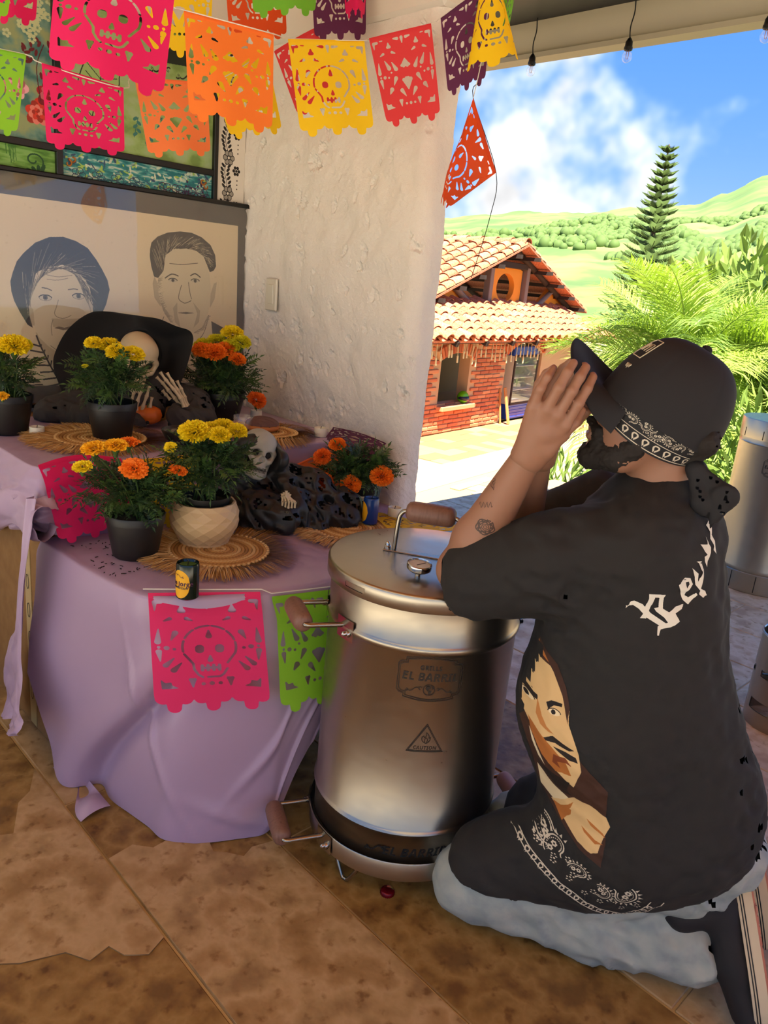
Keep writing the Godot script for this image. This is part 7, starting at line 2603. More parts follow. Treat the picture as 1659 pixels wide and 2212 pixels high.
	for k in 3:
		var z: float = hx[k][0]
		var lt := thing("string_light_bulb", lab[k], "bulb", rw(2.955, 2.352, z), 0.0, "bulbs of the string lights")
		var wire := MB.new()
		wire.tube(curve([Vector3(0.012, 0.185, -0.02), Vector3(0.0, 0.165, 0), Vector3(0.003, 0.12, 0), Vector3(-0.004, 0.07, 0), Vector3(0, 0.03, 0)], 5), 0.0025, 6)
		put("wire", wire.done(), M["string_black"], lt)
		var so := MB.new()
		so.lathe([Vector2(0.013, -0.012), Vector2(0.0165, -0.010), Vector2(0.0165, 0.0), Vector2(0.0145, 0.002), Vector2(0.0135, 0.018), Vector2(0.008, 0.028), Vector2(0.003, 0.034), Vector2(0, 0.034)], 20, Transform3D.IDENTITY, 40)
		put("socket", so.done(), M["bulb_socket"], lt)
		var gl := MB.new()
		var pr := []
		for q in 15:
			var a := -PI / 2 + q / 14.0 * 2.55
			pr.append(Vector2(maxf(cos(a), 0.0) * 0.0195, -0.034 + sin(a) * 0.0205))
		pr.append(Vector2(0.0115, -0.010))
		gl.lathe(pr, 24, Transform3D.IDENTITY, 80)
		put("glass", gl.done(), M["clear_glass"], lt)
		var fi := MB.new()
		for s in [-1.0, 1.0]:
			fi.tube([Vector3(s * 0.003, -0.012, 0), Vector3(s * 0.0045, -0.030, 0), Vector3(s * 0.002, -0.042, 0)], 0.0012, 5)
		put("filament", fi.done(), M["filament"], lt)
	var cable := MB.new()
	var cp := []
	for k in 25:
		var z := -2.5 + k * 0.12
		cp.append(rw(2.968, 2.535 - 0.006 * sin(k * 1.3), z))
	cable.tube(cp, 0.003, 6)
	tag(put("light_cable", cable.done(), M["string_black"]), "thin black cable of the string lights clipped along the eaves beam", "cable")

# ==================================================================== steel barrels and what stands by them
func bent(mesh_in: Mesh, r: float, flip := false) -> ArrayMesh:           # flat lettering (x, y) laid round a drum of radius r, facing +z
	var a := mesh_in.surface_get_arrays(0)
	var v: PackedVector3Array = a[Mesh.ARRAY_VERTEX]
	var idx = a[Mesh.ARRAY_INDEX]
	var b := MB.new()
	var order: Array = Array(idx) if idx != null and idx.size() else range(v.size())
	for k in range(0, order.size(), 3):
		var q := []
		for j in 3:
			var p := v[order[k + j]]
			q.append(Vector3(sin(p.x / r) * (r + p.z), p.y, cos(p.x / r) * (r + p.z)))
		b.tri(q[0], q[1], q[2], -1)
	return b.done()

func letters(s: String, height: float, bold := true, slant := 0.0, deep := 0.001, font := "Droid Sans") -> ArrayMesh:
	var t := TextMesh.new()
	var f := SystemFont.new()
	f.font_names = PackedStringArray([font])
	f.font_weight = 700 if bold else 400
	t.font = f
	t.text = s
	t.font_size = 64
	t.pixel_size = height / 46.0
	t.depth = deep
	t.curve_step = 2.0
	var a := t.surface_get_arrays(0)
	var v: PackedVector3Array = a[Mesh.ARRAY_VERTEX]
	var b := MB.new()
	var idx = a[Mesh.ARRAY_INDEX]
	var order: Array = Array(idx) if idx != null and idx.size() else range(v.size())
	for k in range(0, order.size(), 3):
		var q := []
		for j in 3:
			var p := v[order[k + j]]
			q.append(Vector3(p.x + p.y * slant, p.y, p.z))
		b.tri(q[0], q[1], q[2], -1)
	return b.done()

func strokes(lines: Array, wd: float, deep := 0.0008) -> ArrayMesh:      # drawn lines as thin raised bands in x, y
	var b := MB.new()
	for l in lines:
		for k in l.size() - 1:
			var d: Vector2 = (l[k + 1] - l[k])
			if d.length() < 1e-6:
				continue
			var e := d.normalized() * wd * 0.25
			var nn := Vector2(-d.y, d.x).normalized() * wd * 0.5
			var p: Vector2 = l[k] - e
			var q: Vector2 = l[k + 1] + e
			b.quad(Vector3(p.x - nn.x, p.y - nn.y, deep), Vector3(p.x + nn.x, p.y + nn.y, deep), Vector3(q.x + nn.x, q.y + nn.y, deep), Vector3(q.x - nn.x, q.y - nn.y, deep), -1)
	return b.done()

func swirl(at: Vector2, s: float, mirror := 1.0) -> Array:
	var p := []
	for k in 22:
		var t := k / 21.0
		p.append(at + Vector2(mirror * s * (t - 0.5), s * 0.16 * sin(t * TAU)))
	for k in 9:
		var a := k / 8.0 * 4.2
		p.append(at + Vector2(mirror * s * (0.5 - 0.10 * sin(a)), s * (-0.10 + 0.10 * cos(a)) + 0.0))
	for k in 9:
		var a := k / 8.0 * 4.2
		p.push_front(at + Vector2(-mirror * s * (0.5 - 0.10 * sin(a)), -s * (-0.10 + 0.10 * cos(a))))
	return p

func badge_lines(w: float, h: float, notch: float) -> Array:
	var out := []
	for inset in [0.0, 0.004]:
		var l := []
		var W: float = w / 2 - inset
		var Hh: float = h / 2 - inset
		for q in [[1, 1], [1, -1], [-1, -1], [-1, 1]]:
			var sx: float = q[0]
			var sy: float = q[1]
			var a := Vector2(sx * (W - notch), sy * Hh)
			var b2 := Vector2(sx * (W - notch * 0.4), sy * (Hh - notch * 0.4))
			var c := Vector2(sx * W, sy * (Hh - notch))
			if (sx > 0) == (sy > 0):
				l.append_array([a, a + Vector2(0, -sy * notch * 0.5), b2 + Vector2(0, -sy * notch * 0.2), c])
			else:
				l.append_array([c, b2 + Vector2(0, -sy * notch * 0.2), a + Vector2(0, -sy * notch * 0.5), a])
		# bow the long sides outward
		var full := []
		for k in l.size():
			var p: Vector2 = l[k]
			var q2: Vector2 = l[(k + 1) % l.size()]
			for s in 6:
				var t := s / 6.0
				var v := p.lerp(q2, t)
				if absf(p.y - q2.y) < 1e-5 and absf(p.x - q2.x) > w * 0.3:
					v.y += signf(p.y) * 0.006 * sin(PI * t)
				full.append(v)
		full.append(full[0])
		out.append(full)
	return out

func grill_badge(parent: Node3D, turn: float, y: float, r: float, s: float, m: String):
	var at := Transform3D(Basis(Vector3.UP, turn), Vector3(0, y, 0))
	put("badge_border", bent(strokes(badge_lines(0.142 * s, 0.094 * s, 0.016 * s), 0.0017 * s), r), M[m], parent, at)
	put("lettering", bent(letters("GRILLS", 0.0105 * s, true, 0.0), r), M[m], parent, at * Transform3D(Basis.IDENTITY, Vector3(0, 0.026 * s, 0)))
	put("lettering", bent(letters("EL BARRIL", 0.0185 * s, true, 0.12), r), M[m], parent, at * Transform3D(Basis.IDENTITY, Vector3(0, 0.004 * s, 0)))
	var gl := []
	var c := []
	for k in 25:
		c.append(Vector2(cos(TAU * k / 24) * 0.0125 * s, sin(TAU * k / 24) * 0.0125 * s - 0.026 * s))
	gl.append(c)
	put("globe", bent(strokes(gl + [swirl(Vector2(0.034 * s, -0.026 * s), 0.03 * s), swirl(Vector2(-0.034 * s, -0.026 * s), 0.03 * s, -1.0)], 0.0017 * s), r), M[m], parent, at)
	var land := MB.new()
	for q in [[[-0.006, 0.008], [0.001, 0.010], [0.004, 0.005], [-0.001, 0.002], [-0.003, -0.003], [-0.008, 0.003]], [[-0.001, -0.001], [0.006, -0.002], [0.004, -0.007], [0.0, -0.011], [-0.002, -0.006]], [[0.006, 0.009], [0.010, 0.005], [0.007, 0.002]]]:
		var pp := PackedVector2Array()
		for v in q:
			pp.append(Vector2(v[0], v[1] - 0.026) * s)
		land.prism(pp, 0.0, 0.0008)
	put("globe_land", bent(land.done(), r), M[m], parent, at)

func grip_handle(parent: Node3D, ang: float, y: float, r: float, half: float, reach: float, grip: String, drop := 0.0):
	# two rods out of the drum and a turned grip across their ends
	var B := Basis(Vector3.UP, -ang)            # +x now points outward
	var rods := MB.new()
	var o := Vector3(0, y, 0)
	var c := []
	for s in [-1.0, 1.0]:
		var x0 := sqrt(r * r - half * half)
		c.append(curve([o + Vector3(x0 - 0.01, 0, s * half), o + Vector3(x0 + reach * 0.6, drop * 0.6, s * half), o + Vector3(x0 + reach * 0.93, drop * 0.95, s * half), o + Vector3(x0 + reach, drop, s * (half - 0.012)), o + Vector3(x0 + reach, drop, s * (half - 0.02))], 4))
	for l in c:
		var w := []
		for v in l:
			w.append(B * v)
		rods.tube(w, 0.006, 10)
	put("handle_rod", rods.done(), M["steel_rod"], parent)
	var g := MB.new()
	var hl := half - 0.004
	var pr := [Vector2(0.0, -hl), Vector2(0.014, -hl), Vector2(0.020, -hl + 0.005), Vector2(0.0225, -hl + 0.014), Vector2(0.0235, 0), Vector2(0.0225, hl - 0.014), Vector2(0.020, hl - 0.005), Vector2(0.014, hl), Vector2(0.0, hl)]
	var x1 := sqrt(r * r - half * half) + reach
	g.lathe(pr, 20, Transform3D(B * Basis(Vector3.RIGHT, PI / 2), B * Vector3(x1, y + drop, 0)), 60)
	put("grip", g.done(), M[grip], parent)
	var bl := MB.new()
	for s in [-1.0, 1.0]:
		var hh: float = half + 0.022
		var x2 := sqrt(r * r - hh * hh)
		var axis := B * Basis(Vector3.BACK, -PI / 2)
		bl.lathe([Vector2(0.009, 0), Vector2(0.009, 0.006), Vector2(0.006, 0.007), Vector2(0.006, 0.014), Vector2(0.003, 0.017), Vector2(0.0, 0.018)], 8, Transform3D(axis, B * Vector3(x2, y - 0.012, s * hh)))
	put("bolt", bl.done(), M["chrome"], parent)
	var pt := MB.new()
	for s in [-1.0, 1.0]:
		for k in 4:
			var h0: float = s * (half - 0.018) + s * 0.014 * k
			var h1: float = s * (half - 0.018) + s * 0.014 * (k + 1)
			var rr := r + 0.0025
			var p0 := B * Vector3(sqrt(rr * rr - h0 * h0), 0, h0)
			var p1 := B * Vector3(sqrt(rr * rr - h1 * h1), 0, h1)
			pt.quad(p0 + Vector3(0, y - 0.03, 0), p0 + Vector3(0, y + 0.02, 0), p1 + Vector3(0, y + 0.02, 0), p1 + Vector3(0, y - 0.03, 0), 1)
	put("handle_plate", pt.done(), M["steel_rod"], parent)

func barrels():
	# ---- the barrel grill in front of the altar
	var g := thing("barrel_grill", "stainless steel barrel grill in front of the altar, with the man's elbow on its lid", "grill", Vector3(0.115, 0, -1.709))
	var body := MB.new()
	var R := 0.225
	body.lathe([Vector2(R, 0.075), Vector2(R, 0.186), Vector2(R + 0.003, 0.189), Vector2(R + 0.006, 0.195), Vector2(R + 0.003, 0.201), Vector2(R, 0.204), Vector2(R, 0.646), Vector2(R + 0.003, 0.650), Vector2(R + 0.0065, 0.658), Vector2(R + 0.003, 0.666), Vector2(R, 0.670), Vector2(R, 0.765), Vector2(R - 0.003, 0.765), Vector2(R - 0.003, 0.10)], 96, Transform3D.IDENTITY, 50)
	put("body", body.done(), M["steel"], g)
	var lid := MB.new()
	lid.lathe([Vector2(0.2325, 0.750), Vector2(0.2345, 0.7485), Vector2(0.2355, 0.750), Vector2(0.2355, 0.781), Vector2(0.2335, 0.785), Vector2(0.229, 0.7865), Vector2(0.12, 0.788), Vector2(0.0, 0.788)], 96, Transform3D.IDENTITY, 70)
	put("lid", lid.done(), M["steel_lid"], g)
	# air slots in the skirt of the lid
	for q in [[134.0, 0.768], [73.7, 0.768], [14.0, 0.768], [194.0, 0.768], [254.0, 0.768], [314.0, 0.768]]:
		var l := []
		for k in 13:
			var t := k / 12.0
			l.append(Vector2(lerpf(-0.027, 0.027, t), 0.0))
		var sl := strokes([l], 0.011, 0.0006)
		put("air_slot", bent(sl, 0.2356), M["steel"], g, Transform3D(Basis(Vector3.UP, PI / 2 - deg_to_rad(q[0])), Vector3(0, q[1], 0)))
		var rim := []
		for k in 11:
			rim.append(Vector2(lerpf(-0.026, 0.026, k / 10.0), -0.0062))
		rim.push_front(Vector2(-0.0285, -0.004))
		rim.push_front(Vector2(-0.029, 0.002))
		put("slot_edge", bent(strokes([rim], 0.0016, 0.0012), 0.2356), M["cutout_shade"], g, Transform3D(Basis(Vector3.UP, PI / 2 - deg_to_rad(q[0])), Vector3(0, q[1], 0)))
	# ash pan it stands in: dark ring painting the shade between pan and drum, wire feet
	var pan := MB.new()
	pan.lathe([Vector2(0.0, 0.068), Vector2(0.225, 0.068), Vector2(0.236, 0.072), Vector2(0.238, 0.120), Vector2(0.2365, 0.122), Vector2(0.2345, 0.120), Vector2(0.233, 0.08)], 96, Transform3D.IDENTITY, 50)
	put("ash_pan", pan.done(), M["steel"], g)
	var gap := MB.new()
	gap.lathe([Vector2(0.234, 0.112), Vector2(R, 0.112)], 64)
	put("pan_gap_shade", gap.done(), M["cutout_shade"], g)
	for a in [127.0, 7.0, 247.0]:
		var u := Vector3(cos(deg_to_rad(a)), 0, sin(deg_to_rad(a)))
		var w := Vector3(-u.z, 0, u.x)
		var f := MB.new()
		f.tube(curve([u * 0.205 + w * 0.045 + Vector3(0, 0.07, 0), u * 0.210 + w * 0.012 + Vector3(0, 0.012, 0), u * 0.210 + Vector3(0, 0.006, 0), u * 0.210 - w * 0.012 + Vector3(0, 0.012, 0), u * 0.205 - w * 0.045 + Vector3(0, 0.07, 0)], 5), 0.005, 8)
		put("foot", f.done(), M["steel_rod"], g)
	# handles: two on the drum, two on the ash pan
	grip_handle(g, deg_to_rad(159), 0.662, 0.2275, 0.062, 0.088, "handle_wood", 0.004)
	grip_handle(g, deg_to_rad(-21), 0.662, 0.2275, 0.062, 0.088, "handle_wood", 0.004)
	grip_handle(g, deg_to_rad(160), 0.102, 0.238, 0.068, 0.095, "handle_wood", 0.0)
	grip_handle(g, deg_to_rad(-17), 0.106, 0.238, 0.068, 0.088, "handle_rubber", 0.004)
	# lid handle on its strap
	var hb := Transform3D(Basis(Vector3.UP, deg_to_rad(-13)), Vector3(-0.005, 0.788, -0.012))
	var strap := MB.new()
	strap.box(Vector3(0, 0.0015, 0), Vector3(0.21, 0.003, 0.022), 0.001)
	put("handle_strap", strap.done(), M["steel_rod"], g, hb)
	var bar := MB.new()
	bar.tube(curve([Vector3(-0.080, 0.0, 0), Vector3(-0.076, 0.07, 0), Vector3(-0.070, 0.095, 0), Vector3(-0.052, 0.104, 0), Vector3(0, 0.104, 0), Vector3(0.052, 0.104, 0), Vector3(0.070, 0.095, 0), Vector3(0.076, 0.07, 0), Vector3(0.080, 0, 0)], 5), 0.0055, 10)
	put("handle_bar", bar.done(), M["steel_rod"], g, hb)
	var gr := MB.new()
	gr.lathe([Vector2(0.0, -0.058), Vector2(0.014, -0.058), Vector2(0.021, -0.053), Vector2(0.024, -0.044), Vector2(0.025, 0), Vector2(0.024, 0.044), Vector2(0.021, 0.053), Vector2(0.014, 0.058), Vector2(0.0, 0.058)], 20, hb * Transform3D(Basis(Vector3.BACK, PI / 2), Vector3(0, 0.104, 0)), 60)
	put("lid_grip", gr.done(), M["handle_wood"], g)
	var bo := MB.new()
	for s in [-1.0, 1.0]:
		bo.lathe([Vector2(0.008, 0), Vector2(0.008, 0.007), Vector2(0.006, 0.008), Vector2(0.0055, 0.014), Vector2(0.003, 0.018), Vector2(0.0, 0.019)], 8, hb * Transform3D(Basis.IDENTITY, Vector3(s * 0.096, 0.003, 0.0)))
	put("bolt", bo.done(), M["chrome"], g)
	# thermometer
	var th := MB.new()
	var tt := Transform3D(Basis(Vector3.RIGHT, 0.10) * Basis(Vector3.BACK, -0.06), Vector3(-0.028, 0.788, 0.118))
	th.lathe([Vector2(0.006, 0.0), Vector2(0.006, 0.010), Vector2(0.022, 0.013), Vector2(0.0275, 0.018), Vector2(0.0285, 0.026), Vector2(0.0275, 0.0295), Vector2(0.0245, 0.030), Vector2(0.0235, 0.027)], 40, tt, 35)
	put("thermometer_case", th.done(), M["chrome"], g)
	var tf := MB.new()
	tf.lathe([Vector2(0.024, 0.0262), Vector2(0.0, 0.0262)], 32, tt)
	put("thermometer_face", tf.done(), M["dial_face"], g)
	var tg := MB.new()
	tg.lathe([Vector2(0.0238, 0.0285), Vector2(0.012, 0.0292), Vector2(0.0, 0.0294)], 32, tt)
	put("thermometer_glass", tg.done(), M["clear_glass"], g)
	var nd := MB.new()
	nd.box(Vector3(0.004, 0.027, -0.004), Vector3(0.026, 0.0006, 0.002), 0.0, Basis(Vector3.UP, 0.7))
	put("thermometer_needle", nd.done(), M["ink"], g, tt)
	# engravings
	grill_badge(g, deg_to_rad(90.0 - 85.5), 0.594, R + 0.0002, 1.0, "engraved")
	var ca := Transform3D(Basis(Vector3.UP, deg_to_rad(90.0 - 84.0)), Vector3(0, 0.443, 0))
	var tri := []
	for s in [1.0, 0.90]:
		var l := []
		var p := [Vector2(-0.041, -0.028) * s, Vector2(0.041, -0.028) * s, Vector2(0, 0.042) * s]
		for k in 3:
			for t in 6:
				l.append(p[k].lerp(p[(k + 1) % 3], t / 6.0))
		l.append(p[0])
		tri.append(l)
	var fl := []
	for l in [[[0, -0.006], [-0.007, -0.001], [-0.009, 0.007], [-0.005, 0.012], [-0.003, 0.008], [0.001, 0.014], [0.0, 0.021], [0.006, 0.014], [0.007, 0.007], [0.010, 0.009], [0.009, 0.001], [0.004, -0.005], [0, -0.006]], [[-0.002, -0.003], [-0.002, 0.004], [0.001, 0.008], [0.004, 0.002], [0.002, -0.004]]]:
		var q := []
		for v in l:
			q.append(Vector2(v[0], v[1]))
		fl.append(curve(q, 4))
	put("caution_triangle", bent(strokes(tri + fl, 0.0016), R + 0.0002), M["engraved"], g, ca)
	put("lettering", bent(letters("CAUTION", 0.0085, true, 0.1), R + 0.0002), M["engraved"], g, ca * Transform3D(Basis.IDENTITY, Vector3(0, -0.018, 0)))
	var lo := Transform3D(Basis(Vector3.UP, deg_to_rad(90.0 - 82.5)), Vector3(0, 0.143, 0))
	put("cut_lettering", bent(letters("EL BARRIL", 0.0225, true, 0.22), R + 0.0002), M["cutout_shade"], g, lo)
	put("cut_scroll", bent(strokes([swirl(Vector2(-0.093, 0.002), 0.042, -1.0), swirl(Vector2(0.093, 0.002), 0.042)], 0.0035), R + 0.0003), M["cutout_shade"], g, lo)
	# ---- the second barrel, closer to the terrace edge
	var b2 := thing("barrel_grill", "second steel barrel grill at the photo's edge, with a pink tube standing on it", "grill", Vector3(2.075, 0, -4.03))
	var bd := MB.new()
	bd.lathe([Vector2(0.236, 0.0), Vector2(0.240, 0.002), Vector2(0.240, 0.105), Vector2(0.236, 0.108), Vector2(0.239, 0.118), Vector2(0.236, 0.128), Vector2(0.236, 0.770), Vector2(0.2385, 0.776), Vector2(0.236, 0.782), Vector2(0.236, 0.81)], 64, Transform3D.IDENTITY, 45)
	put("body", bd.done(), M["steel"], b2)
	var ld := MB.new()
	ld.lathe([Vector2(0.241, 0.800), Vector2(0.241, 0.895), Vector2(0.239, 0.899), Vector2(0.0, 0.901)], 64, Transform3D.IDENTITY, 45)
	put("lid", ld.done(), M["steel_lid"], b2)
	for k in 12:
		var a := TAU * k / 12.0 + 0.06
		for q in [[0.2412, 0.826, 0.045], [0.2402, 0.055, 0.09]]:
			var sb := MB.new()
			sb.box(Vector3(0, q[1], q[0]), Vector3(0.004, q[2], 0.001))
			put("slit", sb.done(), M["cutout_shade"], b2, Transform3D(Basis(Vector3.UP, a), Vector3.ZERO))
	grill_badge(b2, atan2(-2.075 - 0.55, 4.03), 0.672, 0.2365, 0.92, "ink")
	# on it: a pink tube and a clear cup with crumpled wrap
	var tb := MB.new()
	tb.lathe([Vector2(0.0, 0), Vector2(0.019, 0), Vector2(0.022, 0.004), Vector2(0.0235, 0.04), Vector2(0.023, 0.085), Vector2(0.019, 0.098), Vector2(0.010, 0.103), Vector2(0.009, 0.112), Vector2(0.0, 0.113)], 20, Transform3D.IDENTITY, 50)
	var tube := put("pink_tube", tb.done(), M["pink_tube"], null, Transform3D(Basis.IDENTITY, Vector3(2.03, 0.902, -3.92)))
	tag(tube, "pink plastic tube standing on the lid of the second barrel", "tube")
	var wr := RandomNumberGenerator.new()
	wr.seed = 9
	var cup := MB.new()
	cup.lathe([Vector2(0.0, 0.0), Vector2(0.042, 0.0), Vector2(0.044, 0.006), Vector2(0.02, 0.010), Vector2(0.016, 0.03), Vector2(0.034, 0.055), Vector2(0.030, 0.075), Vector2(0.008, 0.10), Vector2(0.0, 0.101)], 24, Transform3D.IDENTITY, 50, 0.10, 5)
	var cu := put("wrapped_glass", cup.done(), M["clear_glass"], null, Transform3D(Basis.IDENTITY, Vector3(1.95, 0.902, -3.94)))
	tag(cu, "clear glass dish in crumpled wrap on the second barrel beside the pink tube", "glass")
	# ---- chimney starter with tongs
	var ch := thing("chimney_starter", "open steel chimney starter with tongs, on the floor behind the man", "chimney starter", Vector3(1.50, 0, -2.50))
	var cs := MB.new()
	var rr := 0.125
	var segs := 72
	for k in segs:
		for row in [[0.0, 0.06], [0.06, 0.10], [0.10, 0.19], [0.19, 0.215], [0.215, 0.34]]:
			var mid := fposmod((k + 0.5) / segs * 360.0, 60.0)
			if row[0] == 0.19 and mid > 10 and mid < 50:
				continue
			if row[0] == 0.06 and mid > 20 and mid < 60:
				continue
			var a0 := TAU * k / segs
			var a1 := TAU * (k + 1) / segs
			for off in [0.0, -0.003]:
				var q := []
				for c in [[a0, row[0]], [a0, row[1]], [a1, row[1]], [a1, row[0]]]:
					q.append(Vector3(cos(c[0]) * (rr + off), c[1], sin(c[0]) * (rr + off)))
				cs.quad(q[0], q[1], q[2], q[3], 1 if off == 0.0 else 2)
	put("body", cs.done(), M["steel"], ch)
	var rm := MB.new()
	rm.lathe([Vector2(rr - 0.005, 0.34), Vector2(rr - 0.002, 0.344), Vector2(rr + 0.003, 0.344), Vector2(rr + 0.004, 0.338), Vector2(rr, 0.334)], 64)
	put("rim", rm.done(), M["chrome"], ch)
	var gt := MB.new()
	for k in 9:
		var z := -0.1 + k * 0.025
		var x := sqrt(rr * rr - z * z) - 0.004
		gt.tube([Vector3(-x, 0.20, z), Vector3(x, 0.20, z)], 0.003, 5)
	put("grate", gt.done(), M["steel_rod"], ch)
	var tg2 := MB.new()
	for s in [-1.0, 1.0]:
		tg2.tube(curve([Vector3(0.02, 0.18, s * 0.012), Vector3(0.11, 0.17, s * 0.014), Vector3(0.18, 0.11, s * 0.016)], 4), 0.005, 6)
	var tong := put("tongs", tg2.done(), M["steel_rod"], null, Transform3D(Basis(Vector3.UP, -0.9), Vector3(1.50, 0, -2.50)))
	tag(tong, "steel tongs pushed through the slot of the chimney starter", "tongs")

# ==================================================================== the kneeling man
func patch(f: Field, P0: Vector3, n: Vector3, lo: Vector2, hi: Vector2, nu: int, nv: int, lift: float, reach: float) -> ArrayMesh:     # a print that follows the cloth, laid on along n
	n = n.normalized()
	var u := Vector3.UP.cross(n).normalized()
	var v := n.cross(u)
	var g := []
	for j in nv:
		var row := []
		for i in nu:
			var from := P0 + u * lerpf(lo.x, hi.x, float(i) / (nu - 1)) + v * lerpf(hi.y, lo.y, float(j) / (nv - 1)) + n * reach
			var t := f.hit(from, -n, reach * 2.0)
			row.append(null if t < 0.0 else from - n * (t - lift))
		g.append(row)
	var b := MB.new()
	for j in nv - 1:
		for i in nu - 1:
			var q := [g[j][i], g[j][i + 1], g[j + 1][i + 1], g[j + 1][i]]
			if q.any(func(p): return p == null):
				continue
			if absf(((q[0] as Vector3) - q[2]).dot(n)) > 0.03:
				continue
			var x0 := float(i) / (nu - 1)
			var x1 := float(i + 1) / (nu - 1)
			var y0 := float(j) / (nv - 1)
			var y1 := float(j + 1) / (nv - 1)
			b.quad(q[0], q[1], q[2], q[3], 1, Vector2(x0, y0), Vector2(x1, y0), Vector2(x1, y1), Vector2(x0, y1))
	return b.done()

func print_mat(called: String, c: Canvas, rough := 0.75) -> StandardMaterial3D:
	var m := mat(called, Color.WHITE, rough)
	m.albedo_texture = c.tex()
	m.transparency = BaseMaterial3D.TRANSPARENCY_ALPHA_SCISSOR
	m.alpha_scissor_threshold = 0.5
	return m

func on(l: Array, lo: Vector2, hi: Vector2, c: Canvas) -> Array:          # print coordinates to pixels
	var out := []
	for p in l:
		out.append(Vector2((p.x - lo.x) / (hi.x - lo.x) * c.w, (hi.y - p.y) / (hi.y - lo.y) * c.h))
	return out

func paisley(c: Canvas, p: Vector2, s: float, rot: float, ink: Color):
	var o := []
	for k in 40:
		var t := k / 39.0
		var a := t * TAU
		var r := s * (0.55 + 0.45 * cos(a * 0.5))
		o.append(p + Vector2(cos(a) * r * 0.9 - s * 0.2 * sin(t * PI), sin(a) * r * 0.75 - s * 0.75 * pow(t, 3.0)).rotated(rot))
	c.line(o, s * 0.09, ink)
	for k in 22:
		var t := k / 21.0 * 0.8
		var a := t * TAU
		var r := s * (0.55 + 0.45 * cos(a * 0.5)) * 0.76
		c.disc(p + Vector2(cos(a) * r * 0.9 - s * 0.15 * sin(t * PI), sin(a) * r * 0.72 - s * 0.55 * pow(t, 3.0)).rotated(rot), Vector2(s, s) * 0.045, ink, 6)
	for q in [Vector2(0.38, 0.05), Vector2(-0.08, 0.12)]:
		for k in 6:
			c.disc(p + (q * s).rotated(rot) + Vector2(cos(k * 1.047), sin(k * 1.047)) * s * 0.14, Vector2(s, s) * 0.085, ink, 8)
	for k in 9:
		var a := 0.3 + k * 0.33
		c.poly([p + Vector2(cos(a) * s * 0.95, sin(a) * s * 0.80).rotated(rot), p + Vector2(cos(a + 0.1) * s * 1.25, sin(a + 0.1) * s * 1.08).rotated(rot), p + Vector2(cos(a + 0.22) * s * 0.95, sin(a + 0.22) * s * 0.80).rotated(rot)], ink)

func teardrops(c: Canvas, l: Array, side: float, size: float, ink: Color):          # a border of hollow drops along a line
	var n := int(polylen(l) / (size * 0.95))
	var r := by_length(l, maxi(n, 2))
	for k in r.size() - 1:
		var d: Vector2 = (r[k + 1] - r[k]).normalized()
		var nn := Vector2(-d.y, d.x) * side
		var o := []
		for j in 13:
			var a := j / 12.0 * TAU
			o.append((r[k] as Vector2) + nn * size * (0.55 + 0.42 * cos(a)) + d * size * 0.30 * sin(a) * (0.5 - 0.5 * cos(a)) * 1.3)
		c.line(o, size * 0.16, ink)

func polylen(l: Array) -> float:
	var s := 0.0
	for k in l.size() - 1:
		s += ((l[k + 1] as Vector2) - l[k]).length()
	return s

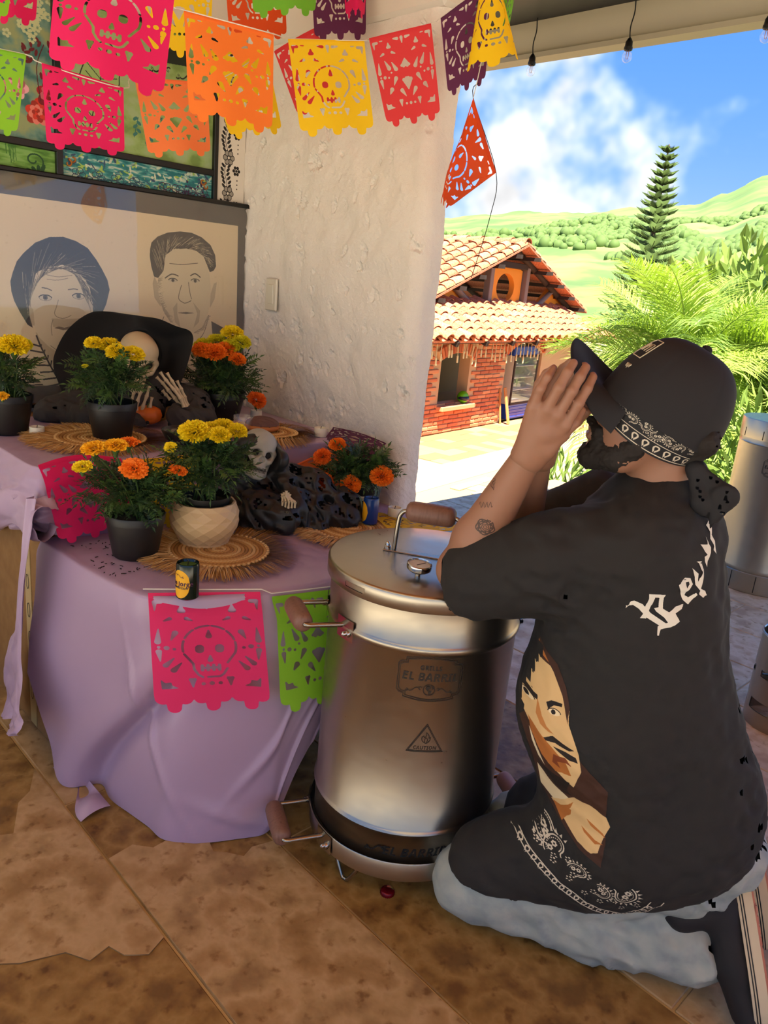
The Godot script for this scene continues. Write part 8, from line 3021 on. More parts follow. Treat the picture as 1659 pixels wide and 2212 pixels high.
func kneeling_person():
	var skin := mat("skin", Color(0.60, 0.43, 0.34), 0.5)
	skin.subsurf_scatter_enabled = true
	skin.subsurf_scatter_strength = 0.12
	skin.resource_name = "skin"
	mat("hair_dark", Color(0.11, 0.085, 0.07), 0.8)
	var ct := grey_tex(256, noise(0.3, 2, 34))
	var tee := mat("tee_black", Color(0.115, 0.110, 0.110), 0.85)
	triplanar(tee, 9.0)
	relief(tee, ct, 0.02)
	var jn := mat("denim_pale", Color.WHITE, 0.85)
	jn.albedo_texture = noise_tex(256, noise(0.02, 4, 35), [Color(0.47, 0.51, 0.52), Color(0.60, 0.63, 0.61), Color(0.70, 0.70, 0.65)])
	triplanar(jn, 2.6)
	relief(jn, ct, 0.03)
	mat("cap_navy", Color(0.085, 0.085, 0.105), 0.8)
	mat("scarf_black", Color(0.085, 0.083, 0.10), 0.75)
	mat("sole_white", Color(0.80, 0.74, 0.62), 0.7)
	mat("sole_pink", Color(0.72, 0.47, 0.40), 0.8)
	mat("tab_red", Color(0.62, 0.08, 0.13), 0.6)
	var base := Vector3(0.6, 0, -1.45)
	var man := thing("person", "kneeling man in a black cap, bandana, printed black t-shirt and pale jeans, palms together before his face", "person", base)
	var off := Transform3D(Basis.IDENTITY, -base)
	# ---------------- head and neck (local axes of the head: x left, y up, z the way he faces)
	var F := Vector3(-0.955, 0.21, -0.22).normalized()
	var Lf := Vector3.UP.cross(F).normalized()
	var HB := Basis(Lf, F.cross(Lf), F)
	var hc := Vector3(0.502, 1.212, -1.468)
	var S := 1.06
	var H := func(x: float, y: float, z: float) -> Vector3: return hc + HB * (Vector3(x, y, z) * S)
	var hf := Field.new(Vector3(0.33, 0.98, -1.62), Vector3(0.68, 1.36, -1.31), 0.004)
	hf.ell(H.call(0, 0.018, -0.010), Vector3(0.074, 0.082, 0.090) * S, 0.02, HB)
	hf.ell(H.call(0, -0.035, 0.035), Vector3(0.064, 0.080, 0.064) * S, 0.03, HB)
	for s in [-1.0, 1.0]:
		hf.bone(H.call(s * 0.060, -0.045, 0.0), H.call(s * 0.045, -0.092, 0.035), 0.022, 0.022, 0.03)
		hf.bone(H.call(s * 0.045, -0.092, 0.035), H.call(s * 0.012, -0.112, 0.078), 0.022, 0.021, 0.03)
		hf.bone(H.call(s * 0.012, 0.022, 0.094), H.call(s * 0.046, 0.020, 0.078), 0.012, 0.011, 0.02)
		hf.ell(H.call(s * 0.046, -0.022, 0.068), Vector3(0.024, 0.020, 0.022) * S, 0.02, HB)
		hf.ell(H.call(s * 0.033, 0.001, 0.096), Vector3(0.017, 0.011, 0.012) * S, 0.008, HB, true)
		hf.ell(H.call(s * 0.033, 0.000, 0.082), Vector3(0.0135, 0.0115, 0.0125) * S, 0.004, HB)
		hf.bone(H.call(s * 0.082, 0.012, -0.012), H.call(s * 0.078, -0.025, -0.008), 0.014, 0.010, 0.008, HB * Vector3.RIGHT, 1.8)
		hf.bone(H.call(s * 0.006, -0.034, 0.110), H.call(s * 0.014, -0.036, 0.102), 0.009, 0.009, 0.01)
	hf.bone(H.call(0, 0.012, 0.098), H.call(0, -0.026, 0.122), 0.0095, 0.0125, 0.012)
	hf.bone(H.call(-0.018, -0.066, 0.099), H.call(0.018, -0.066, 0.099), 0.0075, 0.0075, 0.008)
	hf.bone(H.call(-0.015, -0.079, 0.098), H.call(0.015, -0.079, 0.098), 0.0085, 0.0085, 0.008)
	hf.ell(H.call(0, -0.0725, 0.108), Vector3(0.022, 0.0018, 0.012) * S, 0.002, HB, true)
	hf.bone(H.call(0, -0.055, -0.030), Vector3(0.540, 1.02, -1.475), 0.062, 0.068, 0.03)
	hf.bone(Vector3(0.540, 1.03, -1.475), Vector3(0.545, 1.00, -1.475), 0.070, 0.10, 0.03)
	var body := hf.mesh()
	# ---------------- arms
	var lsh := Vector3(0.405, 0.955, -1.36)
	var lel := Vector3(0.170, 0.834, -1.527)
	var lwr := Vector3(0.258, 1.105, -1.430)
	var rsh := Vector3(0.435, 0.955, -1.70)
	var rel := Vector3(0.300, 0.836, -1.675)
	var rwr := Vector3(0.292, 1.092, -1.502)
	var af := Field.new(Vector3(0.10, 0.77, -1.78), Vector3(0.50, 1.15, -1.28), 0.0055)
	for q in [[lsh, lel, lwr], [rsh, rel, rwr]]:
		af.bone((q[0] as Vector3).lerp(q[1], 0.30), q[1], 0.050, 0.046, 0.02)
		af.bone(q[1], (q[1] as Vector3).lerp(q[2], 0.30), 0.044, 0.050, 0.02)
		af.bone((q[1] as Vector3).lerp(q[2], 0.30), q[2], 0.050, 0.029, 0.02)
	af.mesh(body)
	# ---------------- hands: palm and five fingers each, pressed together below the cap's bill
	var fingers := [[Vector3(0.249, 1.207, -1.393), Vector3(0.256, 1.243, -1.381), Vector3(0.266, 1.264, -1.385), Vector3(0.276, 1.277, -1.398)], [Vector3(0.272, 1.207, -1.383), Vector3(0.286, 1.249, -1.371), Vector3(0.298, 1.276, -1.378), Vector3(0.309, 1.292, -1.391)], [Vector3(0.294, 1.199, -1.384), Vector3(0.310, 1.244, -1.376), Vector3(0.322, 1.269, -1.383), Vector3(0.333, 1.286, -1.396)], [Vector3(0.312, 1.181, -1.390), Vector3(0.327, 1.223, -1.382), Vector3(0.340, 1.250, -1.389), Vector3(0.350, 1.270, -1.402)], [Vector3(0.288, 1.130, -1.405), Vector3(0.312, 1.160, -1.403), Vector3(0.331, 1.184, -1.412), Vector3(0.344, 1.205, -1.424)]]
	var fr := [0.0083, 0.0092, 0.0096, 0.0092, 0.0105]
	for hand in 2:
		var sh := Vector3.ZERO if hand == 0 else Vector3(0.016, -0.004, 0)
		var M0 := func(p: Vector3) -> Vector3: return p + sh if hand == 0 else Vector3(p.x, p.y, -1.436 - (p.z + 1.436)) + sh
		var f := Field.new(Vector3(0.20, 1.06, -1.415 - 0.115 * hand), Vector3(0.41, 1.32, -1.345 - 0.125 * hand) if hand else Vector3(0.41, 1.32, -1.345), 0.0028)
		if hand == 0:
			f = Field.new(Vector3(0.20, 1.06, -1.475), Vector3(0.41, 1.32, -1.345), 0.0028)
		else:
			f = Field.new(Vector3(0.20, 1.05, -1.535), Vector3(0.42, 1.32, -1.40), 0.0028)
		var wr: Vector3 = M0.call(lwr) if hand == 0 else rwr
		for k in 4:
			var b0: Vector3 = M0.call(fingers[k][0])
			f.bone(wr.lerp(b0, 0.10) + (b0 - M0.call(fingers[1][0])) * 0.25, b0, 0.021, 0.0115, 0.014)
			f.chain(fingers[k].map(func(p): return M0.call(p)), [fr[k] * 1.08, fr[k] * 1.04, fr[k] * 0.96, fr[k] * 0.84], 0.0045)
		f.bone(wr, M0.call(Vector3(0.278, 1.160, -1.401)), 0.0275, 0.020, 0.015)
		f.bone(wr.lerp(M0.call(fingers[4][0]), 0.2), M0.call(fingers[4][0]), 0.022, 0.016, 0.014)
		f.chain(fingers[4].map(func(p): return M0.call(p)), [0.0145, 0.0118, 0.0108, 0.0092], 0.006)
		f.mesh(body)
	put("body", body, skin, man, off)
	# ---------------- beard and moustache, short hair at the nape
	var bf := Field.new(Vector3(0.34, 1.03, -1.58), Vector3(0.56, 1.25, -1.34), 0.004)
	for s in [-1.0, 1.0]:
		bf.chain([H.call(s * 0.068, -0.030, 0.004), H.call(s * 0.058, -0.068, 0.022), H.call(s * 0.046, -0.094, 0.042), H.call(s * 0.016, -0.114, 0.082)], [0.0145, 0.020, 0.0245, 0.0255], 0.02)
		bf.bone(H.call(s * 0.028, -0.086, 0.078), H.call(s * 0.030, -0.064, 0.086), 0.017, 0.012, 0.012)
		bf.bone(H.call(s * 0.004, -0.055, 0.105), H.call(s * 0.028, -0.066, 0.090), 0.009, 0.009, 0.008)
	var bn := noise(120.0, 2, 71)
	bf.shape(func(p: Vector3) -> float: return bn.get_noise_3d(p.x, p.y, p.z) * 0.005)
	bf.ell(H.call(0, -0.072, 0.112), Vector3(0.022, 0.010, 0.014) * S, 0.004, HB, true)
	put("beard", bf.mesh(), M["hair_dark"], man, off)
	var nh := Field.new(Vector3(0.50, 1.08, -1.58), Vector3(0.66, 1.26, -1.34), 0.005)
	nh.bone(H.call(-0.045, -0.020, -0.082), H.call(0.045, -0.020, -0.082), 0.030, 0.030, 0.01)
	nh.bone(H.call(-0.035, -0.055, -0.075), H.call(0.035, -0.055, -0.075), 0.022, 0.022, 0.02)
	nh.shape(func(p: Vector3) -> float: return bn.get_noise_3d(p.x, p.y, p.z) * 0.006)
	put("hair", nh.mesh(), M["hair_dark"], man, off)
	# ---------------- cap: six panels, curved bill, button
	var cf := Vector3(-0.89, 0.43, -0.16).normalized()
	var cl := Vector3.UP.cross(cf).normalized()
	var CB := Transform3D(Basis(cl, cf.cross(cl), cf), Vector3(0.4975, 1.195, -1.468))
	var dome := func(a: float, v: float) -> Vector3:
		var r := cos(v * PI / 2)
		r = pow(maxf(r, 0.0), 0.66)
		var seam := 1.0 - 0.010 * exp(-pow((fposmod(a / (TAU / 6.0) + 0.5, 1.0) - 0.5) / 0.03, 2.0)) * sin(PI * v)
		return CB * Vector3(sin(a) * 0.099 * r * seam, sin(v * PI / 2) * 0.158 - 0.006, cos(a) * 0.121 * r * seam)
	put("cap_crown", sheet_mesh(145, 40, func(u: float, v: float) -> Vector3: return dome.call(u * TAU, v)), M["cap_navy"], man, off)
	put("cap_bill", sheet_mesh(41, 28, func(u: float, v: float) -> Vector3:
		var s := (u - 0.5) * 2.0
		var under := v > 0.5
		var t := v * 2.0 if not under else 2.0 - v * 2.0
		var a := s * 0.98
		var root := Vector3(sin(a) * 0.097, 0.0, cos(a) * 0.119)
		var reach := 0.098 * sqrt(maxf(0.0, 1.0 - pow(absf(s), 2.6)))
		var p := root + Vector3(0, 0.020 * t * t + 0.022 * t, reach * t) + Vector3(0, -0.058 * s * s * (0.25 + 0.75 * t) - 0.042 * s * t, 0)
		return CB * (p + Vector3(0, 0.003 if not under else -0.001, 0))), M["cap_navy"], man, off)
	var bt := MB.new()
	bt.ball(CB * Vector3(0, 0.153, 0), Vector3(0.0105, 0.008, 0.0105), 12, 7, CB.basis)
	put("cap_button", bt.done(), M["cap_navy"], man, off)
	var em := []
	for q in [[[0.30, 0.40], [0.33, 0.36], [0.85, 0.36], [0.88, 0.40], [0.88, 0.56], [0.85, 0.60], [0.33, 0.60], [0.30, 0.56], [0.30, 0.40]], [[0.40, 0.43], [0.40, 0.53], [0.48, 0.53]], [[0.54, 0.43], [0.54, 0.53], [0.62, 0.50], [0.54, 0.48]], [[0.70, 0.43], [0.70, 0.53]], [[0.77, 0.43], [0.77, 0.53]], [[0.36, 0.28], [0.38, 0.25], [0.40, 0.28], [0.42, 0.25], [0.44, 0.28], [0.46, 0.24], [0.48, 0.28], [0.50, 0.25], [0.53, 0.28], [0.56, 0.25], [0.59, 0.28]]]:
		var l := []
		for v in q:
			l.append((dome.call(0.62 - v[0] * 0.62 + 0.05, v[1]) as Vector3) + (CB.basis.y + CB.basis.x * 0.4 + CB.basis.z * 0.5).normalized() * 0.0015)
		em.append(l)
	var eb := MB.new()
	for l in em:
		eb.tube(l, 0.0011, 5)
	put("cap_embroidery", eb.done(), M["sole_white"], man, off)
	# ---------------- bandana under the cap
	var bc := Canvas.new(1024, 128, Color(0.085, 0.083, 0.10))
	var white := Color(0.80, 0.76, 0.68)
	bc.line([Vector2(0, 118), Vector2(1024, 118)], 4, white)
	bc.line([Vector2(0, 74), Vector2(1024, 74)], 3, white)
	teardrops(bc, [Vector2(0, 78), Vector2(1024, 78)], 1.0, 36.0, white)
	for k in 26:
		paisley(bc, Vector2(20 + k * 40, 38 + 8 * (k % 2)), 24.0, k * 1.3, white)
	var bm := mat("bandana_print", Color.WHITE, 0.75)
	bm.albedo_texture = bc.tex()
	put("bandana_band", sheet_mesh(120, 12, func(u: float, v: float) -> Vector3:
		var a := (u - 0.5) * 2.0 * 3.0
		var wdt := 0.030 + 0.028 * sin(clampf(absf(a) / 3.0, 0, 1) * PI)
		var y := 0.004 - wdt * v
		var k := 1.0 - 0.10 * v - 0.05 * absf(sin(a)) * v
		return CB * Vector3(sin(a) * 0.098 * k, y, cos(a) * 0.1185 * (k + 0.02 * v * maxf(-cos(a), 0.0)))), bm, man, off)
	var kf := Field.new(Vector3(0.50, 0.98, -1.47), Vector3(0.66, 1.17, -1.28), 0.0045)
	kf.ell(Vector3(0.565, 1.122, -1.398), Vector3(0.020, 0.018, 0.020), 0.012)
	kf.bone(Vector3(0.560, 1.115, -1.388), Vector3(0.572, 1.065, -1.365), 0.013, 0.017, 0.01, Vector3(0.5, 0, -0.85), 2.4)
	kf.bone(Vector3(0.572, 1.065, -1.365), Vector3(0.582, 1.045, -1.360), 0.016, 0.006, 0.01, Vector3(0.5, 0, -0.85), 2.4)
	kf.bone(Vector3(0.570, 1.120, -1.385), Vector3(0.606, 1.085, -1.350), 0.012, 0.024, 0.01, Vector3(0.3, 0.2, -0.95), 2.6)
	kf.bone(Vector3(0.606, 1.085, -1.350), Vector3(0.595, 1.028, -1.352), 0.024, 0.005, 0.01, Vector3(0.3, 0.2, -0.95), 2.6)
	put("bandana_knot", kf.mesh(), M["scarf_black"], man, off)
	# ---------------- t-shirt: wide, hanging loose over the thighs
	var tf := Field.new(Vector3(0.12, 0.10, -1.86), Vector3(0.98, 1.10, -1.10), 0.0088)
	var sx := Vector3(0.2, 0, 0.98)
	tf.bone(Vector3(0.545, 1.035, -1.475), Vector3(0.54, 0.98, -1.475), 0.078, 0.115, 0.05)
	tf.bone(Vector3(0.54, 0.96, -1.48), Vector3(0.525, 0.80, -1.47), 0.135, 0.175, 0.06)
	tf.bone(Vector3(0.525, 0.80, -1.47), Vector3(0.535, 0.60, -1.46), 0.175, 0.205, 0.06)
	tf.bone(Vector3(0.535, 0.60, -1.46), Vector3(0.63, 0.40, -1.45), 0.205, 0.225, 0.06)
	tf.bone(lsh + Vector3(0.06, 0.0, -0.02), lsh.lerp(lel, 0.35), 0.088, 0.090, 0.06)
	tf.bone(lsh.lerp(lel, 0.35) - Vector3(0, 0.016, 0), lsh.lerp(lel, 0.80) + Vector3(0, -0.022, 0), 0.090, 0.093, 0.03)
	tf.bone(rsh + Vector3(0.06, 0.0, 0.02), rsh.lerp(rel, 0.75), 0.086, 0.085, 0.05)
	tf.bone(Vector3(0.60, 0.34, -1.36), Vector3(0.33, 0.165, -1.455), 0.135, 0.100, 0.05)
	tf.bone(Vector3(0.66, 0.34, -1.56), Vector3(0.46, 0.19, -1.62), 0.13, 0.095, 0.05)
	var fo := noise(3.6, 2, 501)
	var fo2 := noise(11.0, 2, 502)
	var tight := [[Vector3(0.36, 0.90, -1.38), 0.17], [Vector3(0.74, 0.46, -1.36), 0.20]]
	tf.shape(func(p: Vector3) -> float:
		var e := fo.get_noise_3d(p.x, p.y * 0.55 + p.x * 0.5, p.z) * 0.016
		var w := 0.25
		for q in tight:
			w = maxf(w, 1.0 - (p - q[0]).length() / q[1])
		return e + (absf(fo2.get_noise_3d(p.x * 0.8 + p.y * 0.7, p.y - p.x * 0.5, p.z * 0.7)) - 0.22) * 0.040 * w)
	var hem := func(p: Vector3) -> float:
		var y := 0.160 + 0.020 * sin(p.x * 18.0) * 0.3
		if p.x > 0.60:
			y += (p.x - 0.60) * 0.85
		return y
	for z in tf.nz:                              # cut along the hem
		for y in tf.ny:
			for x in tf.nx:
				var p := tf.o + Vector3(x, y, z) * tf.c
				if p.y > 0.45:
					continue
				var k := (z * tf.ny + y) * tf.nx + x
				tf.d[k] = maxf(tf.d[k], (hem.call(p) as float) - p.y)
	# open sleeve ends
	tf.ell(lsh.lerp(lel, 1.08) + Vector3(0, -0.020, 0), Vector3(0.075, 0.075, 0.075), 0.01, Basis.IDENTITY, true)
	put("t_shirt", tf.mesh(), tee, man, off)
	# prints
	var lo := Vector2(-0.085, -0.115)
	var hi := Vector2(0.115, 0.120)
	var lc := Canvas.new(512, 600, Color(0.9, 0.9, 0.86, 0.0))
	var pw := Color(0.88, 0.86, 0.80)
	for l in [
		pv([-45, -23, -14, -23, -16, -30, -32, -29, -41, -71, -50, -72, -48, -67, -43, -32]),
		pv([-24, -29, -16, -27, -14, -50, -2, -56, 11, -46, 28, -42, 24, -50, 11, -58, 19, -72, 3, -83, -13, -89, -16, -100, -19, -100, -19, -83, -2, -75, -10, -66, -25, -56, -30, -50, -22, -48]),
		pv([-74, -57, -73, -46, -64, -40, -51, -44, -34, -60, -5, -77, -14, -83, -40, -69, -55, -54, -64, -49, -69, -51]),
		pv([10, -5, 22, 8, 36, 6, 42, -5, 30, -19, 29, -26, 37, -30, 49, -20, 52, -24, 36, -42, 27, -35, 17, -18]),
		pv([36, 25, 52, 14, 52, -1, 63, 16, 54, 32, 46, 36, 61, 35, 68, 19, 59, -13, 70, -18, 73, -25, 64, -29, 56, -23, 58, -17, 47, -6, 45, 8]),
		pv([54, 66, 75, 64, 69, 79, 77, 66, 84, 58, 84, 48, 79, 33, 79, 22, 72, 33, 68, 42, 76, 45, 65, 54]),
		pv([76, 96, 83, 104, 91, 91, 88, 79, 97, 68, 99, 54, 102, 44, 92, 52, 93, 62, 83, 73, 84, 85]),
	]:
		lc.poly(on(l, lo, hi, lc), pw)
	lc.poly(on(pv([26, -1, 33, 0, 35, -5, 29, -12]), lo, hi, lc), Color(0.9, 0.9, 0.86, 0.0))
	put("back_lettering", patch(tf, Vector3(0.52, 0.93, -1.34), Vector3(0.25, 0.05, 0.97), lo, hi, 60, 70, 0.0016, 0.16), print_mat("back_print", lc), man, off)
	var D := {
		"jacket": pv([-181, 154, -189, 134, -176, 105, -151, 51, -132, 2, -120, -23, -86, -62, -53, -90, -13, -105, -12, -52, -30, 68, -82, 110, -98, 127]),
		"face": pv([-196, 261, -178, 277, -153, 270, -136, 247, -114, 205, -112, 175, -89, 125, -80, 92, -85, 48, -102, 57, -133, 76, -154, 101, -169, 133, -191, 164, -197, 213]),
		"hair": pv([-204, 339, -182, 329, -163, 295, -140, 276, -123, 241, -114, 208, -114, 175, -128, 225, -149, 267, -174, 274, -196, 261, -202, 297]),
		"streak": pv([-186, 331, -176, 319, -166, 291, -154, 272, -165, 279, -179, 307]),
		"brow1": pv([-194, 209, -181, 206, -167, 202, -166, 193, -181, 195, -194, 201]),
		"brow2": pv([-153, 200, -145, 207, -127, 210, -127, 203, -140, 199, -149, 190]),
		"nose": pv([-167, 198, -157, 169, -148, 155, -134, 145, -143, 145, -158, 152, -167, 168]),
		"mous": pv([-150, 129, -135, 141, -127, 138, -98, 131, -106, 126, -130, 129, -146, 126]),
		"mouth": pv([-133, 122, -112, 122, -93, 117, -88, 107, -103, 107, -125, 117]),
		"shade": pv([-177, 151, -159, 135, -140, 122, -108, 99, -94, 74, -118, 65, -145, 86, -167, 118]),
		"shade2": pv([-130, 106, -110, 109, -97, 95, -108, 99, -121, 92, -112, 77, -128, 85]),
		"collar": pv([-171, 125, -156, 97, -135, 61, -147, 71, -163, 100]),
		"shirt": pv([-141, 40, -96, 11, -74, 3, -96, -29, -124, -14]),
		"tie": pv([-146, 57, -123, 55, -93, 55, -91, 28, -82, 17, -93, 13, -117, 31, -136, 40]),
		"hand": pv([-104, -30, -76, 18, -48, 18, -20, 6, -10, -12, -17, -41, -22, -77, -32, -86, -55, -79, -84, -50]),
		"f1": pv([-50, -16, -19, -33, -14, -40, -41, -28]),
		"f2": pv([-53, -42, -30, -54, -15, -56, -29, -62, -48, -51]),
		"f3": pv([-100, -33, -74, -19, -72, -33, -82, -62]),
		"wrist": pv([-85, -19, -74, 3, -77, -21, -90, -29]),
		"l1": pv([-248, -116, -236, -92, -214, -95, -198, -109, -170, -127, -142, -152, -109, -176, -74, -197, -43, -211, -12, -225, 19, -236, 71, -246, 78, -243, 88, -204, 112, -150]),
		"l2": pv([-215, -87, -196, -99, -168, -117, -136, -143, -104, -165, -72, -185, -41, -198, -10, -212, 21, -222, 63, -226, 74, -193, 87, -152]),
		"blackedge": pv([-255, -148, -225, -185, -176, -223, -110, -255, -42, -270, 49, -265, 102, -254, 120, -236, 150, -194, 163, -147]),
	}
	lo = Vector2(-0.27, -0.29)
	hi = Vector2(0.25, 0.36)
	var fc := Canvas.new(1024, 1280, Color(0.1, 0.1, 0.1, 0.0))
	var cream := Color(0.86, 0.72, 0.50)
	var amber := Color(0.70, 0.42, 0.18)
	var brown := Color(0.24, 0.13, 0.08)
	var dark := Color(0.10, 0.06, 0.05)
	var plan := [["jacket", brown], ["shirt", Color(0.88, 0.80, 0.64)], ["face", cream], ["hair", brown], ["streak", amber], ["shade", amber], ["shade2", Color(0.50, 0.24, 0.10)], ["collar", Color(0.90, 0.84, 0.70)], ["tie", dark], ["brow1", dark], ["brow2", dark], ["nose", Color(0.76, 0.50, 0.26)], ["mous", dark], ["mouth", dark], ["hand", cream], ["wrist", amber], ["f1", amber], ["f2", amber], ["f3", amber]]
	for q in plan:
		fc.poly(on(D[q[0]], lo, hi, fc), q[1])
	for e in on([Vector2(-0.182, 0.190), Vector2(-0.138, 0.187)], lo, hi, fc):
		fc.disc(e, Vector2(20, 11), Color(0.92, 0.84, 0.68), 16)
		fc.disc(e + Vector2(-3, 0), Vector2(8, 9), dark, 14)
		fc.ring(e, Vector2(22, 13), 3.0, dark, PI, TAU)
	var l1 := on(D["l1"], lo, hi, fc)
	var l2 := on(D["l2"], lo, hi, fc)
	fc.line(l1, 5.0, white)
	fc.line(l2, 5.0, white)
	teardrops(fc, l2, 1.0, 32.0, white)
	var ps := on(pv([-147, -87, -104, -109, -87, -131, -44, -154, 3, -179, 41, -166, -169, -58, -185, -41]), lo, hi, fc)
	for k in ps.size():
		paisley(fc, ps[k] + Vector2(-6, -26), [44.0, 58.0, 52.0, 40.0][k % 4], 0.5 + k * 0.9, white)
	for k in 26:
		var t := k / 25.0
		var q: Vector2 = along(l2, t * 0.84) + Vector2(14 * sin(k * 2.3) - 8, -52 - 34 * (k % 3))
		for j in 5:
			fc.disc(q + Vector2(cos(j * 1.257), sin(j * 1.257)) * 9.0, Vector2(4, 3), white, 7)
	put("front_print", patch(tf, Vector3(0.50, 0.45, -1.27), Vector3(-0.05, 0.1, 1.0), lo, hi, 104, 130, 0.0018, 0.24), print_mat("front_print", fc), man, off)
	# tattoos on the near forearm
	lo = Vector2(-0.07, -0.03)
	hi = Vector2(0.07, 0.17)
	var tc := Canvas.new(448, 640, Color(0.2, 0.15, 0.13, 0.0))
	var tk := Color(0.30, 0.22, 0.19)
	for q in [[-0.020, 0.010, 58.0], [-0.008, 0.099, 46.0], [0.016, 0.142, 30.0]]:
		var c: Vector2 = on([Vector2(q[0], q[1])], lo, hi, tc)[0]
		for k in 5:
			var o := []
			for j in 26:
				var a := j / 25.0 * TAU
				var r: float = q[2] * (1.0 - 0.2 * k) * (1.0 + 0.08 * sin(a * 5.0 + k * 2.0))
				o.append(c + Vector2(cos(a) * r, sin(a) * r * 0.85))
			tc.line(o, 8.0 - k if q[2] > 50 else 3.5, tk)
		if q[2] > 50:
			for j in 9:
				var a := j * 0.7
				tc.disc(c + Vector2(cos(a), sin(a)) * q[2] * 0.72, Vector2(14, 6), tk, 10, a)
	for q in [[0.028, 0.088, 34.0, 20.0, 0.9], [0.035, 0.110, 26.0, 12.0, 1.6], [0.036, 0.070, 24.0, 12.0, 0.2], [0.030, 0.020, 20.0, 9.0, 1.2]]:
		tc.disc(on([Vector2(q[0], q[1])], lo, hi, tc)[0], Vector2(q[2], q[3]), tk, 16, q[4])
	var sc := []
	for k in 44:
		sc.append(on([Vector2(-0.038 + k * 0.0012, 0.050 + 0.006 * sin(k * 1.1) + k * 0.0004)], lo, hi, tc)[0])
	tc.line(sc, 3.0, tk)
	put("tattoo", patch(af, Vector3(0.22, 0.95, -1.44), Vector3(-0.2, 0, 0.98), lo, hi, 50, 70, 0.0008, 0.10), print_mat("tattoo_ink", tc, 0.5), man, off)
	lo = Vector2(-0.03, -0.03)
	hi = Vector2(0.03, 0.03)
	var nc := Canvas.new(128, 128, Color(0.2, 0.15, 0.13, 0.0))
	for q in [[0.35, 0.15, 0.30, 0.10], [0.30, 0.32, 0.38, 0.12], [0.36, 0.52, 0.44, 0.14], [0.44, 0.74, 0.40, 0.13]]:
		for k in 4:
			nc.poly([Vector2(q[0] + k * q[2] * 0.25, q[1]), Vector2(q[0] + k * q[2] * 0.25 + q[2] * 0.19, q[1] - 0.03), Vector2(q[0] + k * q[2] * 0.25 + q[2] * 0.19, q[1] + q[3] - 0.03), Vector2(q[0] + k * q[2] * 0.25, q[1] + q[3])], tk, 128, 128)
	put("neck_tattoo", patch(hf, Vector3(0.462, 1.085, -1.40), Vector3(-0.25, 0, 0.97), lo, hi, 16, 16, 0.0008, 0.10), print_mat("neck_tattoo_ink", nc, 0.5), man, off)
	# ---------------- jeans
	var jf := Field.new(Vector3(0.14, 0.0, -1.84), Vector3(1.0, 0.50, -1.18), 0.0085)
	for q in [[Vector3.ZERO, 1.0], [Vector3(0.135, 0.008, -0.185), 1.0]]:
		var d: Vector3 = q[0]
		jf.bone(Vector3(0.70, 0.275, -1.385) + d * 0.6, Vector3(0.285, 0.098, -1.478) + d, 0.112, 0.088, 0.04)
		jf.bone(Vector3(0.285, 0.088, -1.478) + d, Vector3(0.56, 0.080, -1.392) + d, 0.082, 0.074, 0.03)
		jf.bone(Vector3(0.56, 0.080, -1.392) + d, Vector3(0.755, 0.105, -1.325) + d, 0.074, 0.070, 0.03)
	jf.ell(Vector3(0.765, 0.315, -1.45), Vector3(0.115, 0.115, 0.17), 0.05)
	var jo := noise(6.0, 2, 511)
	jf.shape(func(p: Vector3) -> float: return (absf(jo.get_noise_3d(p.x * 1.2, p.y * 1.4 + p.x * 0.5, p.z)) - 0.2) * 0.026 * (0.5 + smoothstep(0.35, 0.6, p.x) * 0.7))
	jf.above(Vector3(0, 0.004, 0), Vector3.DOWN)
	put("jeans", jf.mesh(), jn, man, off)
	# ---------------- shoes: standing on their toes behind the heels
	for q in [[Vector3.ZERO, 0], [Vector3(0.105, 0.0, -0.215), 1]]:
		var d: Vector3 = q[0]
		var heel := Vector3(0.800, 0.262, -1.335) + d
		var toe := Vector3(0.842, 0.030, -1.215) + d
		var ax := (toe - heel).normalized()
		var len := (toe - heel).length()
		var nrm := (Vector3(0.93, 0.10, 0.30) - ax * Vector3(0.93, 0.10, 0.30).dot(ax)).normalized()
		var lat := ax.cross(nrm)
		var T := Transform3D(Basis(lat, ax, nrm), heel)          # x across, y from heel to toe, z out of the sole
		var o := []
		for k in 40:
			var a := TAU * k / 40.0
			var t := 0.5 - 0.5 * cos(a)
			var w := 0.034 + 0.013 * smoothstep(0.25, 0.75, t)
			o.append(Vector2(sin(a) * w * 1.05, (t * 1.06 - 0.03) * len))
		var po := PackedVector2Array(o)
		var sw := MB.new()
		sw.prism(po, 0.0, 0.030, T, 1)
		put("sole_wall", sw.done(), M["sole_white"], man, off)
		var st := MB.new()
		for zz in [0.006, 0.011]:
			var l := []
			for k in 41:
				var p: Vector2 = o[k % 40]
				l.append(T * Vector3(p.x * 1.006, (p.y - len * 0.5) * 1.003 + len * 0.5, zz))
			st.tube(l, 0.0013, 4, false)
		put("sole_stripe", st.done(), M["ink"], man, off)
		var os := MB.new()
		var oi := PackedVector2Array()
		for p in o:
			oi.append(Vector2(p.x * 0.86, (p.y - len * 0.5) * 0.95 + len * 0.5))
		os.prism(oi, 0.030, 0.034, T)
		for r in 11:
			for c in 4:
				os.box(T * Vector3((c - 1.5) * 0.013, 0.035 + r * 0.020, 0.0345), Vector3(0.008, 0.014, 0.003), 0.0, T.basis)
		put("outsole", os.done(), M["sole_pink"], man, off)
		var tb := MB.new()
		tb.box(T * Vector3(0, -0.012, 0.012), Vector3(0.030, 0.008, 0.022), 0.002, T.basis)
		put("heel_tab", tb.done(), M["tab_red"], man, off)
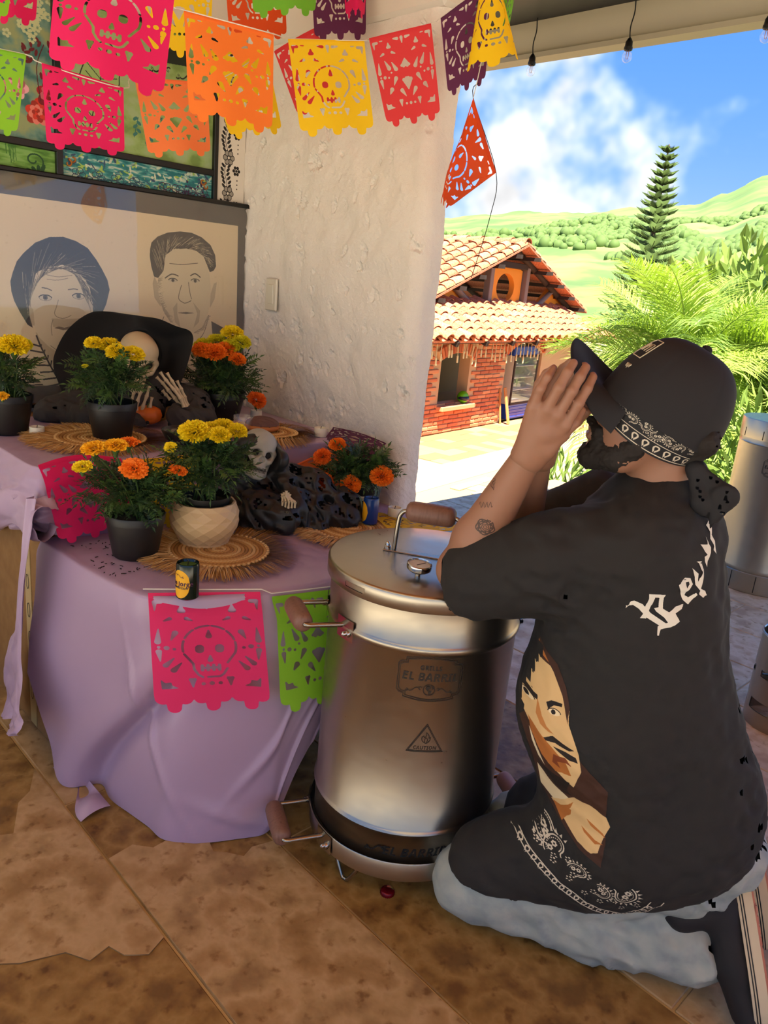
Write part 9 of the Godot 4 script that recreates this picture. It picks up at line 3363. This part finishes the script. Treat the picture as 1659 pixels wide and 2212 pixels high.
		var uf := Field.new(heel.min(toe) - Vector3(0.16, 0.07, 0.10), heel.max(toe) + Vector3(0.06, 0.08, 0.10), 0.006)
		uf.bone(T * Vector3(0, 0.030, -0.030), T * Vector3(0, len * 0.55, -0.022), 0.037, 0.038, 0.02)
		uf.bone(T * Vector3(0, len * 0.55, -0.022), T * Vector3(0, len * 0.90, -0.008), 0.040, 0.034, 0.02)
		uf.bone(T * Vector3(0, 0.035, -0.040), T * Vector3(0, 0.050, -0.110), 0.038, 0.042, 0.02)
		uf.above(T * Vector3(0, 0, 0.004), nrm)
		put("shoe_upper", uf.mesh(), M["scarf_black"], man, off)

func small_things():
	var c := thing("bottle_cap", "shiny dark red bottle cap lying on the floor below the barrel", "bottle cap", Vector3(0.094, 0.001, -1.512))
	var b := MB.new()
	b.lathe([Vector2(0.0175, 0.0), Vector2(0.0178, 0.002), Vector2(0.0165, 0.008), Vector2(0.0145, 0.0105), Vector2(0.0, 0.0112)], 42, Transform3D.IDENTITY, 60, 0.03, 21)
	put("crown", b.done(), M["cap_red"], c)
	var s := thing("paper_scrap", "tiny pale scrap of paper on the floor near the barrel's ash pan", "scrap", Vector3(-0.056, 0.001, -1.492))
	var m := MB.new()
	m.prism(PackedVector2Array([Vector2(-0.012, 0.006), Vector2(0.0, 0.0), Vector2(0.010, 0.008), Vector2(0.009, -0.012), Vector2(0.0, -0.005), Vector2(-0.006, -0.009)]), 0.0, 0.0008, Transform3D(Basis(Vector3.RIGHT, -PI / 2), Vector3.ZERO))
	put("scrap", m.done(), M["straw_c"], s)
	# crumbs of potting soil spilled on the lower cloth
	var r := RandomNumberGenerator.new()
	r.seed = 12
	var so := MB.new()
	for k in 60:
		var q := rw(r.randf_range(0.76, 0.90), 0.6565, r.randf_range(-1.93, -1.68))
		so.box(q, Vector3(r.randf_range(0.002, 0.011), 0.0015, r.randf_range(0.001, 0.003)), 0.0, Basis(Vector3.UP, r.randf() * PI))
	var o := put("spilled_soil", so.done(), M["soil"])
	tag(o, "crumbs of potting soil spilled on the lower cloth by the corner marigold", "soil")
	o.set_meta("kind", "stuff")
